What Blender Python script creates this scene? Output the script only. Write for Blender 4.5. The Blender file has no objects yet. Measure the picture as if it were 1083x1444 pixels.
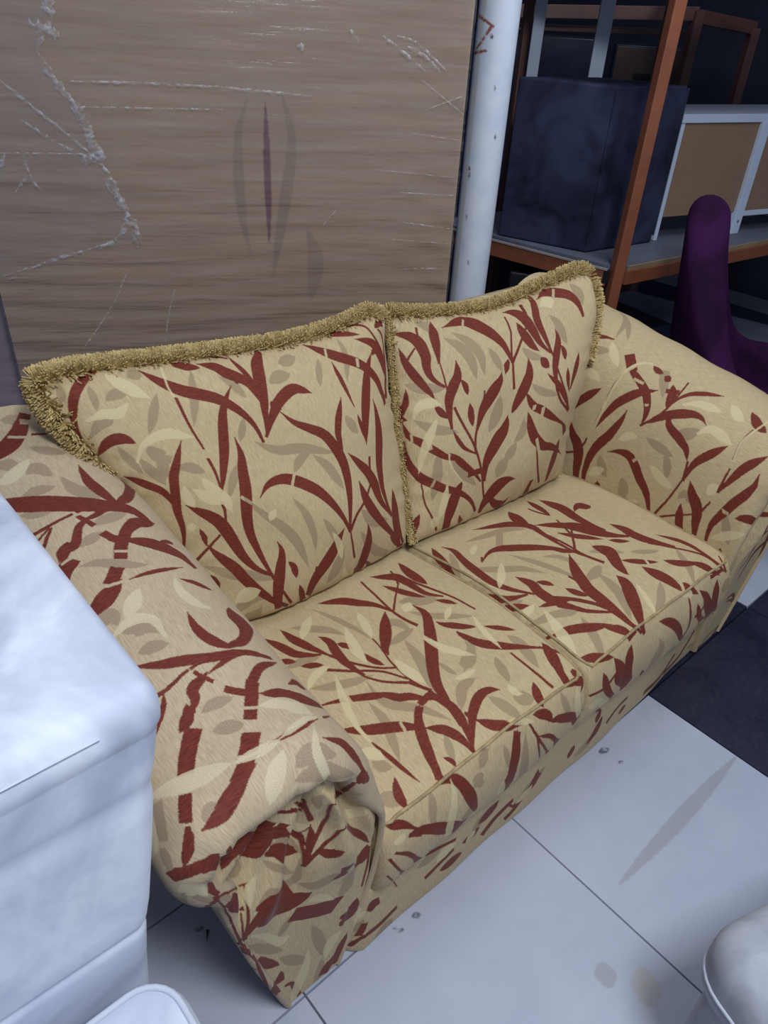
import bpy, bmesh, math, random
import numpy as np
from mathutils import Vector, Matrix

# ------------------------------------------------------------------ camera, light, exposure
S = bpy.context.scene
COL = S.collection
rng = random.Random(7)
nrg = np.random.RandomState(7)

CR = np.array([[0.751021, -0.342255, 0.564649], [-0.658403, -0.452596, 0.601384], [0.049731, -0.823419, -0.565251]])
cam_data = bpy.data.cameras.new('camera')
cam = bpy.data.objects.new('camera', cam_data)
COL.objects.link(cam)
_m = Matrix(((CR[0, 0], -CR[0, 1], -CR[0, 2], 0), (CR[1, 0], -CR[1, 1], -CR[1, 2], 0), (CR[2, 0], -CR[2, 1], -CR[2, 2], 1.6), (0, 0, 0, 1)))
cam.matrix_world = _m
cam_data.sensor_fit = 'AUTO'
cam_data.sensor_width = 36
cam_data.lens = 1040 / 1444 * 36
cam_data.clip_start = 0.02
S.camera = cam

S.view_settings.view_transform = 'Standard'
S.view_settings.look = 'None'
S.view_settings.gamma = 1
S.view_settings.use_curve_mapping = False
S.view_settings.exposure = -0.13

world = bpy.data.worlds.new('room_ambience')
S.world = world
world.use_nodes = True
world.node_tree.nodes['Background'].inputs[0].default_value = (0.62, 0.75, 1.0, 1)
world.node_tree.nodes['Background'].inputs[1].default_value = 0.26


def area_light(name, loc, target, sx, sy, power, color):
    l = bpy.data.lights.new(name, 'AREA')
    l.shape = 'RECTANGLE'
    l.size, l.size_y, l.energy, l.color = sx, sy, power, color
    o = bpy.data.objects.new(name, l)
    COL.objects.link(o)
    o.location = loc
    o.rotation_euler = (Vector(target) - Vector(loc)).to_track_quat('-Z', 'Y').to_euler()
    return o


area_light('tube_and_fill_light', (0.25, -0.5, 2.9), (0.6, 0.4, 0), 0.5, 0.6, 58, (0.89, 0.945, 1.0))
area_light('tube_and_fill_light', (2.1, 0.9, 2.95), (2.4, 1.7, 0.8), 0.3, 1.2, 21, (0.9, 0.95, 1.0))  # added fill light, brightens the rack, pipe and frame legs


# ------------------------------------------------------------------ helpers
def lin(r, g, b):
    f = lambda c: (c / 255 / 12.92) if c / 255 <= 0.04045 else ((c / 255 + 0.055) / 1.055) ** 2.4
    return (f(r), f(g), f(b), 1)


def new_mat(name):
    m = bpy.data.materials.new(name)
    m.use_nodes = True
    nt = m.node_tree
    return m, nt, nt.nodes['Principled BSDF']


def node(nt, t, **kw):
    n = nt.nodes.new(t)
    for k, v in kw.items():
        if isinstance(k, str) and k.startswith('i_'):
            key = k[2:]
            key = int(key) if key.isdigit() else key.replace('_', ' ')
            n.inputs[key].default_value = v
        else:
            setattr(n, k, v)
    return n


def coord(nt, scale=(1, 1, 1), kind='Object', rot=(0, 0, 0)):
    tc = node(nt, 'ShaderNodeTexCoord')
    mp = node(nt, 'ShaderNodeMapping')
    mp.inputs['Scale'].default_value = scale
    mp.inputs['Rotation'].default_value = rot
    nt.links.new(tc.outputs[kind], mp.inputs[0])
    return mp.outputs[0]


def noise(nt, vec, scale, detail=4, rough=0.55, dist=0.0):
    n = node(nt, 'ShaderNodeTexNoise')
    n.inputs['Scale'].default_value = scale
    n.inputs['Detail'].default_value = detail
    n.inputs['Roughness'].default_value = rough
    n.inputs['Distortion'].default_value = dist
    nt.links.new(vec, n.inputs['Vector'])
    return n.outputs[0]


def ramp(nt, fac, stops):
    r = node(nt, 'ShaderNodeValToRGB')
    el = r.color_ramp.elements
    while len(el) < len(stops):
        el.new(0.5)
    for e, (p, c) in zip(el, stops):
        e.position = p
        e.color = c if len(c) == 4 else (*c, 1)
    nt.links.new(fac, r.inputs[0])
    return r.outputs[0]


def mix(nt, fac, a, b, blend='MIX'):
    n = node(nt, 'ShaderNodeMix', data_type='RGBA', blend_type=blend)
    for sock, v in ((n.inputs[0], fac), (n.inputs[6], a), (n.inputs[7], b)):
        if isinstance(v, (int, float)):
            sock.default_value = v
        elif isinstance(v, tuple):
            sock.default_value = v
        else:
            nt.links.new(v, sock)
    return n.outputs[2]


def math_n(nt, op, a, b=0.0):
    n = node(nt, 'ShaderNodeMath', operation=op)
    for sock, v in ((n.inputs[0], a), (n.inputs[1], b)):
        if isinstance(v, (int, float)):
            sock.default_value = v
        else:
            nt.links.new(v, sock)
    return n.outputs[0]


def bump(nt, bsdf, h, strength=0.3, dist=0.002):
    b = node(nt, 'ShaderNodeBump')
    b.inputs['Strength'].default_value = strength
    b.inputs['Distance'].default_value = dist
    nt.links.new(h, b.inputs['Height'])
    nt.links.new(b.outputs[0], bsdf.inputs['Normal'])


def plain(name, col, rough=0.5, var=0.12, scale=8, bumpv=0.0, metallic=0.0, stretch=(1, 1, 1), sheen=0.0, spec=0.5):
    m, nt, b = new_mat(name)
    v = coord(nt, stretch)
    n = noise(nt, v, scale)
    d = tuple(c * (1 - var) for c in col[:3])
    l = tuple(min(1, c * (1 + var)) for c in col[:3])
    nt.links.new(ramp(nt, n, [(0.3, d), (0.7, l)]), b.inputs['Base Color'])
    b.inputs['Roughness'].default_value = rough
    b.inputs['Metallic'].default_value = metallic
    b.inputs['Specular IOR Level'].default_value = spec
    if sheen:
        b.inputs['Sheen Weight'].default_value = sheen
    if bumpv:
        bump(nt, b, noise(nt, v, scale * 8), bumpv, 0.002)
    return m


def tag(o, label=None, cat=None, group=None, kind=None):
    for k, v in (('label', label), ('category', cat), ('group', group), ('kind', kind)):
        if v:
            o[k] = v
    return o


def empty(name, loc=(0, 0, 0), label=None, cat=None, group=None, kind=None):
    o = bpy.data.objects.new(name, None)
    COL.objects.link(o)
    o.location = loc
    o.empty_display_size = 0.1
    return tag(o, label, cat, group, kind)


def link_mesh(name, me, mat, parent=None):
    o = bpy.data.objects.new(name, me)
    COL.objects.link(o)
    if mat is not None:
        me.materials.append(mat)
    if parent is not None:
        o.parent = parent
        off = Vector((0, 0, 0))
        p = parent
        while p is not None:
            off += p.location
            p = p.parent
        me.transform(Matrix.Translation(-off))     # shapes are given in world coordinates
    return o


def smooth(me, on=True):
    me.polygons.foreach_set('use_smooth', [on] * len(me.polygons))


def from_data(name, verts, faces, mat, parent=None, sm=False, uvs=None):
    me = bpy.data.meshes.new(name)
    me.from_pydata([tuple(map(float, v)) for v in verts], [], [tuple(map(int, f)) for f in faces])
    if uvs is not None:
        lay = me.uv_layers.new(name='cloth')
        idx = np.empty(len(me.loops), dtype=np.int32)
        me.loops.foreach_get('vertex_index', idx)
        lay.data.foreach_set('uv', np.asarray(uvs, dtype=np.float32)[idx].ravel())
    me.update()
    if sm:
        smooth(me)
    return link_mesh(name, me, mat, parent)


def grid_faces(nu, nv, off=0, closed_v=False, flip=False):
    f = []
    for i in range(nu - 1):
        for j in range(nv if closed_v else nv - 1):
            a, b = off + i * nv + j, off + i * nv + (j + 1) % nv
            q = (a, b, b + nv, a + nv)
            f.append(q[::-1] if flip else q)
    return f


def grid_obj(name, P, mat, parent=None, UV=None, flip=False, closed_v=False, caps=False):
    P = np.asarray(P, float)
    nu, nv = P.shape[:2]
    f = grid_faces(nu, nv, 0, closed_v, flip)
    if caps:
        a = list(range(nv))
        b = [(nu - 1) * nv + j for j in range(nv)]
        f.append(a if flip else a[::-1])
        f.append(b[::-1] if flip else b)
    return from_data(name, P.reshape(-1, 3), f, mat, parent, True, None if UV is None else np.asarray(UV).reshape(-1, 2))


def catmull(pts, n, closed=False):
    """n points, evenly spaced by length, on a centripetal-ish spline through pts"""
    pts = np.asarray(pts, float)
    if closed:
        ext = np.vstack([pts[-1], pts, pts[0], pts[1]])
        segs = len(pts)
    else:
        ext = np.vstack([2 * pts[0] - pts[1], pts, 2 * pts[-1] - pts[-2]])
        segs = len(pts) - 1
    out = []
    for i in range(segs):
        p0, p1, p2, p3 = ext[i:i + 4]
        for t in np.linspace(0, 1, 24, endpoint=False):
            out.append(0.5 * ((2 * p1) + (-p0 + p2) * t + (2 * p0 - 5 * p1 + 4 * p2 - p3) * t * t + (-p0 + 3 * p1 - 3 * p2 + p3) * t ** 3))
    out.append(pts[0] if closed else pts[-1])
    out = np.array(out)
    L = np.concatenate([[0], np.cumsum(np.linalg.norm(np.diff(out, axis=0), axis=1))])
    s = np.linspace(0, L[-1], n)
    return np.stack([np.interp(s, L, out[:, k]) for k in range(out.shape[1])], 1)


def lens_of(P):
    return np.concatenate([[0], np.cumsum(np.linalg.norm(np.diff(P, axis=0), axis=1))])


def tube(name, path, r, mat, parent=None, n=8, closed=False):
    P = np.asarray(path, float)
    T = np.gradient(P, axis=0)
    T /= np.linalg.norm(T, axis=1)[:, None] + 1e-9
    up = np.array([0, 0, 1.0])
    rings = []
    rr = np.broadcast_to(np.asarray(r, float), (len(P),))
    prev = None
    for p, t, q in zip(P, T, rr):
        a = np.cross(t, up) if prev is None else prev - t * (prev @ t)
        if np.linalg.norm(a) < 1e-3:
            a = np.cross(t, [1, 0, 0])
        a /= np.linalg.norm(a)
        prev = a
        b = np.cross(t, a)
        rings.append([p + q * (math.cos(x) * a + math.sin(x) * b) for x in np.linspace(0, 2 * math.pi, n, endpoint=False)])
    return grid_obj(name, np.array(rings), mat, parent, closed_v=True, caps=True)


def bm_obj(name, bm, mat, parent=None, sm=False):
    me = bpy.data.meshes.new(name)
    bm.normal_update()
    bm.to_mesh(me)
    bm.free()
    if sm:
        smooth(me)
    return link_mesh(name, me, mat, parent)


def hexa(name, c8, mat, parent=None, bev=0.003, seg=2):
    """eight corners: bottom ring of four, then top ring of four"""
    bm = bmesh.new()
    v = [bm.verts.new(p) for p in c8]
    for f in ((3, 2, 1, 0), (4, 5, 6, 7), (0, 1, 5, 4), (1, 2, 6, 5), (2, 3, 7, 6), (3, 0, 4, 7)):
        bm.faces.new([v[i] for i in f])
    bmesh.ops.recalc_face_normals(bm, faces=bm.faces)
    if bev:
        bmesh.ops.bevel(bm, geom=list(bm.edges), offset=bev, segments=seg, affect='EDGES', profile=0.6)
    return bm_obj(name, bm, mat, parent)


def prism(name, quad, z0, z1, mat, parent=None, bev=0.003, seg=2):
    return hexa(name, [(x, y, z0) for x, y in quad] + [(x, y, z1) for x, y in quad], mat, parent, bev, seg)


def bar(name, p, q, w, d, mat, parent=None, side=(1, 0, 0), bev=0.003):
    """square section bar from p to q, w along side, d across"""
    p, q = Vector(p), Vector(q)
    t = (q - p).normalized()
    s = Vector(side)
    s = (s - t * s.dot(t)).normalized()
    c = t.cross(s)
    ring = [s * a * w / 2 + c * b * d / 2 for a, b in ((-1, -1), (1, -1), (1, 1), (-1, 1))]
    return hexa(name, [p + r for r in ring] + [q + r for r in ring], mat, parent, bev)


# ------------------------------------------------------------------ printed / woven / worn flat marks
def stroke_outline(pts, w, kind):
    """pts in metres, w the greatest width in metres; kind l leaf, s stem, b blunt band"""
    C = catmull(pts, 30 if kind == 'w' else 26)
    if kind == 'w':
        C, w, prof = C[:, :2], 1.0, np.clip(C[:, 2], 0.0022, None)
    t = np.linspace(0, 1, len(C))
    if kind == 'w':
        pass
    elif kind == 'l':
        prof = np.where(t < 0.62, 0.16 + 0.84 * np.sin(t / 0.62 * math.pi / 2) ** 1.4, np.cos((t - 0.62) / 0.38 * math.pi / 2) ** 0.85)
    elif kind == 'd':
        prof = np.sin(np.clip(t, 0, 1) * math.pi) ** 0.75
    elif kind == 's':
        prof = 1 - 0.35 * t
    else:
        prof = np.ones_like(t)
    T = np.gradient(C, axis=0)
    T /= np.linalg.norm(T, axis=1)[:, None] + 1e-12
    N = np.stack([-T[:, 1], T[:, 0]], 1)
    return C, N * (prof * w / 2)[:, None]


def fill_poly(mask, poly, val):
    H, W = mask.shape
    x0, y0 = np.floor(poly.min(0)).astype(int)
    x1, y1 = np.ceil(poly.max(0)).astype(int) + 1
    x0, y0, x1, y1 = max(x0, 0), max(y0, 0), min(x1, W), min(y1, H)
    if x1 <= x0 or y1 <= y0:
        return
    for k in range(len(poly)):
        pass
    X, Y = np.meshgrid(np.arange(x0, x1) + 0.5, np.arange(y0, y1) + 0.5)
    inside = np.zeros(X.shape, bool)
    px, py = poly[:, 0], poly[:, 1]
    for i in range(len(poly)):
        j = i - 1
        if py[i] == py[j]:
            continue
        c = ((py[i] > Y) != (py[j] > Y)) & (X < (px[j] - px[i]) * (Y - py[i]) / (py[j] - py[i]) + px[i])
        inside ^= c
    sub = mask[y0:y1, x0:x1]
    sub[inside] = val


def print_image(name, strokes, wm, hm, ppm=1300):
    """flat print of a cloth panel wm x hm metres, drawn stroke by stroke; red, green, blue hold the three yarns"""
    W, H = int(wm * ppm), int(hm * ppm)
    ch = {c: np.zeros((H, W), np.float32) for c in 'rtc'}
    for col, kind, w, pts in strokes:
        C, O = stroke_outline(pts, w, kind)
        A, B = (C + O) * ppm, (C - O) * ppm
        for i in range(len(C) - 1):
            q = np.array([A[i], A[i + 1], B[i + 1], B[i]])
            if col == 'x':
                for c in 'rt':
                    fill_poly(ch[c], q, 0)
            else:
                fill_poly(ch[col], q, 1)
    img = bpy.data.images.new(name, W, H, float_buffer=False, is_data=True)
    buf = np.ones((H, W, 4), np.float32)
    for k, c in enumerate('rtc'):
        m = ch[c]
        p = np.pad(m, 1, mode='edge')
        m = (p[1:-1, 1:-1] * 2 + p[:-2, 1:-1] + p[2:, 1:-1] + p[1:-1, :-2] + p[1:-1, 2:]) / 6
        buf[:, :, k] = m
    img.pixels.foreach_set(buf.ravel())
    img.update()
    img.pack()
    return img


def fabric(name, img, wm, hm, tone=(1, 1, 1), grain_rot=0.0):
    """woven upholstery: beige ground, rust, taupe and pale straw yarns; UV in metres"""
    m, nt, b = new_mat(name)
    uv = node(nt, 'ShaderNodeUVMap', uv_map='cloth').outputs[0]
    v = node(nt, 'ShaderNodeMapping')
    v.inputs['Scale'].default_value = (1 / wm, 1 / hm, 1)
    nt.links.new(uv, v.inputs[0])
    t = node(nt, 'ShaderNodeTexImage', image=img, interpolation='Cubic', extension='CLIP')
    # ragged yarn edges
    jit = noise(nt, uv, 700, 2)
    dj = node(nt, 'ShaderNodeVectorMath', operation='SCALE')
    jn = node(nt, 'ShaderNodeTexNoise')
    jn.inputs['Scale'].default_value = 520
    nt.links.new(uv, jn.inputs['Vector'])
    sb = node(nt, 'ShaderNodeVectorMath', operation='SUBTRACT')
    sb.inputs[1].default_value = (0.5, 0.5, 0.5)
    nt.links.new(jn.outputs['Color'], sb.inputs[0])
    nt.links.new(sb.outputs[0], dj.inputs[0])
    dj.inputs[3].default_value = 0.003
    ad = node(nt, 'ShaderNodeVectorMath', operation='ADD')
    nt.links.new(v.outputs[0], ad.inputs[0])
    nt.links.new(dj.outputs[0], ad.inputs[1])
    nt.links.new(ad.outputs[0], t.inputs[0])
    sp = node(nt, 'ShaderNodeSeparateColor')
    nt.links.new(t.outputs[0], sp.inputs[0])
    # weave: fine slanted threads
    mp = node(nt, 'ShaderNodeMapping')
    mp.inputs['Scale'].default_value = (460, 50, 1)
    mp.inputs['Rotation'].default_value = (0, 0, grain_rot)
    nt.links.new(uv, mp.inputs[0])
    thread = noise(nt, mp.outputs[0], 1.0, 2)
    mp2 = node(nt, 'ShaderNodeMapping')
    mp2.inputs['Scale'].default_value = (70, 380, 1)
    mp2.inputs['Rotation'].default_value = (0, 0, grain_rot + 0.5)
    nt.links.new(uv, mp2.inputs[0])
    thread2 = noise(nt, mp2.outputs[0], 1.0, 2)
    blot = noise(nt, uv, 9, 3)
    T = lambda *c: tuple([lin(*c)[i] * tone[i] for i in range(3)]) + (1,)
    base = ramp(nt, thread, [(0.25, T(170, 148, 111)), (0.75, T(208, 187, 149))])
    base = mix(nt, math_n(nt, 'MULTIPLY', blot, 0.35), base, T(196, 172, 131))
    red = ramp(nt, thread2, [(0.25, T(90, 38, 28)), (0.75, T(132, 60, 45))])
    speck = noise(nt, uv, 620, 2)
    taupe = ramp(nt, speck, [(0.35, T(134, 112, 88)), (0.65, T(174, 150, 118))])
    cream = ramp(nt, speck, [(0.35, T(200, 182, 138)), (0.6, T(220, 206, 164))])
    c = mix(nt, math_n(nt, 'MULTIPLY', sp.outputs[1], 0.8), base, taupe)
    c = mix(nt, sp.outputs[0], c, red)
    c = mix(nt, math_n(nt, 'MULTIPLY', sp.outputs[2], 0.78), c, cream)
    nt.links.new(c, b.inputs['Base Color'])
    b.inputs['Roughness'].default_value = 0.72
    b.inputs['Specular IOR Level'].default_value = 0.18
    b.inputs['Sheen Weight'].default_value = 0.06
    b.inputs['Sheen Roughness'].default_value = 0.4
    h = math_n(nt, 'ADD', math_n(nt, 'MULTIPLY', thread, 0.5), math_n(nt, 'MULTIPLY', sp.outputs[0], 0.5))
    h = math_n(nt, 'ADD', h, math_n(nt, 'MULTIPLY', thread2, 0.4))
    bump(nt, b, h, 0.35, 0.0012)
    return m
PRINTS = {}
# colour r/t/c picks one of three tints; kind l leaf, d tapered both ends, s stem, b band; numbers are millimetres
PRINTS['floor'] = """t d 36 1238 670 1500 668 1800 669;r d 18 1508 910 1525 908 1545 902;r d 9 1524 858 1540 856;
t d 50 1044 594 1062 580 1082 565;c d 75 1085 535 1108 512 1130 490;r d 12 790 925 800 915 808 908;r d 14 838 918 850 912 858 906;r d 12 470 1190 490 1178"""
PRINTS['pipe'] = """c b 14 186 0 188 1000 187 2000;r s 10 160 992 200 978 229 965;r s 10 221 965 195 930 167 905;r s 10 155 895 185 900 215 906;t d 11 222 950 224 942 227 934;
t d 11 196 592 199 568 198 548;t d 7 205 448 206 436 207 422;t d 7 271 692 272 680 273 668;t d 5 230 300 231 290 232 280;t d 6 250 820 252 812 253 800"""
PRINTS['panel'] = """r d 21 791 1365 791 1284 790 1192 790 1095 788 975;t d 30 743 1370 712 1265 711 1075 731 940;t d 34 835 1390 862 1267 838 1095 792 864;
t d 50 905 1020 930 930 915 800"""
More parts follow.
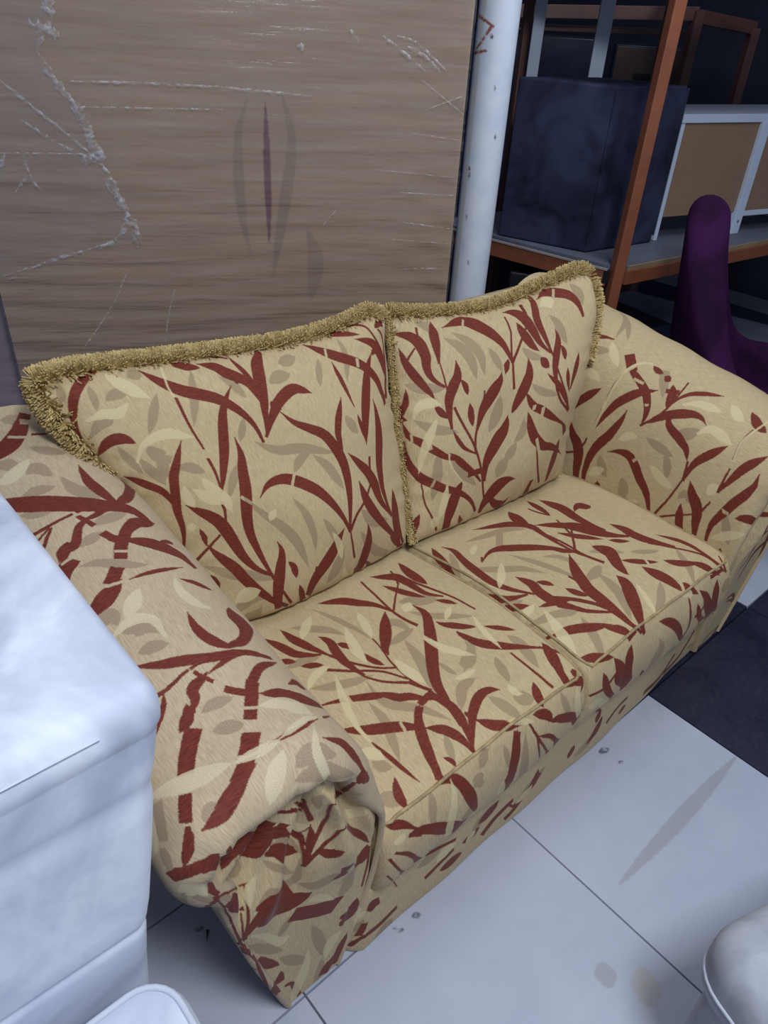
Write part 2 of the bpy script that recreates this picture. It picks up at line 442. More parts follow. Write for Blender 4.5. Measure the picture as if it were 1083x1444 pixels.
# print of the cloth on each panel: colour, then x y width along each leaf, in millimetres of cloth
PRINTS['cush_l'] = """r 4 526 3.6 9 547 6.2 17 568 10.1 28 587 13.3 39 606 16.5 52 623 18.5 68 637 18.1 87 649 14.1 108 657 5.6;
r 5 482 0 13 490 8.8 23 498 14.9 34 504 19.8 45 507 23.6 60 508 26.8 68 504 24.4 74 497 15.4 80 491 0;
r 217 579 7.5 214 564 7.2 211 549 6.9 208 534 6.7 206 519 6.5 204 497 6.3 204 482 6.2 204 467 5.9 203 452 5.6;
r 199 431 8.6 198 421 8.3 197 411 8 196 402 7.6 194 392 7.1 190 377 6.5 187 366 6.1 184 356 5.8 181 346 5.5;
r 14 181 7.8 25 190 7.5 37 197 6.7 49 204 6.4 62 211 6.3 82 222 6.2 94 230 6 107 237 5.7 120 245 5.4;
r 81 268 0 80 263 7 80 258 11.3 79 253 13.7 79 247 14.5 76 239 12.9 75 234 10.3 73 228 6.4 71 223 0;
r 35 98 0 38 105 5.5 41 111 8.9 43 118 11.4 45 125 12.9 44 135 13.2 43 141 11 41 146 7 40 151 0;
r 15 216 4.4 33 250 7.8 48 283 13 58 316 16.5 73 348 18.8 97 396 19.1 120 425 16.2 145 454 9.9 169 482 0;
r 57 305 4.4 60 325 6.6 63 345 10.6 62 362 15.7 56 378 19.8 42 394 21.9 34 405 18 25 416 10.4 15 426 0;
t 90 593 0 96 596 9.9 103 599 15.8 109 602 19.7 115 604 22 125 607 21.7 131 608 18.1 137 609 11.4 143 610 0;
t 15 523 4.5 22 529 7.3 29 534 11.2 36 539 15.1 44 544 18.8 55 549 23.4 63 550 21.4 70 551 13.3 78 553 0;
t 79 630 0 78 624 7.5 77 618 11.8 76 612 14.4 75 606 15.1 72 596 13.2 69 589 10.3 66 583 6.4 63 576 0;
t 115 506 0 124 516 8.1 133 526 12.8 142 536 15.9 150 547 17.2 163 563 15.9 171 573 12.9 179 584 8.1 187 594 0;
t 284 634 0 277 619 9.5 269 605 14.4 262 590 16.8 254 575 17.4 241 552 16.1 231 537 13.3 222 522 8.4 213 507 0;
t 95 480 0 97 475 17.6 99 469 28.1 101 463 35.4 103 457 39.5 107 449 38.6 112 446 25.6 120 448 13.7 129 449 0;
t 70 391 0 76 400 10.2 83 410 16.6 89 419 21 94 428 23 102 442 22.3 105 451 20.1 106 460 13.3 107 468 0;
t 119 421 0 126 420 12.1 134 419 19.3 141 418 24.4 148 416 27.6 158 412 27.4 163 408 22.6 169 404 14.2 174 400 0;
t 45 493 0 45 484 8.3 46 476 13.2 46 467 16.3 47 459 17.8 47 446 17.3 47 438 14.3 48 430 9.1 50 422 0;
t 65 458 0 66 449 11.6 67 441 18.9 67 432 23.6 69 424 25.3 71 411 23.6 72 402 19.4 73 394 12.4 75 385 0;
t 33 645 0 32 641 6.7 30 636 10.7 29 631 13.3 28 626 14.5 26 619 13.3 23 614 10.7 20 610 6.7 17 606 0;
t 153 635 0 157 636 10.7 160 637 17.1 164 638 21.3 167 639 23.5 173 640 22.4 176 640 18.3 180 641 11.5 183 641 0;
c 33 560 5.5 43 562 8.5 53 563 13.1 64 565 18.3 74 565 24.6 89 563 23.5 101 567 16.3 113 575 9.6 125 582 0;
c 117 649 0 122 641 13.7 128 633 22.1 134 625 27.9 140 618 31 149 607 29.8 156 600 24.6 162 594 15.7 169 587 0;
c 55 448 4 70 465 6.4 86 481 10.2 105 491 14.9 125 498 19.1 153 501 25.2 169 496 23.3 184 490 14.5 199 484 0;
c 108 378 0 106 371 10.5 104 364 16.7 101 357 20.9 99 350 23.2 98 340 24 98 334 20.9 99 328 13.4 101 322 0;
c 157 389 0 159 381 13.8 161 373 22.2 163 364 28 166 357 31 173 346 29 178 339 23.4 183 333 14.7 189 326 0;
c 234 653 4.5 229 644 5 226 636 4.8 224 627 4.7 221 618 4.5 217 605 4.3 216 596 4.3 215 588 4.3 215 580 3.9;
c 7 650 0 7 647 6.3 8 644 9.7 8 641 11.8 9 638 12.5 10 633 11.4 10 630 9.2 11 627 5.7 11 624 0;
c 61 283 0 62 281 11.5 63 279 18.4 64 278 22.9 65 276 25 67 274 23.2 68 272 18.8 69 271 11.8 70 269 0;
r 352 437 7.7 350 478 12.2 336 514 19.1 315 544 25.7 290 566 30.2 245 588 31 221 606 27.5 199 627 15.8 180 648 0;
r 372 458 7.8 382 486 12 392 514 18.1 398 528 21.2 408 556 26.8 419 584 29.4 425 598 29.7 437 626 27.4 459 654 12.1;
r 393 503 2.9 396 523 4.5 399 543 7.1 400 563 9.7 400 582 11.8 396 608 13.1 391 624 11.1 385 639 6.8 382 654 0;
r 396 514 6.8 394 537 10.6 392 560 16.4 389 582 23 377 598 27.5 354 616 30.2 341 630 25.4 321 638 13.7 303 645 0;
r 361 589 9.4 366 591 9.4 370 592 9.5 375 594 9.5 379 595 9.5 386 597 9.5 390 599 9.6 395 600 9.6 399 602 9.6;
r 254 655 0 257 652 13.5 262 649 17.3 268 647 19.8 275 644 21.4 287 641 18.6 293 639 14.6 300 637 9.1 306 635 0;
r 343 660 7.6 347 659 7.3 351 657 6.8 356 656 6.7 360 655 6.7 366 653 6 370 651 5.2 374 649 4.6 379 647 4.2;
r 364 448 7 380 467 11.1 396 486 16.8 413 504 22.2 432 522 25.8 467 542 27.8 493 548 27.2 513 539 19.1 531 527 0;
r 434 506 5.3 430 508 8.1 427 510 12.6 424 512 17.5 422 514 21.3 420 520 22.4 419 523 19 418 527 11.7 418 531 0;
r 505 164 10.4 519 210 15.5 535 255 23 547 301 29.4 547 348 31.9 522 414 29.6 486 443 23.8 450 468 15.1 426 502 0;
r 550 332 5.9 553 353 9 556 374 13.4 558 394 17.5 561 414 20.4 574 443 21.1 585 461 17.9 596 478 11.1 608 496 0;
r 527 67 9.5 523 78 9.1 520 89 8.7 517 100 8.3 515 111 7.9 511 127 7.3 509 137 6.9 508 147 6.5 506 157 6.1;
r 506 151 9.9 489 194 15.3 470 232 22.3 450 266 28.9 426 296 33.1 381 330 32.2 344 342 24.7 302 336 13.6 266 312 0;
r 508 156 11.9 519 169 11.1 532 182 10.4 546 193 9.3 564 202 8.5 591 216 8.5 607 228 8.7 621 240 8.4 634 252 7.9;
r 722 126 8.2 692 158 13.3 668 188 22.7 657 216 34.3 650 243 39.1 630 283 32.5 610 308 26 591 332 15.3 573 354 0;
r 792 23 7.7 740 62 14.5 697 98 20.9 660 131 26.6 631 163 32.3 609 192 36 595 220 33.2 589 247 20.7 585 273 0;
r 722 126 7.8 699 172 13 688 214 21.8 688 254 28.9 693 292 33.7 709 345 36.3 716 382 30.2 720 418 17.7 719 456 0;
r 649 352 0 655 380 17.3 663 407 27.4 674 434 33.1 688 459 36 709 498 33.1 722 523 26.4 740 547 16.6 762 567 0;
r 776 418 14 773 453 21.3 759 491 22 732 529 23.4 700 559 25.5 651 592 26.5 624 612 23.6 596 632 14.9 574 649 0;
r 630 660 0 642 658 7.7 653 656 13 664 653 17 674 650 17.8 693 643 15.7 707 637 12.4 721 632 7.7 737 625 0;
r 810 488 12.1 805 504 17.9 803 521 25.7 799 538 30.2 793 555 31.3 776 582 23.2 756 599 17.5 735 611 10.8 715 621 0;
r 761 565 15 766 564 15.1 771 564 15.1 775 563 15.4 780 563 15.3 787 562 15.8 792 563 15.7 797 563 15.4 802 564 15.4;
r 707 660 6.7 727 656 6.2 747 649 6 766 634 6.1 778 612 5.7 796 579 7.4 805 559 9.5 810 539 10.2 813 518 9.6;
r 792 620 0 796 622 9.3 798 624 11.8 803 627 15.2 805 629 16.6 812 635 18.4 830 650 28.8 833 654 22 836 660 16.3;
r 787 432 14.7 800 452 13.8 808 474 13.6 809 497 13 813 520 12.4 822 557 11.5 829 585 10.8 822 603 10.2 801 616 5.4;
r 651 358 3.6 649 368 5.5 648 378 8.4 646 387 11.2 645 397 13.2 644 411 14 643 420 11.9 642 430 7.3 642 439 0;
r 640 459 3.6 637 474 5.5 635 489 8.2 633 505 10.8 631 520 12.7 629 543 13.2 627 558 11 626 573 6.7 625 588 0;
r 179 343 0 199 372 10.9 220 401 17.3 240 430 21.7 257 459 23.8 279 503 21.6 296 532 16.2 319 559 9.7 348 585 0;
r 208 102 9.7 199 147 14.5 195 191 21.2 196 235 26.1 210 279 28.4 243 343 29.8 262 384 25.5 282 425 15.9 288 466 0;
r 210 114 9.2 177 135 14.8 156 160 24 145 191 31.1 142 223 35.1 136 270 38 121 294 33.2 101 313 20.3 84 332 0;
r 241 13 10.8 190 42 17 161 70 25.1 139 97 32 122 124 35.9 111 153 37 96 177 30.7 82 201 18.7 75 227 0;
r 167 324 9.3 166 318 9 165 312 8.6 164 306 8.1 162 300 7.5 158 291 6.9 156 286 6.5 153 280 6.2 151 274 5.8;
r 199 18 29.5 201 49 35.2 211 76 37.6 217 89 37 231 113 33.7 245 137 27.7 253 148 24.4 262 172 16 259 197 0;
r 251 19 9.2 241 35 9.5 236 43 9.6 232 51 9.7 224 66 9.6 218 79 9.2 215 86 8.9 213 93 8.6 208 106 8;
r 270 138 0 273 133 10.1 277 127 16.3 280 122 20.8 282 116 23.6 282 106 22.7 282 100 18.7 281 94 11.9 280 88 0;
r 320 21 30.6 335 49 36.3 359 70 35.7 373 79 36.3 401 97 39.4 427 116 38.2 439 127 34.4 461 149 21.2 484 170 0;
r 327 15 15.9 331 30 15.2 334 37 14.2 337 44 12.8 343 58 10.5 348 71 9 352 78 8.4 355 84 7.9 361 97 7.1;
r 287 66 0 288 58 11.5 288 54 15 289 50 18.2 291 41 21.7 294 32 21.8 295 27 20.8 297 22 19.2 303 11 19.2;
r 536 15 32.9 562 25 45 573 43 44.7 578 52 45.2 586 72 46.6 591 93 40.3 592 103 34.5 591 127 18.4 586 151 0;
r 585 39 0 591 34 6.5 600 27 10.8 615 17 14.2 633 5 17.2;
r 790 11 12.6 773 42 25.1 759 72 37.1 754 86 41.1 747 113 44.3 743 138 42 743 150 37.8 743 174 23.3 741 198 0;
r 813 13 13 794 38 10.8 789 49 10.9 783 60 11.6 774 81 13 768 101 13 766 111 12.6 763 121 12.3 758 141 11.5;
r 712 70 0 722 62 8.1 733 54 12.9 746 45 15.6 761 35 16.2 769 30 15.7 782 23 13.6 793 16 11.1 809 9 8.2;
r 652 320 10.6 650 311 10.2 647 303 9.8 645 294 9.5 643 285 9.1 641 271 8.4 642 262 8 642 252 7.6 642 243 7.4;
x 393 347 7.2 389 343 7.2 385 339 7.2 382 335 7.1 378 330 7.1 372 324 7.1 369 320 7.1 365 316 7.2 361 312 7.2;
x 220 327 9.7 222 324 9.7 224 321 9.7 227 318 9.7 229 316 9.7 232 312 9.7 234 309 9.7 237 306 9.7 239 303 9.7;
x 624 624 6.4 623 621 6.4 622 618 6.5 621 615 6.5 620 613 6.6 619 608 6.7 618 605 6.7 617 603 6.8 616 600 6.8;
x 702 571 9.7 701 569 9.7 701 566 9.8 700 563 9.8 700 561 9.8 699 557 9.9 698 554 9.9 698 552 10 697 549 10;
t 330 445 0 347 430 14.1 366 417 21.9 390 408 25 417 406 26.9 456 397 26.3 482 387 21.5 508 376 13.5 536 365 0;
t 392 349 0 400 355 10.6 407 361 17.1 414 367 21.1 422 372 22.6 434 379 20.7 443 382 16.9 453 383 10.7 462 385 0;
t 465 378 0 474 367 13 483 356 21 492 344 26.7 499 331 30.1 506 310 29.1 511 296 24 515 282 15.3 520 268 0;
t 487 616 0 494 617 13.8 500 617 22 506 618 27.2 512 619 29.2 520 621 26.7 526 623 21.6 531 624 13.7 537 626 0;
t 438 573 0 445 576 14.1 453 579 22.6 461 581 28.3 468 584 31.4 480 586 30.5 488 586 25.2 495 586 15.9 503 587 0;
t 592 606 0 588 598 8.5 585 590 13.5 582 582 16.6 578 574 17.9 573 562 16.9 569 554 13.9 566 545 8.8 562 537 0;
t 666 640 0 667 627 8.2 670 613 13.2 671 599 16.9 670 585 18.7 663 564 17.4 657 551 14.2 651 538 8.9 645 525 0;
t 599 448 0 602 442 13.9 604 435 22.2 607 429 27.4 610 422 29.8 615 412 27.8 618 406 22.6 622 399 14.3 625 392 0;
t 227 322 7.7 238 299 12.1 251 276 18.5 268 254 24.4 287 232 29.2 310 194 32.2 319 165 28.8 325 134 18.7 332 101 0;
t 351 291 0 357 276 11.5 364 260 18.3 369 243 22.8 372 225 24.8 374 197 23.4 374 178 19.4 371 159 12.5 368 140 0;
t 417 215 0 422 206 11.7 427 196 18.6 432 186 23.1 437 175 25.3 444 159 24.3 449 148 20 454 136 12.7 459 125 0;
t 189 328 0 198 339 9.5 207 350 15.1 217 361 18.5 227 371 19.8 244 386 18.1 256 395 14.6 268 404 9.2 280 413 0;
t 295 451 0 300 458 8.2 305 464 13.2 309 470 16.3 314 477 17.7 320 486 16.4 324 493 13.3 329 499 8.3 333 506 0;
t 39 173 0 53 163 16.4 69 153 25.8 87 145 30.8 108 138 32.4 142 129 30.3 164 121 24.5 188 112 15.3 212 103 0;
t 49 37 0 66 45 18.3 82 54 28.8 97 62 34.8 113 70 37.4 137 75 35.9 154 73 30 169 69 19 186 64 0;
t 59 14 0 68 13 13.6 77 11 23.7 86 10 33.1 94 9 41.2 103 7 43.8 112 6 53.2 122 4 62.5 133 1 88.5;
t 562 199 0 572 188 17.9 582 177 28.4 593 165 34 607 153 34.3 635 139 29.8 656 134 25.7 676 131 16.3 698 126 0;
t 551 138 0 565 121 16 579 103 24.5 587 94 27.6 608 74 30.6 634 55 28.2 648 46 27.2 678 32 24.4 716 16 18.9;
t 399 33 0 409 42 21.9 420 50 33.4 432 58 40.9 442 66 45.1 455 81 42.2 463 91 33.8 469 102 20.9 477 113 0;
t 332 609 0 339 604 11.5 345 599 18.7 350 593 23.2 354 585 24.6 357 573 22.2 359 565 17.8 361 557 11.2 364 548 0;
c 121 367 0 128 358 19 135 349 30.6 143 341 37.4 155 337 34.9 175 334 37.8 179 323 28.7 178 309 17.6 178 295 0;
c 261 253 0 265 255 9 268 258 14.4 272 261 17.8 275 263 19.2 281 267 17.7 284 269 14.3 288 272 8.9 292 274 0;
c 66 66 0 77 70 17 87 74 27 97 77 33.5 107 80 36.8 123 83 34.6 133 84 28.1 144 85 17.6 154 85 0;
c 477 53 0 480 47 11 481 45 14.4 482 42 17.7 486 35 20.2 490 28 20.7 493 25 20.3 496 21 18.8 503 12 27.5;
c 438 173 0 442 163 10.7 447 153 17.1 452 143 21.6 456 132 24.5 461 116 25.1 462 106 21.3 464 95 13.7 466 84 0"""
PRINTS['cush_r'] = """r 118 442 7.7 96 459 12 80 481 17.4 74 508 23.4 75 536 28.3 64 576 34.5 46 594 29.8 23 602 16.8 1 607 0;
r 67 622 8 67 617 7.5 66 612 7.1 66 607 6.6 66 602 6.2 65 594 5.5 64 589 5.1 63 584 4.8 62 579 4.5;
r 108 511 6.2 108 526 9.8 108 541 15.2 108 556 20.6 109 571 24.8 110 593 27.2 112 608 23.8 113 623 14.8 116 639 0;
r 125 423 5.8 123 434 5.5 121 445 5.3 119 456 5 118 467 4.7 115 484 4.3 113 495 4.1 111 506 3.9 109 517 3.7;
r 11 565 0 16 545 10.2 21 525 17.3 29 506 22.1 39 488 24.2 55 462 23.8 66 444 20 78 427 12.1 89 408 0;
r 19 514 7.1 22 520 6.9 25 525 6.7 29 531 6.4 32 537 6.2 38 545 5.9 42 551 5.6 46 556 5.3 51 562 5;
r 122 349 0 116 354 10 111 359 16 106 363 19.6 101 369 21.1 95 377 19.3 91 383 15.6 88 389 9.9 84 394 0;
r 17 449 0 16 434 7.8 17 426 10.4 16 411 13.9 14 404 14.6 7 391 12.9 4 378 10.8 2 371 10.4 6 356 21.7;
r 127 316 7.7 125 341 11.8 124 365 17.8 124 390 23.8 129 413 28.1 143 446 30.5 153 467 25.4 155 491 15.2 153 516 0;
r 139 380 8.5 152 347 8.4 168 313 8.3 187 278 8.2 204 242 8.1 226 184 7.8 237 144 7.5 246 103 7.1 258 60 7.4;
r 217 220 3.2 202 229 5 187 238 7.6 173 247 10.2 161 257 12.4 148 275 13.6 141 288 11.6 135 300 7.3 130 313 0;
r 162 458 0 166 452 7.6 169 447 12.1 172 442 15.1 175 436 16.6 177 427 15.6 179 420 12.7 180 414 8 182 408 0;
r 187 384 0 188 375 10 189 367 16.1 190 359 20.1 190 350 22 192 337 20.7 193 329 16.9 194 320 10.7 195 312 0;
r 209 297 10 217 318 15.6 224 338 23.9 233 358 32.1 245 376 38.5 263 402 41.6 275 419 35.6 287 437 21.7 292 459 0;
r 205 232 9.2 203 255 8.8 204 277 8.7 209 298 8.5 218 318 8 229 348 7.3 233 369 6.6 234 391 6 234 413 5.5;
r 297 446 0 300 451 11.1 302 457 17.8 305 462 21.9 308 468 23.7 311 476 21.7 314 482 17.5 316 488 10.9 318 494 0;
r 338 394 8.8 335 422 8.6 333 449 8.3 333 477 8 332 504 7.6 338 544 6.8 343 571 6.2 343 598 5.7 343 624 5.2;
r 334 474 8.7 322 508 14.2 309 540 21.7 290 568 29.9 269 592 38.7 237 620 40.6 208 631 31.8 176 626 16.3 139 616 0;
r 334 480 11.2 342 493 10.6 351 505 10.1 359 517 9.6 367 529 9.1 379 547 8.3 388 559 7.8 396 571 7.1 405 582 6.2;
r 470 460 6.5 450 484 10.3 433 509 16.5 422 535 22.4 412 561 25.7 398 597 29.8 387 617 28.9 368 631 17.6 346 638 0;
r 369 596 0 373 583 13.3 377 569 20.7 383 555 25.3 389 542 27 400 521 24.3 408 507 19 418 494 11.6 430 481 0;
r 410 641 8.4 409 634 8.7 408 627 8.5 408 620 8.3 408 614 8 408 603 7.5 408 596 7.2 407 589 7 405 582 6.7;
r 478 447 5.4 467 476 8.3 457 504 12.5 447 532 16.9 438 559 21 434 586 24.2 439 611 24 447 635 17.2 451 656 8.2;
r 590 526 8.1 582 551 12.3 573 575 17.8 562 596 23.5 547 614 28.3 521 631 31.2 506 639 26.6 482 642 13.6 459 635 0;
r 496 332 6.4 490 357 9.9 486 381 15.3 484 405 21.3 486 427 26.2 492 459 27.7 496 481 22.6 495 504 12.2 488 529 0;
r 507 470 0 510 464 7.2 513 458 11.6 516 451 14.8 518 445 16.8 521 436 16.8 522 430 13.9 523 424 8.8 524 418 0;
r 432 460 0 435 455 12.1 439 450 19.3 442 445 23.7 445 440 25.5 450 432 23.1 454 427 18.4 458 422 11.5 462 417 0;
r 574 257 4.5 554 277 6.9 538 296 10.4 525 314 13.7 513 332 16 496 357 15.4 481 371 12.5 467 387 7.9 455 402 0;
r 584 241 9 550 268 8.1 525 291 7.9 508 314 8.5 499 334 9 492 364 8.4 489 383 8 487 401 7.6 486 420 7.1;
r 584 241 11.3 567 263 10.6 554 284 9.4 542 304 8.2 530 323 7.3 514 352 6.6 506 370 6.2 498 388 5.8 492 406 5.5;
r 554 312 3.9 549 322 6.1 546 332 9.3 542 341 12.6 540 350 15 537 364 16.1 535 373 13.6 534 382 8.3 533 391 0;
r 557 317 6.1 559 329 9.6 562 341 14.7 566 353 19.7 570 365 23.2 574 383 23.7 577 396 19.5 579 409 11.9 581 421 0;
r 334 316 0 345 333 19.9 354 350 31.4 364 367 38.4 373 384 41.3 385 411 37.1 390 430 27.9 390 453 16.3 388 476 0;
r 381 372 0 392 352 12.1 403 332 18.6 419 313 21.9 440 298 23.9 473 272 22.1 498 253 18 528 233 11.5 566 214 0;
r 608 162 22.8 604 169 21.3 599 177 18.9 592 185 16.7 585 193 13.2 569 207 8.4 557 214 7.5 544 221 7 532 228 6.6;
r 397 305 0 405 281 15.9 413 256 25.5 425 230 30.9 441 204 32.8 482 167 27.5 523 150 22.8 572 124 14.6 623 90 0;
r 562 22 15.2 558 43 23.4 559 61 31.4 562 79 37.4 566 96 40.2 568 105 40.2 572 122 34.3 574 140 21.2 577 157 0;
r 517 33 7.6 500 57 8.4 483 81 9.2 472 102 8.7 465 122 8 457 150 7.4 453 168 6.9 450 186 6.3 446 203 5.7;
r 246 129 10.4 245 156 16.3 246 182 26.9 255 205 37.9 269 225 45.1 293 254 48.1 310 272 41.5 320 295 24.5 324 319 0;
r 5 357 0 9 333 7.2 15 311 14.7 32 297 20.8 50 281 22.6 81 257 21.2 104 240 17.3 131 228 11.4 161 219 0;
r 233 132 5.6 220 149 9 207 165 13.2 192 178 17.4 176 191 20.8 155 211 22.4 142 225 19 130 237 11.6 117 248 0;
r 182 167 18.6 188 167 18.6 193 168 18.6 198 168 18.6 204 168 18.6 212 168 18.7 217 168 18.7 223 168 18.7 229 168 18.8;
r 232 34 10.1 197 85 13 151 121 19 103 143 23.8 64 167 26.6 31 192 24.6 14 224 18.2 6 262 6.4 5 301 0;
r 84 14 7.4 72 42 7.3 60 67 6.7 54 79 6.4 44 101 5.8 39 123 5.1 36 135 5 35 157 4.7 35 179 4.1;
r 1 24 17.9 4 35 17.4 6 40 18.3 7 45 19.7 11 55 19.6 14 65 16.6 16 70 14.3 19 75 10.8 23 84 0;
r 118 10 30.7 118 35 28.8 123 57 35.7 126 67 38.4 133 88 40.9 141 108 38.5 145 118 34.8 155 136 21.9 166 153 0;
r 181 10 24.5 176 17 19.4 171 25 17 168 31 12.4 165 38 7.7 163 43 0;
r 249 23 12.7 254 40 22.1 263 56 36.5 274 69 45.5 286 82 49.4 306 98 48.6 324 104 38.3 346 106 19.9 372 100 0;
r 270 73 0 277 67 7.9 284 60 12.9 298 47 19.7 305 40 22.2 313 34 24.8 332 24 29.1 342 19 30.2 357 12 60.1;
r 263 52 20.6 265 57 19.1 267 61 17.9 269 66 16.8 272 70 15.8 277 75 13.9 280 78 12.8 284 81 11.8 287 85 11;
r 465 14 13.2 462 20 18.3 459 30 15.5 458 35 16.3 458 44 16.6 458 48 16.2 458 52 16.3 460 60 15.7 460 64 15.3;
x 18 319 5.3 18 316 5.3 18 314 5.3 18 311 5.3 18 308 5.4 18 304 5.4 18 302 5.4 18 299 5.4 18 296 5.4;
x 56 296 13.1 57 293 13.1 57 289 13.1 58 286 13.2 59 282 13.2 60 277 13.2 60 274 13.3 61 270 13.3 62 267 13.3;
x 418 319 11.4 418 317 11.4 418 315 11.4 418 314 11.4 418 312 11.4 417 309 11.4 417 308 11.4 417 306 11.5 417 304 11.5;
x 453 300 12 453 296 12.1 453 293 12.1 453 289 12.1 453 286 12.2 453 280 12.3 452 277 12.3 452 273 12.4 452 269 12.5;
x 446 203 11.1 448 198 11.3 450 193 11.4 452 188 11.5 454 183 11.6 457 175 11.7 459 170 11.8 461 165 11.9 463 160 12;
x 75 180 8.4 73 177 8.3 72 174 8.2 71 171 8.1 69 168 8.1 67 164 7.9 65 161 7.9 63 159 7.9 62 156 8;
x 112 154 8.8 111 152 8.8 111 149 8.8 111 147 8.9 111 144 8.9 110 141 8.9 110 138 9 110 136 9 109 133 9;
x 216 636 6.5 214 634 6.4 212 631 6.1 210 628 5.7 208 626 5.7 206 622 5.5 205 620 5.3 204 617 5.3 202 615 5.3;
x 523 643 5.9 521 640 6.1 519 638 6 517 635 6.1 516 633 6.2 513 629 6.3 511 627 6.3 510 624 6.5 508 622 6.7;
x 295 483 9 295 477 9 296 471 9 296 465 8.9 297 460 8.9 298 451 8.9 299 445 8.8 300 439 8.8 301 433 8.8;
x 342 296 10.9 340 301 10.9 338 307 10.8 336 313 10.8 333 319 10.8 330 327 10.8 327 333 10.7 325 338 10.8 323 344 10.8;
t 17 462 0 26 457 15 36 452 24.6 48 448 30.4 60 445 32.8 79 442 30.3 92 440 24.5 105 439 15.4 118 437 0;
t 29 357 0 40 348 13.3 51 339 21.8 63 332 27.4 76 325 30 99 318 27.9 115 314 22.6 131 309 14.2 148 303 0;
t 134 585 0 148 575 15.8 163 565 25.4 175 551 30.8 186 536 31.9 197 509 28.1 201 490 22.8 205 470 14.4 209 450 0;
t 162 600 0 177 589 15.2 191 577 22.8 203 564 27.4 214 548 30.2 227 520 27 230 499 21.5 231 479 13.5 234 458 0;
t 257 538 0 261 529 11.9 265 520 19.1 270 511 23.6 274 502 25.4 281 488 23.4 285 478 18.8 289 469 11.7 294 459 0;
t 371 513 0 378 505 11.7 384 496 18.5 391 488 22.5 399 480 23.9 413 470 22.1 422 465 18.1 432 460 11.3 443 455 0;
t 400 392 0 409 381 10.4 419 370 16.4 431 359 20.1 443 350 22.2 464 338 21 478 331 17.1 493 323 10.7 509 316 0;
t 62 114 0 67 131 16.6 71 148 26.2 76 165 30.4 79 182 32.8 81 209 29 83 227 22.8 84 245 14 81 263 0;
t 122 232 0 130 219 12.3 138 206 19.8 148 193 24.2 159 180 26 178 161 24.1 192 149 19.4 205 136 12.2 220 123 0;
t 293 128 0 297 135 22.2 300 142 35.4 304 149 43.8 307 156 47.3 315 165 43.3 320 170 34.4 327 175 21.4 333 180 0;
t 318 172 0 324 177 17.4 329 183 27.6 335 188 34.2 341 194 37.1 349 202 34.5 354 208 28 358 214 17.5 362 221 0;
t 253 281 0 260 292 20.3 268 304 32.4 275 315 40 280 327 42.8 285 347 38 287 360 30 288 374 18.6 290 388 0;
t 68 637 0 76 634 14.4 84 631 22.5 92 627 27.8 99 623 29.8 108 615 26.8 115 609 21.3 121 603 13.2 127 598 0;
t 475 578 0 482 565 11.6 491 553 17.9 498 540 22.1 505 526 24.3 513 506 23.4 518 492 19.3 524 478 12.3 530 464 0;
t 575 639 0 576 631 14.1 579 623 22 582 614 26.8 586 606 29.4 588 592 28.2 589 582 22.9 589 573 14.3 590 563 0;
t 354 223 0 362 228 15 370 233 24.3 377 238 31.3 383 245 33.8 386 258 27.7 386 268 21.4 385 278 13.2 385 288 0;
c 38 219 5 40 236 7.9 41 254 12.5 45 271 17.4 51 286 21.2 63 309 23.2 71 324 19.9 79 339 12.3 87 354 0;
c 28 203 0 33 219 8.1 36 236 13.4 40 252 17.5 46 267 19.5 57 289 18.3 65 303 14.8 72 318 9.3 80 332 0;
c 29 362 6 32 373 9.8 36 384 16 44 393 21.7 54 399 26.4 70 402 30.2 81 400 26 92 396 16 103 392 0;
c 85 47 0 89 59 13.1 93 71 20.6 97 83 25 101 95 26.6 106 113 24 108 126 19.4 111 138 12.1 113 151 0;
c 67 26 0 69 31 17.2 70 35 26.9 71 40 32.3 72 44 34.8 75 50 32 78 54 25.7 81 57 15.9 84 60 0;
c 456 612 0 462 614 12.9 468 616 20.9 475 618 26.2 483 619 28.9 488 612 31.9 487 605 25.4 487 599 15.6 487 592 0;
c 116 245 5.1 116 233 5 118 220 4.6 123 207 4.3 131 194 4 145 175 3.7 155 162 3.6 165 149 3.4 175 135 3.2"""
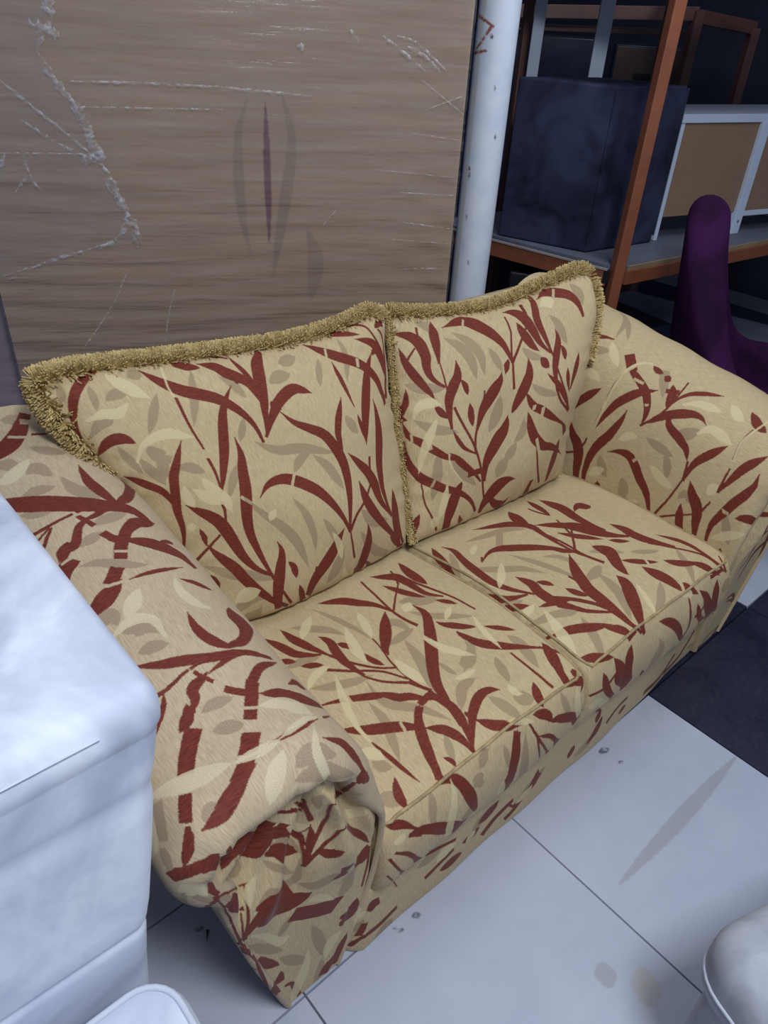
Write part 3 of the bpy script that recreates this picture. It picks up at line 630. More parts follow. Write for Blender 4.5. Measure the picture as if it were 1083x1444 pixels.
PRINTS['arm_l'] = """r 943 892 0 930 898 18 917 904 27 904 912 32.8 891 923 31.2 871 945 25 858 963 19.3 846 985 11.2 836 1008 0;
r 874 943 21.9 870 950 21.2 866 958 21.3 861 966 21.4 857 974 21.4 850 984 21 846 992 20.5 841 1000 20.5 836 1009 20.5;
r 939 892 0 932 896 13.1 924 900 21.1 917 904 25.2 910 908 28.4 898 914 27.2 890 918 21 882 923 13.3 874 928 0;
r 919 914 30.2 910 922 30.8 901 929 30.9 892 937 27.9 882 947 26 868 963 23.7 859 976 23.1 849 988 22.3 839 1002 22.2;
r 853 937 9.4 850 936 9.1 847 935 9.1 843 935 8.7 840 934 8.3 835 934 7.7 832 933 7.3 828 933 6.9 825 933 6.4;
r 811 826 0 813 808 10.5 814 790 17.2 815 772 23.7 813 756 27.5 809 734 26.4 806 719 22.1 801 706 15.9 796 695 0;
r 800 695 0 791 701 11.7 782 706 18.5 772 714 20.2 760 726 20.7 739 756 21.1 722 785 24 713 808 35.1 712 819 0;
r 754 648 21.7 774 678 27.6 810 689 30.9 844 700 41.7 877 714 45.6 922 744 43.4 951 771 32.7 981 804 17 1014 849 0;
r 754 648 8.2 764 660 10.3 774 672 15.8 785 683 17.2 801 687 17.4 830 680 13.3 849 670 11.5 867 664 7.1 884 658 0;
r 876 685 7.4 865 690 7.7 854 692 8.7 844 692 8.8 834 690 8.6 819 687 7.8 809 685 7.2 798 684 6.8 787 684 6.4;
r 977 685 7.7 966 681 7.8 956 679 7.6 945 677 7.3 934 677 7.1 917 678 6.6 906 680 6.4 894 681 5.9 882 685 5.6;
r 969 631 10.8 964 635 9.4 959 639 9 954 643 8.7 948 647 8.2 941 655 7 936 660 6.7 930 666 6.3 925 672 6;
r 973 662 6.3 967 661 6.1 962 662 5.8 957 662 5.6 951 663 5.3 944 666 4.7 938 668 4.4 933 671 4.1 928 674 3.9;
r 946 598 0 937 607 8.8 928 616 15.8 918 615 22.3 908 617 18.3 896 636 15.3 887 650 12.9 876 659 9.6 863 667 0;
r 877 677 11 876 673 11 874 669 11.2 872 665 11.7 871 662 11.9 868 656 12 866 653 11.8 865 649 11.8 863 645 11.8;
r 945 600 0 941 602 11.8 937 605 18.4 934 608 22 931 612 23.5 926 617 21.6 922 621 17.5 919 625 10.1 916 629 0;
r 963 554 28.6 959 559 28.4 956 564 28.5 952 569 29.1 948 574 30.3 941 580 30.8 936 583 32.1 930 587 32.4 925 590 31.8;
r 961 567 25.9 958 569 25.9 955 571 26 953 573 26 950 575 26 946 578 26.1 943 580 24.4 940 583 24.2 938 585 24.2;
r 863 550 19.5 859 559 19.6 854 567 19.7 849 575 19.8 844 584 20 836 597 20 831 604 20.1 825 612 20.2 819 621 20.4;
r 865 569 0 853 583 9.9 840 597 15.5 827 610 19.2 814 625 20.8 791 642 24.9 776 645 26.6 760 648 18.5 741 655 0;
r 862 550 20.8 861 552 20.8 859 555 20.8 858 557 20.9 857 559 20.9 855 563 20.9 854 565 21 853 568 21 851 570 21.1;
r 903 501 23.4 900 504 23.4 897 507 22.8 894 510 22.2 890 514 22.2 885 520 22.3 882 524 22.4 879 527 22.5 875 532 22.9;
r 957 473 0 948 474 15.2 940 475 23.8 931 478 29.6 923 480 32.3 910 486 28.8 901 490 23.3 892 496 13.7 882 503 0;
r 858 626 18.3 856 622 18.3 854 617 18.4 851 612 18.8 849 608 20.5 843 603 21.8 839 601 21.7 835 599 21.7 831 597 21.9;
r 732 521 13.9 739 535 18.8 746 551 30.3 757 562 36.1 771 572 39.4 792 583 35.4 807 589 27.3 822 595 15.2 836 601 0;
r 874 496 0 863 498 4.2 852 500 7 840 502 8.8 828 504 9.9 810 506 9.6 797 508 7.6 783 510 4.7 767 514 0;
r 792 484 0 786 481 5.2 779 478 8.4 772 477 11.3 765 475 12.7 756 471 12.5 748 469 11.1 741 467 7.2 733 465 0;
r 768 592 0 764 592 5.9 761 593 9.4 757 593 11.3 753 594 12.6 747 595 16.3 744 594 16.4 743 591 8.1 742 587 0;
x 862 574 7.3 860 573 7.3 858 572 7.3 855 571 7.3 853 570 7.3 849 569 7.4 847 568 7.5 844 568 7.5 842 567 7.5;
x 877 545 18.5 875 543 18.6 873 541 19.6 871 539 20.3 868 538 20.4 865 536 20.4 862 534 20.4 860 533 20.4 857 531 20.3;
x 915 503 6.2 911 502 6.2 907 500 6.2 903 499 6.2 899 498 6.2 892 497 6.4 888 497 6.4 883 497 6.4 879 496 6.3;
x 893 947 8 889 945 8.1 886 943 8.2 882 940 8.3 879 938 8.5 874 935 8.9 870 933 9.3 866 931 9.3 863 930 9.3;
x 856 985 16.2 853 984 16.3 851 983 16.4 848 982 17.1 846 981 17.4 841 980 17.5 839 979 17.5 836 978 17.5 833 978 17.8;
x 945 592 5.6 942 592 5.6 940 592 5.6 937 593 5.6 935 593 5.6 931 593 5.6 928 593 5.6 926 593 5.6 923 594 5.6;
t 906 826 0 900 828 13.3 893 831 20.8 887 833 30.1 882 830 32.1 877 822 25.9 875 815 20.6 872 808 13.7 870 802 0;
t 937 887 0 934 882 14 931 877 22 928 873 26.7 924 869 29.5 919 864 30.7 915 861 25.3 911 859 15.9 907 856 0;
t 933 780 0 927 779 12.1 920 777 19.6 913 777 24.4 906 776 26.6 896 775 25.1 889 774 20.5 882 774 12.8 875 773 0;
t 856 798 0 854 785 12.3 852 771 20.9 850 759 29.7 845 749 36.3 837 734 35.3 831 725 28.7 826 717 18.7 819 709 0;
t 887 1001 0 881 999 14.5 876 997 23.2 870 996 30.3 865 994 33.4 857 992 31.4 852 989 25.4 847 987 17.1 841 985 0;
t 872 896 0 866 890 12.7 861 884 20.3 855 879 24.4 849 874 26.5 839 869 25 832 866 20.1 825 863 13.1 817 862 0;
t 955 737 0 950 732 9.2 945 727 14.9 940 723 20.1 935 720 21.3 927 714 19.1 922 711 15.5 916 708 10.5 911 705 0;
t 925 567 0 913 562 10.3 901 558 16.7 890 552 22.3 880 544 24 863 535 24.3 852 529 19.2 839 526 11.8 826 522 0;
t 907 608 0 901 609 10.5 896 611 16 890 613 19.9 885 615 21.6 876 619 20.1 870 622 15.4 864 625 9.6 857 628 0;
t 866 646 0 858 649 10.4 849 652 16.2 841 655 20.6 832 658 23 818 662 21.5 809 665 17.7 799 669 10.6 789 673 0;
t 929 412 0 922 410 10.5 915 408 17.4 908 406 21.5 901 404 23.2 891 398 23.5 887 392 17.5 883 384 10.6 879 376 0;
t 951 459 0 947 457 13.1 942 455 21.9 937 454 27 932 452 28.8 925 447 22.5 925 440 17.8 926 434 11.3 927 428 0;
t 927 365 0 922 363 10.6 917 362 17.5 912 361 21.9 906 360 23.7 899 357 21.8 893 355 18.5 888 353 11.6 883 351 0;
c 778 409 7.9 786 414 11.3 793 419 17.5 799 427 22.3 803 435 22.5 806 450 21 806 462 15.5 803 475 9 798 488 0;
c 912 432 0 907 436 12.7 902 440 20.3 897 444 24.7 892 448 25.8 884 456 23.8 879 461 19.3 874 467 12 868 473 0;
c 945 414 0 933 419 8.8 921 422 14.5 909 422 18.3 896 420 20.5 881 408 16.9 879 392 12.4 880 374 7.5 880 358 0;
c 958 838 0 949 836 14.2 941 834 23.4 933 835 28.3 924 837 29.6 912 844 25 903 849 20.7 894 855 12.3 885 862 0;
r 824 404 0 827 387 8.8 830 371 14.6 830 356 20 828 343 23.1 821 328 24.8 813 320 20.1 804 314 12.5 794 310 0;
r 808 314 0 794 317 12.3 779 320 16.9 760 332 18.9 742 352 27.5 731 377 50.3 729 392 47.9 729 407 30.8 727 422 0;
r 727 293 8.4 762 296 11.9 794 299 13.4 825 298 16.7 851 301 18.8 885 313 19.8 907 323 15.8 927 337 9.2 946 354 0;
r 727 293 5 745 295 7.9 760 298 10.6 777 299 11.2 794 297 10.6 820 290 10 835 284 8.3 850 279 5.2 863 275 0;
r 881 294 5.5 871 296 5.2 859 297 5.4 848 296 5.3 836 296 5.2 817 296 5 804 296 4.9 790 297 4.8 775 298 4.4;
r 940 289 7.5 934 288 7.2 927 287 6.9 921 287 6.7 914 288 6.4 904 290 5.9 897 292 5.6 890 293 5.3 883 295 5;
r 970 243 0 965 247 5.2 960 252 8.3 955 257 10.5 949 261 11.4 941 268 10.1 936 273 7.9 932 280 4.8 928 287 0;
r 913 236 0 907 241 8.4 901 247 13 897 254 15.3 896 263 16.9 886 269 17.2 878 271 13.9 870 274 8.4 861 279 0;
r 879 288 6.9 877 285 6.9 876 281 6.9 874 278 7.1 872 275 7.4 869 270 7.6 867 266 7.6 865 263 7.5 863 260 7.5;
r 921 243 13.1 919 242 13.4 917 242 13.5 916 241 13.6 914 241 13.6 911 240 13.8 909 239 13.8 907 239 13.8 905 238 13.8;
r 940 221 0 936 224 9.8 932 226 15.6 927 229 19.3 924 231 20.6 918 237 17.5 916 242 13.9 914 247 8.7 912 252 0;
r 967 162 25.7 962 169 24.6 957 176 24.9 952 183 25 947 189 25.5 939 198 25 933 204 25.3 927 210 25.3 922 215 25.2;
r 1001 113 18.8 998 117 19.6 996 121 19.7 993 125 19.8 991 128 20.3 987 134 20.6 984 137 20.6 982 141 20.6 979 144 20.7;
r 1000 113 3.8 1004 107 6 1008 101 8.5 1013 96 11.4 1018 92 16.2 1026 89 15.4 1033 88 12.9 1040 87 8 1048 86 0;
r 1048 86 0 1039 86 6.4 1032 87 10.2 1025 87 12.9 1019 89 14.6 1010 95 12.4 1006 101 10.1 1002 107 6.8 999 113 0;
r 840 203 0 832 214 7.2 824 224 11.6 814 236 14.3 803 246 15.4 782 263 14.7 764 272 13.6 744 278 9.5 719 287 0;
r 855 177 19.5 850 184 19.3 845 191 19.3 840 198 19.5 834 206 19.6 826 217 19.8 821 225 20 815 233 20.2 808 241 20.3;
r 892 129 25 889 132 25.1 886 135 25.2 883 138 25.3 880 141 25.4 876 146 25.6 873 150 26.2 869 153 26.6 866 157 26.7;
r 879 127 6.7 893 119 10.3 906 112 15.1 919 105 20 931 99 22.5 949 91 24.2 963 86 20.3 978 89 12 992 93 0;
r 895 122 23.7 898 120 23.6 902 118 23.5 905 116 23.3 908 114 22.8 913 111 22.5 916 109 22.4 919 107 22.4 922 105 22.2;
r 856 243 12.8 852 239 13.3 848 235 14.2 843 231 14.4 839 228 14.5 832 223 14.8 827 219 14.9 822 216 15.7 817 214 15.8;
r 693 188 15.2 716 190 23.5 733 193 30.4 749 197 30 764 201 30.6 778 204 31.4 791 208 23 804 211 12.3 815 216 0;
r 860 126 0 850 125 4.4 840 125 7.1 830 127 8.7 820 128 9.5 803 129 8.9 789 131 7.5 772 137 4.3 752 147 0;
r 735 152 5.9 732 152 5.5 729 153 5.3 725 154 5.1 721 155 4.9 715 157 4.6 711 158 4 707 159 3.8 700 162 3.8;
r 745 230 0 738 232 5.4 730 235 8.6 721 238 13.6 714 239 22.1 707 237 24.9 701 237 25.3 696 236 17.6 690 236 0;
r 638 64 6.9 656 65 6.3 677 67 10.7 699 75 14.6 717 84 19.5 736 97 20.7 751 101 13.5 766 101 7.5 780 101 0;
r 1080 95 20.6 1061 88 20.5 1056 84 17 1051 79 18 1042 71 18.7 1033 62 19.6 1029 58 19.6 1024 53 23.1 1016 44 30.1;
r 1000 45 0 994 46 7.6 989 46 11.8 985 44 15.3;
x 853 200 5.4 850 199 5.5 847 198 5.7 845 196 5.7 842 195 5.7 837 193 5.8 835 192 5.8 832 191 5.9 829 190 5.9;
x 872 177 19.2 869 174 19.4 866 172 19.3 863 169 19.2 860 167 19.2 856 163 19.3 853 160 19.3 850 158 19.7 847 155 22;
x 909 130 4.4 905 129 4.5 900 129 4.5 896 128 4.5 891 127 4.5 884 126 4.6 879 125 4.5 875 125 4.5 870 124 4.6;
x 979 169 7 977 167 7 974 165 7 971 163 7 969 161 7 965 159 7.6 963 157 7.6 960 156 7.6 958 154 7.6;
x 1009 114 3.3 1007 114 3.3 1006 113 3.2 1004 112 3.2 1003 111 3.2 1000 109 3.2 999 108 3.2 997 108 3.2 995 107 3.2;
x 982 161 17.2 980 160 17.2 978 158 17.2 976 156 17.2 974 155 17.2 971 152 17.1 969 151 17.1 967 149 18.4 965 148 18.5;
c 1024 185 0 1008 176 13.7 994 168 21.4 981 161 26.7 969 154 29.3 950 146 28.1 938 142 22.4 925 138 13.9 913 134 0;
c 911 132 0 903 130 7.7 896 128 12.4 888 127 15.4 879 125 16.6 866 124 15.5 857 123 12.9 847 123 7.9 838 126 0;
c 838 126 0 829 129 5 821 131 8.3 812 134 10.5 803 136 11.5 787 141 11.5 775 145 10.1 762 148 8.2 749 150 0;
c 900 60 0 894 66 15.2 889 72 22.2 883 78 27.5 877 83 27.7 867 91 27.7 860 95 21.8 853 100 13.9 846 107 0;
c 781 46 15.2 792 60 17.4 796 67 18.9 800 78 19.3 801 83 19 799 93 15.8 793 104 10.4 789 110 7.9 780 124 0;
c 830 193 0 821 191 11.4 810 189 18.6 799 187 25.6 788 184 31.2 776 175 40 769 168 34.6 762 161 21.3 756 154 0;
c 1084 133 0 1077 139 20 1069 144 31.9 1062 149 37 1057 155 33.8 1049 164 31 1043 170 25.1 1038 175 14.7 1033 182 0;
c 1115 84 0 1110 78 15.6 1107 73 26.1 1104 68 46.2 1106 63 37.7 1114 57 21.4 1122 55 13.2 1132 52 7.6 1141 51 0;
t 1017 169 20.1 1020 163 19.9 1023 158 20.4 1026 153 20.4 1029 148 20.6 1033 141 21.3 1037 137 21.9 1040 133 24.2 1044 129 24.2;
t 1054 129 0 1055 125 9.8 1055 121 15.5 1055 117 19.3 1056 113 20.6 1059 108 19.8 1061 105 16.8 1066 103 9.3 1071 100 0;
t 842 80 0 835 83 12.8 828 87 20.6 819 89 26.8 810 89 28.1 795 86 26.8 785 82 22.5 774 79 15 764 80 0;
t 848 64 0 837 65 12.8 826 66 19 813 64 23.5 798 59 25.3 771 54 25.7 757 55 20.5 733 55 12.9 690 51 0;
t 905 193 0 901 191 10.9 896 189 17.8 891 187 22.3 887 185 24.2 880 182 22.4 875 179 18.3 870 177 12.3 866 175 0;
t 903 227 0 897 227 9 891 228 14.3 886 228 18 880 228 19.7 871 227 18.7 865 226 15.2 859 225 9.7 853 224 0;
t 917 393 0 911 395 12.6 905 397 20.3 898 399 25.9 892 399 30.7 885 392 25.5 882 385 19.8 879 378 12.3 876 372 0;
t 983 97 0 980 98 9.2 976 99 14.9 973 100 18.5 969 100 19.4 963 100 17 960 97 13.6 958 94 8.5 955 91 0;
r 1043 68 19.4 1039 65 21.7 1037 61 20.3 1034 58 20 1031 54 23.2 1029 50 23.6 1026 47 23.5;
r 604 6 7.5 618 12 7.8 640 18 10.9 643 21 8.2 650 27 7.7 653 30 8 656 33 7.7 661 38 7.5 666 41 11.2;
r 677 48 0 672 50 11.8 667 52 19.1 662 54 23.2 657 57 19.4 650 60 19.3 645 62 16.7 640 63 11 626 65 0;
r 1361 66 19.8 1349 48 22.3;
r 1246 31 15.5 1229 44 36.3 1226 44 44.3 1224 43 28.4 1222 39 18.3 1221 35 14.6 1220 33 12.1 1219 32 9.2 1218 28 0;
r 1353 65 22.6 1328 61 21.7 1304 57 20.8 1283 60 15.8 1266 65 11 1243 70 7.9 1228 70 3.9 1210 59 4.1 1172 45 3.2;
r 1372 88 37.7 1388 53 33.2 1405 38 34.9 1444 27 33.8 1458 33 33 1488 48 31.5 1527 63 29.9 1548 71 29.2 1603 100 27.6;
r 1414 44 0 1425 35 18.8 1437 25 30.9 1450 15 46.6;
r 1652 90 31.5 1637 70 38.9 1628 56 46.4 1622 44 45.5 1625 30 58 1634 9 62.6;
r 1209 82 2.2 1179 60 12.7 1176 58 29.3 1176 56 30.1 1176 54 29.3 1177 53 25.5 1178 52 22.4 1180 50 12.7 1182 49 0;
r 1097 44 0 1113 42 6.7 1122 41 11.3 1131 40 16.3 1137 40 14.9 1145 40 11.8 1152 39 8.1 1162 37 5.5 1173 35 0;
r 1156 49 13.1 1157 46 13.6 1170 41 4.3 1182 38 4.2 1203 36 4.6 1208 33 3.5 1212 29 3.5 1221 20 3.3 1226 15 5.3;
t 1204 18 0 1207 14 3.4 1213 7 5.7;
c 155 20 33.3 159 26 43.4 162 29 45.4 166 34 50.1 168 36 48.8 173 39 42.4 177 42 31.1 180 43 14 182 52 0"""
PRINTS['arm_r'] = """r 795 658 4.4 791 668 6.9 787 679 10.8 781 688 14.6 776 698 16.3 767 712 17.3 761 722 15.4 756 731 9.1 751 742 0;
r 694 716 0 695 711 14.6 697 706 23.2 697 701 29.4 696 696 34.8 692 690 34.1 690 687 27.7 687 683 17.2 684 679 0;
r 625 450 0 649 450 12.2 672 456 18.9 693 470 22.9 710 488 24.7 725 523 22.5 735 548 18.6 753 571 11.6 778 592 0;
r 779 591 30 774 586 29.7 768 581 29.7 763 576 29.6 758 571 29.6 750 564 29.5 745 560 29.7 741 555 29.9 736 551 29.9;
r 551 581 6.6 576 571 10.4 601 562 15.7 624 552 20.4 647 540 23.2 678 516 24.3 698 498 20.9 714 478 13.4 731 457 0;
r 549 580 9.5 557 579 9.1 565 579 8.7 572 579 8.3 580 579 7.9 591 578 7.2 599 578 6.8 606 578 6.4 614 578 6;
r 635 576 7.9 645 576 7.6 655 576 7.3 665 576 6.9 675 576 6.6 691 574 6.1 701 572 5.8 711 569 5.5 722 567 5.2;
r 554 675 6.6 568 670 10.4 581 665 15.8 594 658 20.6 606 650 23.5 623 636 25 634 626 21.1 645 616 13 656 606 0;
r 362 587 9 381 606 13.9 402 622 20.9 429 629 26.9 455 631 32.1 491 630 42 506 643 35.5 524 653 19.3 546 660 0;
r 453 676 6.2 456 671 5.9 458 666 5.7 460 661 5.4 463 656 5.2 466 649 4.8 468 644 4.5 471 640 4.2 473 635 3.9;
r 489 619 6.1 493 615 5.9 498 611 5.6 502 608 5.4 506 605 5.3 512 600 5.2 516 598 5.3 520 596 5.2 524 594 4.9;
r 364 584 8.1 398 593 12.6 433 600 18.4 468 593 20.8 504 569 21.2 552 531 26.9 583 518 23.8 614 509 14.7 644 506 0;
r 349 579 7.8 359 574 12.1 368 569 18.6 377 563 24.7 386 558 29.1 399 550 31.1 408 546 28.5 416 546 19.1 425 549 0;
r 377 540 10.9 374 538 10.5 372 536 10.1 369 535 9.6 366 533 9.2 362 530 8.5 360 528 8 357 527 7.6 354 525 7.2;
r 399 356 7.3 427 370 11.1 454 384 17.9 477 398 27.8 495 414 34 525 432 35 537 453 25.4 532 486 11.9 517 522 0;
r 714 292 0 723 312 11.5 721 333 18.9 712 352 24.3 701 370 26.5 682 396 24.3 667 412 20.6 650 427 12.7 633 441 0;
r 623 452 7.2 640 438 7 657 425 6.6 675 415 6.5 695 408 6.3 726 402 5.7 748 402 5.4 771 402 5.1 795 403 4.8;
r 697 409 0 705 410 13 714 411 20.7 722 412 25.3 730 414 26.9 743 419 24.1 751 423 19.4 759 428 12 767 433 0;
r 740 439 13.9 742 435 13.9 744 431 14.3 745 427 14.3 747 423 14.3 749 417 14.3 751 413 14.3 753 409 14.5 754 405 14.7;
r 706 405 3.3 724 400 5.2 741 394 8.3 756 384 11.7 769 371 14.1 783 349 15.4 791 333 12.6 799 317 7.7 807 302 0;
r 607 288 0 622 297 11.9 636 308 19.3 643 324 23 650 340 24.8 656 365 22.6 664 380 18.9 678 389 12 693 399 0;
r 553 279 9.3 560 278 8.9 566 277 8.9 573 278 8.2 579 280 7.8 589 281 7.3 595 283 6.8 601 284 6.4 608 286 6;
r 553 279 5.6 573 273 9.4 592 271 14.6 610 267 19.5 627 259 23.3 650 244 25.1 665 234 21.5 680 224 13.3 694 214 0;
r 402 357 8.4 421 350 7.9 440 344 7.6 458 337 7 476 328 5.9 504 311 5.1 522 299 4.9 540 288 4.8 558 279 4.7;
r 396 361 7.3 408 349 6.9 421 336 6.6 432 323 6.3 442 309 6 456 289 5.3 465 275 5 474 261 4.4 483 246 4;
r 501 224 6.4 506 221 6.1 511 217 5.8 516 214 5.6 521 210 5.3 529 205 4.9 533 201 4.6 538 198 4.4 543 195 4.3;
r 403 217 7.8 426 223 12.2 448 229 18.6 469 235 24.3 491 235 30.4 518 240 40.6 532 247 34.2 548 252 19.4 564 259 0;
r 401 241 6.6 410 250 10.4 418 259 15.9 427 268 20.5 438 275 23.6 456 281 24.6 468 283 20.7 480 284 12.9 493 283 0;
r 416 186 6.9 450 192 10.7 483 191 15 515 171 18.2 544 147 22.5 585 122 26.4 613 110 23 640 108 12.7 666 107 0;
r 575 180 5.7 594 173 9.5 613 166 14.7 631 161 19.1 648 156 22 671 143 25.3 685 133 23.1 700 124 14.3 715 116 0;
r 575 180 7.5 584 180 7.2 593 179 7 601 179 6.7 610 179 6.4 623 180 5.8 631 180 5.5 639 180 5.1 647 180 4.9;
r 668 184 7.5 679 185 7.2 690 187 6.9 701 189 6.6 712 191 6.3 729 191 6 740 190 5.9 750 188 5.6 761 186 5.2;
r 809 219 0 802 212 12.7 795 204 19.1 789 197 23.7 782 190 25.9 774 178 23.5 771 170 19.7 768 162 12.4 766 155 0;
r 531 125 0 534 115 10.4 536 110 14 538 104 17.2 540 93 22.2 541 82 24.3 541 76 24 540 70 22.9 537 55 18.9;
r 1389 168 22.3 1389 164 18.5 1389 159 13.9 1389 155 8.4 1389 150 0;
r 409 143 0 412 143 6.2 414 143 9.9 417 144 12.2 420 144 13.2 424 144 12.2 427 145 9.8 429 145 6.1 432 145 0;
r 375 411 0 377 406 12.3 379 401 19.5 382 396 23.6 385 391 25 391 384 22.6 395 379 18.1 399 375 11.3 404 371 0;
r 782 511 0 781 506 9 779 502 14.3 778 498 17.6 777 493 19 777 487 17.8 777 483 14.5 778 479 9.1 778 474 0;
r 342 627 0 345 628 7.6 348 629 12.2 351 631 15.1 354 632 16.4 358 634 15.1 361 636 12.3 363 638 7.7 366 639 0;
r 772 467 0 773 464 10.5 773 462 16.8 773 459 20.8 773 456 22.5 773 453 20.8 773 450 16.9 773 447 10.7 774 445 0;
x 727 567 9.4 731 564 9.6 735 562 9.8 738 560 9.7 742 558 9.6 748 555 9.5 752 553 9.5 756 551 9.7 760 549 9.9;
x 719 534 8.1 720 530 8 720 527 8 721 523 8 721 519 8 722 514 7.9 722 510 7.9 723 506 7.9 723 502 7.9;
x 677 467 6.8 678 466 6.8 679 465 6.9 679 464 6.9 680 463 7 681 461 7 681 460 7 682 458 7 682 457 7.1;
x 529 436 6.6 532 434 6.6 534 432 6.5 536 429 6.5 538 427 6.5 542 424 6.8 544 422 7.2 546 420 7.3 548 419 7.3;
x 739 459 8.1 737 457 8.1 736 455 8.1 734 453 8.1 733 451 8.1 731 447 8.1 729 445 8.1 728 443 8.1 726 441 8.1;
x 536 161 10.5 536 159 10.5 536 157 10.5 535 155 10.5 535 153 10.5 535 150 10.5 534 148 10.5 534 146 10.5 533 144 10.4;
t 723 698 0 727 692 10.7 731 685 17.6 735 679 22.8 740 673 24.6 746 663 22.6 750 657 18.2 753 650 11.8 756 643 0;
t 753 463 0 767 468 13.6 780 474 21.6 786 474 26.9 773 466 29 754 455 26.8 742 448 21.6 729 441 13.7 717 435 0;
t 603 421 0 602 410 11.4 601 399 18.2 601 387 22.5 601 376 24.5 600 360 22.8 599 349 18.6 599 338 11.8 598 327 0;
t 639 356 0 645 349 14.7 652 341 23.5 659 334 29.4 665 327 32.2 675 316 29.6 683 310 23.9 690 304 15.5 697 298 0;
t 407 460 0 415 461 15.6 424 461 24.9 433 462 30.9 441 463 33.8 453 466 33.3 460 468 27.2 467 470 16.9 474 471 0;
t 497 548 0 491 547 16.2 484 547 26 478 546 32.5 471 545 35.5 462 541 32.6 457 536 26.2 453 531 16.2 449 525 0;
t 536 149 0 526 150 12.2 516 150 19.5 505 150 24.5 495 150 27.1 480 145 24.7 470 142 18.8 460 136 11.7 450 131 0;
t 533 331 0 542 330 11.8 550 329 18.3 558 330 23 566 330 25.2 577 336 22.6 584 341 18.5 590 346 11.5 596 351 0;
t 499 296 0 506 289 8.3 513 283 13.2 519 275 17 521 268 26.5 518 261 28.8 515 256 23.6 511 252 14.7 508 248 0;
c 785 658 0 777 651 12.7 770 644 20.3 763 637 25 756 629 27 746 618 24.2 740 610 19.5 733 602 12.2 727 594 0;
c 549 580 9.4 580 577 8.9 610 576 8.5 639 575 8 668 574 7.6 714 569 7.2 745 561 7.1 771 543 7.2 787 515 6.8;
c 728 377 6 735 366 9.4 743 356 14.3 749 345 18.8 753 334 21.6 758 316 23.4 761 304 19.8 763 291 12.2 766 279 0;
c 683 301 6.7 693 294 10.6 704 287 16.1 712 277 21.7 714 265 25.5 711 245 27 707 232 22.8 703 219 14 700 206 0;
c 545 382 0 542 373 15 538 365 24.8 533 357 30.6 530 349 32.8 525 335 28.9 523 326 22.8 521 317 14.2 519 307 0;
c 799 273 0 795 267 12.9 791 260 20.5 787 254 25.5 783 248 27.7 777 239 25.1 774 232 20.5 773 226 13 771 219 0;
c 447 181 0 454 172 13 461 162 20.7 468 153 25.5 475 143 24.7 485 128 22.4 491 117 18.5 497 94 12.9 501 67 0;
c 555 208 0 560 204 11 565 201 18 570 199 23.9 574 197 25.8 581 194 23.6 586 191 19 590 188 12.2 595 186 0;
c 378 451 0 385 445 14.3 391 440 22.7 398 435 28 405 430 30.2 415 423 27.8 422 418 22.4 428 414 14 435 409 0;
c 662 686 0 667 679 11.8 672 673 18.7 677 666 22.1 679 658 23.5 678 645 22.3 676 637 18.3 674 629 11.5 672 620 0;
c 562 494 0 567 488 10.9 572 483 17.7 577 478 21.8 582 472 23.4 588 463 20.9 590 456 16.8 591 449 10.6 592 442 0;
c 427 582 0 432 578 12.6 438 573 20 443 568 24.6 448 564 25.2 454 554 21.5 459 548 17.4 463 541 10.9 467 535 0;
c 666 182 6.5 681 185 6.2 697 188 5.9 714 191 5.7 730 190 5.6 752 185 5.5 767 179 5.4 782 174 5.6 798 170 5;
c 383 337 0 386 332 12 389 327 19.1 392 321 23.4 395 316 24.9 401 310 22.3 406 305 17.8 410 301 11.1 414 297 0"""
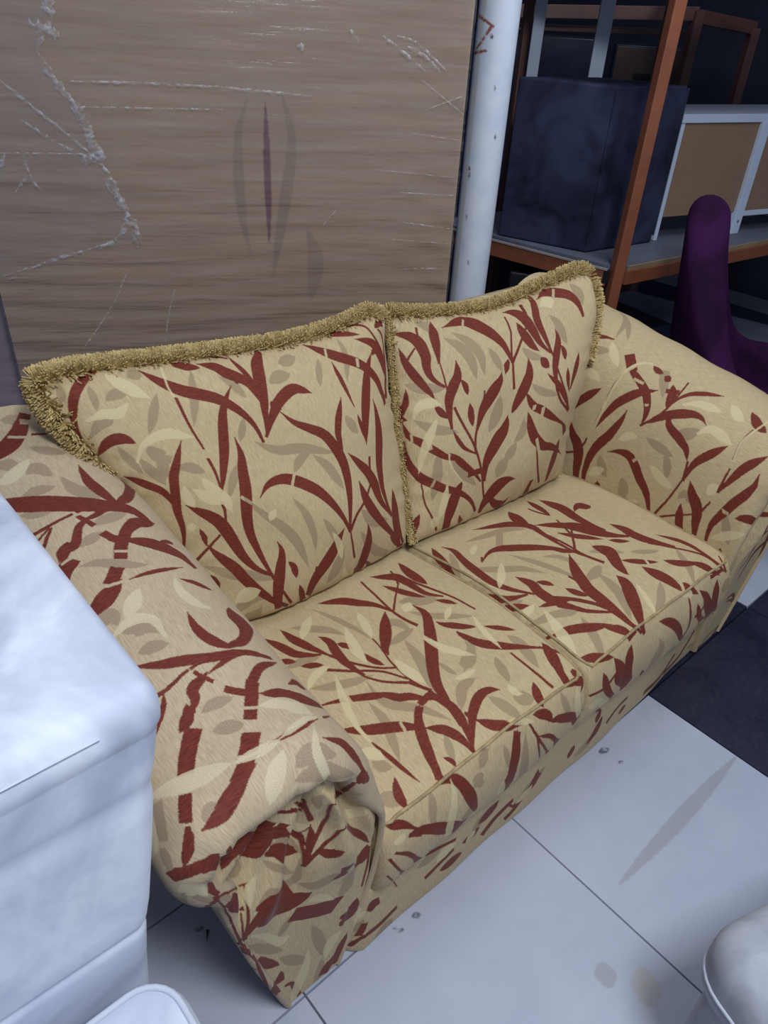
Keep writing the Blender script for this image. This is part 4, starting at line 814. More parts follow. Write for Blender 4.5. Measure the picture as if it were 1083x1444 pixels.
PRINTS['front_l'] = """r 90 652 23.3 96 652 21 102 653 18.8 107 655 21 112 657 19.9;
r 104 658 20.8 110 661 22.3 113 662 21.7 119 663 23.3 123 663 26.3 141 622 79.6 147 626 9.4 149 628 7.1 155 632 0;
c 246 659 0 251 661 3.5 256 663 5.2 257 673 8.1;
r 82 648 39.2 87 648 32.2 91 649 26.6 99 651 19.5 103 653 18.2 107 654 19.8 115 658 18.9 119 659 19.9 124 659 25;
r 100 653 0 107 655 9.9 114 658 14.5 122 660 20.1 142 621 13.3 152 628 15.2 159 632 13.9 168 631 13.2 177 627 0;
r 118 659 0 141 616 6 150 622 11.1 160 622 17.5 173 617 25.1 188 622 21.1 217 552 13.4 221 541 7.9 225 530 0;
r 159 623 0 165 619 8.7 170 615 12 174 615 13.7 178 615 15.5 183 616 15.4 187 618 18.2 191 619 2.2 216 559 0;
r 219 490 5.6 219 500 5.2 220 509 4.9 220 518 4.6 220 527 4.4 220 539 4.4 218 545 5.8 215 548 6.9 191 607 3.3;
r 184 609 4.6 188 608 1.7 212 549 3.7 216 551 3.6 219 554 3 223 559 2.8 226 562 2.9 229 566 2.6 232 570 3.2;
r 152 587 0 158 582 16.5 164 582 21.1 168 583 24.7 173 583 26.5 198 526 18.1 205 519 20 209 517 13.2 214 516 0;
r 216 485 7 223 497 7.4 230 507 8.4 239 513 10.7 248 518 9.9 260 530 5.3 266 543 4.6 271 556 6.1 283 554 1.9;
r 218 485 2.4 220 497 3.7 223 508 5.8 226 518 8.3 229 528 10.7 232 543 12.3 234 553 11 234 564 6.3 234 576 0;
r 222 503 7.2 227 519 7.1 233 533 9.5 240 544 11.6 248 554 8.7 256 580 4.4 256 607 3.6 257 632 3.9 267 634 2.2;
r 266 640 4.8 294 579 10 298 574 10.7 302 571 16.1 304 572 15.4 305 574 16.6;
r 203 672 6.7 204 670 6.4 205 668 5.3 224 621 6.4 225 619 6.9 227 617 7.1 228 616 7.2 229 614 7.3 230 613 7;
r 236 584 9.3 234 592 8.4 233 598 7.3 231 606 6.7 230 611 5.9 229 621 4.9 228 626 4.5 228 632 4.3 227 638 4.1;
r 177 662 5.2 181 661 5.9 186 657 6.8 189 655 6.2 193 655 5.9 197 656 7.1 201 657 6.1 223 608 3 225 612 3;
r 236 519 0 241 513 7.5 247 507 12.3 252 502 16.2 257 498 21.2 264 496 24.1 268 497 19.3 272 499 12.2 277 500 0;
r 280 559 0 292 533 4.4 316 481 7.5 324 466 12.2 331 454 14.1 339 440 13.3 344 431 10.8 348 421 6.7 354 410 0;
r 307 416 0 327 377 19.8 332 377 33.4 337 378 41 340 381 37.4 344 389 28.6 346 395 21.9 348 401 13.1 350 407 0;
r 279 419 40.7 281 419 42.1 282 418 44.2 284 418 43.5 286 418 41.8 288 417 44.8 290 416 41.9 291 416 38.5 293 414 39.8;
r 295 222 0 300 224 23.3 306 224 25.9 317 210 55.5 323 212 47 328 221 32.1 331 230 23.8 333 238 14.9 336 247 0;
r 194 361 33.3 204 354 35.2 215 346 36 225 337 37.2 236 329 38.1 252 316 39.8 264 307 40.9 276 298 42.2 287 290 43.7;
r 100 447 13.4 110 459 19.9 121 468 30.1 133 473 37.5 146 472 70.2 186 404 38.9 201 398 39.7 216 398 29.4 230 402 0;
r 98 435 7.9 101 457 7.8 104 475 6.8 107 491 6 109 506 5.4 110 512 5 111 525 4.2 113 537 3.7 115 548 3.3;
r 104 509 0 103 511 3.5 102 512 5.8 101 514 7.6 100 515 9.8;
r 96 430 3.7 96 446 4.1 96 459 4.1 96 470 4.1 96 479 3.8 97 487 3.4 97 495 3.1 98 501 2.8 99 508 2.5;
r 124 311 12.9 131 293 16.3 134 284 17.6 140 268 18.9 144 260 19.3 150 246 18.5 157 234 14.5 161 228 11 168 216 0;
r 164 145 28.7 165 150 26.9 166 155 24.8 167 161 22.3 168 166 19.4 169 172 16 170 177 12.1 170 183 7.3 171 188 0;
r 179 115 6.5 185 110 11.6 191 104 11.1 195 98 9.6 199 81 11.7 203 63 13.7 204 54 14.1 208 35 13 213 16 10.3;
r 268 19 25.3 277 34 34.1 282 41 41.9 294 48 53.8 298 56 42.5 306 74 32.8 312 96 22.2 315 107 16.2 321 129 0;
r 108 546 2.5 111 548 2.5 114 549 2.8 117 550 2.8 120 551 3.2 123 552 3.8;
r 355 398 6.2 355 383 6.2 355 367 6.8 355 352 7 354 337 6.7 351 316 6.5 349 303 6.1 347 289 5.7 345 275 5.3;
t 148 573 0 153 565 5.8 156 560 9.9 160 555 12.5 164 551 14.4 173 538 9 193 481 9.5 199 473 7 204 467 0;
t 116 494 0 128 498 9.9 139 505 14.1 151 510 17.8 181 453 21.3 203 451 17.9 210 472 9.6 214 494 5.2 219 514 0;
t 208 441 0 215 436 9.7 223 430 15.3 231 424 24.4 240 420 31.1 255 416 33.5 264 414 31 273 413 22 282 412 0;
t 127 667 0 142 622 8.7 143 619 15.7 144 617 21.1 146 615 21.5 150 612 26.1 153 610 13.7 157 606 10.5 162 600 0;
t 165 597 0 170 598 6.8 175 600 10 180 601 11.2 185 596 10 210 529 10.9 212 524 8.8 215 518 5.7 217 513 0;
t 102 557 6.3 105 561 8.1 109 564 8.7 110 566 8.7 113 571 8.6 115 575 7.8 116 578 7.3 103 634 6.2 105 640 0;
t 104 406 0 112 389 8.8 121 367 13.8 129 346 17.5 138 327 19.7 151 302 19.8 159 287 16.7 167 273 10.8 176 260 0;
t 168 243 0 175 232 10.9 182 220 17.6 189 208 22.1 196 195 24.3 207 176 22.7 215 163 18.5 223 150 11.7 231 136 0;
t 234 279 0 238 260 10.8 242 240 17.5 247 220 22 251 199 24.3 258 167 23.2 262 145 19 266 122 12 270 100 0;
t 169 317 0 171 322 10.6 174 327 16.7 177 333 20.7 179 338 21.7 183 346 19.4 186 352 15.2 188 357 9.4 191 362 0;
t 246 611 0 244 618 6.2 243 625 9.7 241 632 11.7 240 639 12.6 241 646 13.9 243 650 16.6 245 653 11.4 247 654 0;
t 290 310 0 294 319 17.4 298 327 27.7 303 335 33.7 306 344 35.8 311 360 34.9 313 373 46.7 321 369 29.3 326 372 0;
t 262 105 0 261 92 9.6 261 80 15.4 261 67 19.6 260 55 22.6 259 44 24.4 258 34 23.3 256 24 17.9 254 15 14;
c 109 434 4.7 118 420 7.3 130 395 9.9 141 368 11.4 151 343 13.5 165 311 17 174 298 25.2 182 295 22.3 190 293 0;
c 112 507 0 114 514 7 115 521 11.5 116 528 13.3 118 534 15.5 122 543 16.2 125 548 13.6 129 552 9.6 132 557 0;
c 197 15 14.1 203 38 22.3 208 60 27.5 214 82 30 219 103 27.9 221 114 25.2 225 139 17.8 227 165 10.4 229 192 0;
c 271 91 0 273 104 12.4 275 116 19.4 277 128 24.9 280 140 29.5 285 153 31.9 289 160 27.5 294 167 18 298 174 0;
c 311 527 0 315 523 9.3 319 520 19.7 323 518 29.8 326 519 29.7 329 522 23.6 331 526 19.7 333 530 16 336 533 9.5;
c 232 572 0 229 572 6.9 226 571 11.5 223 570 11.9 221 568 13.2 217 565 11.7 193 622 12.2 189 626 6 186 625 0;
c 224 382 0 230 379 11.5 235 375 17.4 241 370 18.6 247 362 17.4 257 349 14.6 264 339 11.6 271 328 7.4 278 318 0;
c 331 169 0 332 169 12.9 334 169 23.4 335 169 31.1"""
PRINTS['front_r'] = """"""
PRINTS['seat_l'] = """r 377 421 6.1 370 400 9.5 362 378 15 350 359 20.3 337 341 23.3 320 312 26.1 304 296 23.9 285 285 15 266 275 0;
r 388 490 9.4 382 470 9.4 378 449 8.9 376 427 8.2 377 402 7.4 382 364 6.8 386 337 6.5 389 309 6.1 394 281 5.8;
r 376 420 5.9 385 412 5.7 394 403 5.5 403 395 5.3 412 386 5.1 426 374 4.8 436 365 4.6 446 357 4.4 456 349 4.1;
r 504 456 7.1 489 440 10.8 478 420 14.9 476 395 17.9 476 366 20.9 474 325 29.7 460 307 27.5 442 293 17.4 424 279 0;
r 523 275 0 519 292 13.2 515 308 21 511 324 26 509 339 29.3 507 360 28.5 507 373 23.6 507 386 14.9 507 398 0;
r 481 314 9.5 485 344 9 489 372 8.7 496 399 8.8 504 424 8.7 517 459 8 524 483 7 528 509 6.2 532 534 5.5;
r 424 326 0 429 339 9.9 434 352 15.3 439 365 18.4 443 378 19.6 451 397 18 456 409 14.5 462 421 9.2 468 432 0;
r 477 456 0 482 460 7.5 486 464 12 490 469 15.2 494 473 16.6 500 480 15.3 504 485 12.4 507 490 7.8 511 495 0;
r 456 349 6.4 460 342 6.1 464 336 5.8 468 329 5.7 472 322 5.5 476 311 5.6 478 304 5.5 480 297 5.2 483 290 4.9;
r 268 524 4.8 276 511 7.7 285 497 11.9 294 483 16 304 469 19.1 322 449 20.9 335 435 18 348 422 11.2 362 408 0;
r 361 407 0 349 422 13.7 337 436 21.5 325 450 26.4 313 464 28.3 296 483 25.7 284 496 20.6 274 508 12.8 263 520 0;
r 271 659 6.8 265 640 6.4 259 621 5.9 256 600 5.4 256 577 5.1 259 541 4.6 266 515 4.3 273 488 4.2 278 460 4.1;
r 193 535 6 189 519 9.7 186 503 14.8 184 486 19.1 185 467 22.2 191 437 22.5 198 415 20.4 197 395 15.5 191 378 0;
r 161 429 6.3 149 420 9.7 139 408 14.4 129 396 18.9 121 381 21.5 115 354 22.7 111 335 20.2 106 317 12.7 102 299 0;
r 171 443 5.6 166 428 8.7 162 413 13.2 157 397 17.5 154 380 20.8 149 353 22.3 147 335 18.8 147 315 11.7 146 295 0;
r 208 424 0 210 427 9.4 213 431 15 215 435 18.4 217 439 19.4 220 445 17.1 221 450 13.6 222 454 8.5 224 459 0;
r 231 483 0 232 490 7.3 232 498 11.6 232 505 14.4 233 512 15.8 236 522 14.9 238 528 12 240 534 7.4 243 540 0;
r 171 443 8.3 178 461 8.1 186 478 8 195 494 7.7 205 508 7.3 221 529 6.5 233 542 6.1 246 554 5.7 260 564 5.4;
r 142 474 8 156 489 7.8 170 503 7.7 186 516 7.4 203 527 7 225 547 6.3 236 564 5.7 245 583 5.3 254 601 5.1;
r 247 608 7.6 238 599 7.3 228 590 6.9 219 580 6.6 210 570 6.4 199 553 6.1 192 541 5.7 188 528 5.4 184 514 5.1;
r 249 606 8.6 251 612 8.7 254 618 8.7 256 623 8.8 259 629 8.9 263 637 9 266 642 9 269 648 9.1 272 653 9.2;
r 82 382 0 86 384 8.4 90 386 13.5 93 388 16.4 96 392 17.4 101 397 15.9 104 400 12.7 107 404 8 110 407 0;
r 110 424 0 114 428 7.9 119 432 12.5 123 436 15.4 127 440 16.6 133 445 15.3 137 450 12.4 141 454 7.8 145 458 0;
r 80 536 4.4 96 544 6.9 112 553 10.5 127 561 14.3 143 571 17.1 168 585 18.6 184 594 15.8 200 603 9.7 215 614 0;
r 256 669 5.1 248 661 7.9 241 652 12 234 644 15.9 226 635 18.9 213 626 20.1 204 618 17.2 196 611 10.7 187 604 0;
r 229 663 15.2 234 662 15.2 238 662 15.2 242 661 15.2 247 660 15.2 254 659 15.2 258 658 15.2 263 658 15.2 268 657 15.2;
r 247 803 5 253 787 7.7 260 770 11.8 267 753 16 274 735 19.6 277 706 23.2 273 687 20.7 264 671 12.6 246 662 0;
r 72 609 5.8 87 621 9.2 102 632 14.2 118 643 19.1 135 653 22.9 160 669 24.3 175 681 20.6 189 695 12.5 202 709 0;
r 69 603 0 83 617 11.7 97 630 18.8 113 642 23.5 130 652 25.5 156 667 23.4 172 679 18.8 186 692 11.5 199 707 0;
r 248 804 4.5 246 791 7.1 245 778 11.1 243 765 15.1 239 753 17.7 229 735 18.6 219 725 15.9 209 716 9.6 199 707 0;
r 152 803 5.7 157 787 8.8 162 770 13.5 168 753 18 176 736 21.4 189 710 23 199 693 19.8 212 676 12.3 229 663 0;
r 155 800 16.9 160 785 16.6 165 770 16.7 172 754 16.6 179 738 16.5 190 712 16.6 199 695 16.6 210 679 16.7 226 666 16.9;
r 261 749 7.3 270 716 11.7 281 683 18.4 293 647 24.3 318 610 27.5 367 554 30 400 515 26.1 428 472 18 427 428 0;
r 266 772 6.7 269 759 6.7 272 746 6.8 274 732 6.9 276 718 7.1 278 697 7.4 276 683 7.7 272 670 7.8 268 657 7.8;
r 248 797 7.2 252 790 6.9 258 784 6.4 262 778 6.3 266 771 6.2 269 760 5.9 270 752 5.7 272 744 5.4 274 736 5;
r 427 510 3.5 432 520 5.5 437 529 8.7 443 538 11.8 450 545 14.3 463 555 15.1 472 561 13 481 567 8 490 573 0;
r 439 561 0 440 567 8 441 573 12.9 443 579 16.2 444 584 18 448 592 16.9 452 596 13.5 456 600 8.4 461 605 0;
r 100 658 0 101 674 5 103 689 8 105 704 10 107 719 10.8 110 741 9.9 113 755 7.9 116 769 4.9 120 782 0;
r 84 750 0 81 757 8.4 77 764 13.3 74 771 16.7 71 778 18.2 69 789 17 68 796 13.7 68 803 8.6 69 811 0;
r 67 808 0 67 800 8.6 67 793 13.7 67 786 16.7 69 779 18 74 769 16.4 78 762 13.2 82 756 8.3 86 749 0;
r 187 775 0 189 778 4.6 191 781 7.5 193 784 9.3 195 788 9.9 197 793 9.6 197 796 7.9 196 800 5 196 803 0;
x 371 520 10.5 372 526 10.4 373 531 10.3 374 537 10.2 376 542 10.2 377 551 10.1 378 556 10 379 562 9.9 380 567 9.8;
x 98 619 6 99 624 6 99 630 6.1 100 636 6.1 100 642 6.1 101 650 6.1 101 656 6.2 102 661 6.2 102 667 6.2;
x 174 666 6.1 173 669 6.1 172 672 6.1 171 675 6 171 678 6 170 682 6 169 684 6 168 687 6 168 690 6;
x 131 531 11.4 130 537 11.4 129 543 11.4 128 549 11.4 127 555 11.4 126 564 11.4 125 570 11.4 124 576 11.4 124 581 11.3;
t 285 472 0 300 465 9.6 314 457 15.3 330 450 19.6 346 445 25.6 358 458 26.6 360 471 20.1 361 484 12.5 363 497 0;
t 288 501 0 298 501 10.8 307 500 17.2 317 499 21 328 497 22.4 343 495 20.7 354 493 16.8 365 492 10.6 375 490 0;
t 329 508 0 325 527 13.6 321 546 21.4 316 565 25.4 309 584 25.5 295 611 22.2 286 628 18.4 280 645 11.7 275 661 0;
t 87 487 0 100 497 10.9 112 507 17.4 125 516 21.5 138 524 23.8 160 534 21.8 176 538 17.7 193 542 11.2 209 547 0;
t 166 305 0 176 317 11.8 185 329 18.8 194 341 23.5 204 353 25.9 219 370 24.6 228 382 19.5 234 396 11.4 240 412 0;
t 83 410 0 92 410 11.1 101 411 18.2 110 412 23.2 118 415 25.3 130 421 23.4 137 425 18.9 145 429 11.9 153 433 0;
t 154 594 0 154 611 11 154 628 17.2 152 644 20.6 147 661 21.5 136 684 19.6 130 700 15.7 123 715 9.8 116 730 0;
t 364 688 0 354 686 12.1 345 684 18.5 334 685 20.6 324 690 21.5 311 701 19.9 303 708 16 295 716 10 287 723 0;
t 186 549 0 180 576 9.6 177 602 15.8 185 624 20.1 200 642 21.4 222 668 19.6 233 688 16.2 243 708 10.5 254 728 0;
t 409 400 0 419 406 18.2 429 412 28.7 438 419 35.1 447 427 37.9 460 438 35.4 469 445 28.8 478 452 18.5 487 459 0;
t 403 441 0 413 457 10 423 473 15.6 433 488 19.3 445 501 21 467 519 19.7 483 529 16 499 539 10 515 550 0;
t 398 621 0 394 628 13.5 390 634 21.7 387 641 34.3 393 642 28.6 405 638 25.5 413 635 20.5 422 632 12.9 430 629 0;
t 342 599 0 342 606 6.6 342 612 10.5 342 619 12.9 343 625 14.1 344 635 13.1 345 641 10.6 346 647 6.6 347 653 0;
t 244 290 0 250 309 8.4 256 329 13.2 262 348 15.8 266 369 16.4 271 400 14.2 274 420 10.9 275 442 6.6 276 463 0;
t 80 693 0 80 698 11.8 80 704 18.9 80 709 23.9 81 714 26.5 85 721 24.8 88 724 20.1 92 728 12.6 96 731 0;
t 28 761 0 34 764 14.3 40 768 22.8 46 771 28 52 776 30.7 61 782 28.8 66 787 22.9 72 792 14.2 78 796 0;
t 126 814 0 124 820 6.9 122 827 11.4 121 834 14.4 119 840 15.3 118 852 13.9 119 861 10.3 122 873 6.4 126 886 0;
t 222 738 0 219 745 4.9 217 753 7.9 214 761 9.6 211 768 10.4 206 779 9.6 202 786 7.7 199 793 4.9 196 799 0;
c 81 488 0 89 483 8.7 97 477 14 105 472 17.8 114 468 20.4 127 466 20.8 135 466 17.3 143 468 10.9 152 469 0;
c 160 359 0 167 353 10.8 174 346 17.3 181 340 21.7 189 333 23.7 200 323 22.2 208 317 18.1 216 311 11.3 225 304 0;
c 99 665 4.2 99 646 6.5 100 627 9.8 104 608 13 109 589 15.5 119 559 16.8 127 539 14.5 136 518 9 146 496 0;
c 218 511 0 221 498 11.9 223 485 19.2 226 472 23.7 230 458 25.3 238 436 23 245 420 18.6 251 405 11.7 258 389 0;
c 280 458 0 284 447 9.2 289 436 14.7 293 425 18.3 297 414 20 303 398 18.7 306 386 15.3 310 375 9.6 314 363 0;
c 367 525 0 371 540 10.3 375 555 16.1 379 570 19.8 383 584 21.5 394 603 20.1 402 615 16.5 411 626 10.4 421 637 0;
c 269 541 0 269 553 12.3 268 564 19.7 268 575 24.7 269 586 27.3 271 601 25.7 272 611 21 274 621 13.3 276 631 0;
c 396 435 0 400 434 12.5 404 432 20.2 408 430 25 412 428 27.2 418 425 24.8 422 423 19.8 426 421 12.3 430 419 0;
c 447 519 0 452 516 6.8 457 513 10.9 462 510 13.6 467 507 14.7 475 502 13.6 481 499 11.1 486 496 7 492 493 0;
c 74 666 0 77 671 12.4 80 676 20 83 681 24.6 85 686 26.9 89 694 25 91 699 20.1 93 704 12.7 95 710 0;
c 336 658 0 342 660 7.6 348 662 12.2 354 664 15.1 360 665 16 369 666 14 376 666 11 383 666 6.9 390 665 0;
r 425 510 0 430 520 9.3 435 529 15.3 442 537 19.1 450 545 21 462 556 19.3 471 562 15.7 480 569 9.8 489 576 0;
r 506 584 0 512 590 6.9 518 597 10.9 523 603 13.4 529 609 14.4 537 619 13.3 542 625 10.8 548 632 6.8 554 638 0;
r 561 707 6.2 542 693 9.6 524 678 14.3 507 663 19.3 491 647 23.8 465 623 27.3 452 605 24.1 446 583 14.3 441 560 0;
r 593 738 11.8 588 735 10 585 732 10.3 579 724 8.5 575 721 8.3 572 717 8 565 710 7.7 562 707 7.4 559 703 7.1;
r 541 800 7.9 544 789 12.3 548 777 18.6 552 766 24.5 556 754 29.3 565 736 31 570 724 27.4 574 711 18.1 576 698 0;
r 541 803 21.9 543 793 21.9 545 783 21.4 548 773 21.4 551 763 21 557 747 20.3 562 736 20.1 568 725 19.8 574 714 20;
r 500 795 8.4 497 782 8.1 496 769 7.6 495 755 7.3 494 741 6.9 494 720 6.4 494 705 6.1 494 690 5.7 494 675 5.4;
r 571 786 0 573 788 9.3 574 789 14.6 576 791 18 577 793 19.4 579 795 17.8 581 797 14.5 582 799 9.1 584 800 0;
r 251 793 5.6 263 780 8.6 275 766 13 289 752 17.3 305 739 20.3 334 724 22.5 356 720 20.5 375 725 15.2 391 736 0;
r 290 729 0 290 731 4.7 290 733 7.5 290 735 9.2 290 737 10 290 741 9.3 290 743 7.5 291 745 4.7 291 747 0;
r 296 756 0 302 765 12 308 774 18.5 315 783 22.5 324 791 22.9 339 801 21.2 352 807 14.2 367 813 9.2 382 819 0;
r 296 756 5.1 303 765 7.9 309 775 11.8 316 785 15.6 324 794 17.4 341 804 17.8 356 809 13.5 372 813 8.6 389 818 0;
r 471 760 0 467 767 10.3 463 773 16.6 459 780 20.6 455 786 22.9 451 796 22.1 449 802 18 450 809 11.3 451 816 0;
r 246 805 3.8 244 795 6 243 784 9.4 241 774 12.6 237 763 15 230 748 16.1 224 739 13.3 215 731 8.1 207 723 0;
r 533 809 0 539 809 5.6 549 809 12.9 554 809 15.6 565 810 19.3 570 811 20.1 576 812 20 586 818 20.3 589 824 26.7;
r 559 816 0 563 816 6.7 567 817 11.3 571 817 15.1 576 818 18.1 580 819 19.9 584 820 20.6 588 823 23.2 594 830 53;
r 140 803 0 155 806 10.8 170 810 15.9 185 820 19.4 196 835 23.4 204 851 26 210 871 23.8 219 899 17.4 235 939 7.7;
r 139 804 5 154 806 8 170 811 10.9 184 823 14.8 196 837 18.5 208 854 21.7 218 877 22.6 227 906 19.6 241 947 7.9;
r 58 853 0 76 860 14.1 85 863 19.3 94 867 21.8 114 881 24.2 138 904 30.3 149 913 33.6 161 922 34.6 190 949 29.3;
r 96 864 16.1 106 871 15.4 117 881 15.1 129 894 15.9 142 905 18.4 153 915 19.1 165 925 19.9 180 939 20.3 202 967 48.5;
r 78 854 4.5 70 847 6.9 63 839 10.2 56 832 13.6 49 826 16.4 38 819 17.4 31 816 15 24 812 9.2 17 808 0;
r 58 855 7.5 61 858 7.8 65 860 8 69 863 8.8 73 866 8.9 78 870 9.3 82 872 9.3 85 874 9.5 88 876 9.7;
r 416 814 0 424 817 10 431 820 16.1 439 824 20.2 447 828 22 457 836 21.4 462 842 19.2 465 849 12.5 469 856 0;
r 457 850 0 472 855 10.9 480 857 14.5 487 859 18.2 506 870 23.4 528 884 26 540 893 26.1 553 902 26.2 581 924 52.6;
r 345 984 10.5 336 941 21.8 337 915 27.7 339 893 29.9 343 873 31.5 347 857 29.2 352 844 25.3 358 832 14.9 363 820 0;
r 333 957 36.9 332 931 40 336 913 32.7 339 894 27.1 341 876 24.6 346 854 22.3 350 843 22.7 356 833 21.9 362 823 21.2;
r 416 861 7.8 414 856 7.4 412 852 7.1 409 847 6.8 407 843 6.5 405 836 6.1 403 832 5.8 401 828 5.5 399 824 5.3;
r 419 860 0 432 870 5.6 438 875 7.5 452 885 11.4 458 889 12 469 899 12 481 914 11.7 487 923 11.6 505 952 26;
r 416 861 7.6 422 872 7.5 425 878 7.2 429 885 7.2 440 902 6.9 452 921 6.4 457 930 6.1 464 941 5.9 481 969 11.4;
r 416 861 7.4 417 869 7.5 418 876 7.2 420 885 7.1 422 894 7 426 905 7.4 431 918 6.9 438 934 6.4 452 960 6.2;
r 22 869 6.5 30 876 6.3 38 884 6 42 888 5.8 51 899 5.3 61 914 4.9 66 924 4.9 77 944 4.8 90 968 4.6;
r 22 869 0 31 877 5.5 36 881 7.3 41 886 8.8 52 898 10 63 916 10.5 70 928 10.6 76 940 10.5 91 971 19.2;
r 11 877 6.4 13 883 6.3 15 888 6.2 18 895 6.1 21 902 6 29 920 5.8 34 931 5.7 41 946 5.6 52 974 15.1;
t 442 583 0 439 595 12.9 436 606 18.9 429 617 20.1 417 626 20.9 399 637 19.1 387 644 15.4 376 650 9.6 364 657 0;
t 290 712 0 299 705 9.1 308 698 14.7 317 691 18.2 326 684 19.8 342 679 20.3 352 680 17.7 362 682 11.3 372 684 0;
t 526 635 0 529 648 14.6 531 660 23 531 673 27.3 528 686 28.5 522 706 25.6 518 718 20.7 513 731 13.1 510 744 0;
t 456 663 0 453 671 11.5 449 679 18.4 445 687 22.7 442 696 24.5 436 708 22.5 433 716 18.2 429 724 11.4 426 731 0;
t 412 754 0 414 759 20.7 415 765 32.8 417 770 39.5 420 774 40.4 427 780 33.2 433 783 26 439 786 16 444 789 0;
t 356 732 0 359 742 13 361 751 20.5 365 761 25.8 368 770 27.6 372 784 26.2 376 793 20.7 379 802 13.1 386 811 0;
t 248 835 0 251 832 11.9 255 829 18.9 258 826 23.4 262 823 23.9 268 819 21.2 272 816 16.4 277 815 8.8 283 816 0;
t 230 866 0 232 863 22.8 235 861 33.9 237 859 38.4 240 857 38.1 244 854 34.8 247 852 27.9 250 851 16.4 255 851 0;
t 401 982 24.4 389 951 30.6 380 914 31 379 901 27.1 377 877 24 377 867 20.1 378 858 16 382 844 6.9 385 838 0;
t 112 872 0 113 861 11.6 116 854 17 118 846 21.3 120 838 21.5 123 827 18.1 124 819 13.7 124 811 8.3 125 803 0;
t 222 741 0 219 748 8.1 216 754 13 213 761 15.9 210 767 17.3 206 776 16 203 783 13 200 789 8.3 198 795 0;
t 318 827 0 319 833 7 320 838 11.2 321 844 13.9 322 850 15.5 323 859 14.5 324 867 12.3 325 875 7.6 327 884 0;
t 511 810 0 512 818 10 513 825 15.6 515 833 19.5 517 841 20.6 521 854 20 525 864 15.7 529 876 9.5 535 890 0;
t 214 952 0 215 944 27.6 216 937 42.2 218 931 54.5 220 925 51 222 915 35.9 222 907 20.3 220 898 11.7 218 889 0;
c 164 957 17.6 161 920 20 162 906 20.5 165 882 19.9 167 871 18.9 171 853 15.3 175 837 10.5 175 829 7.5 175 813 0;
c 325 969 19.9 321 959 20.7 318 949 22 316 942 19.5 315 935 19.8 314 924 13.8 313 919 10.5 313 914 6.6 313 910 0;
c 579 917 18.7 573 904 19.7 565 882 22 563 872 21.7 561 856 19.7 562 849 17.4 562 841 14.8 565 829 6.4 567 822 0;
c 50 845 0 47 846 9.5 45 848 14.9 42 849 17.3 38 849 16.8 33 849 14 29 848 11.2 25 847 7.1 22 846 0;
c 510 544 0 506 558 6.6 501 571 10.5 497 585 13.2 494 598 14.5 491 618 13.5 490 630 10.8 489 643 6.7 487 655 0;
c 417 733 0 417 738 8.6 416 743 13.7 415 748 17.1 415 752 18.9 417 759 17.2 420 762 13 424 765 7.9 428 768 0;
c 347 797 0 354 800 7 360 804 10.5 368 808 11.5 377 811 12.7 390 817 12.1 399 820 9.9 407 824 6.2 416 828 0;
r 9 930 4.4 10 932 4.2 11 935 4.1 13 938 4.1 14 941 3.9 18 950 3.7 21 956 3.6 24 964 3.5 28 974 4.4"""
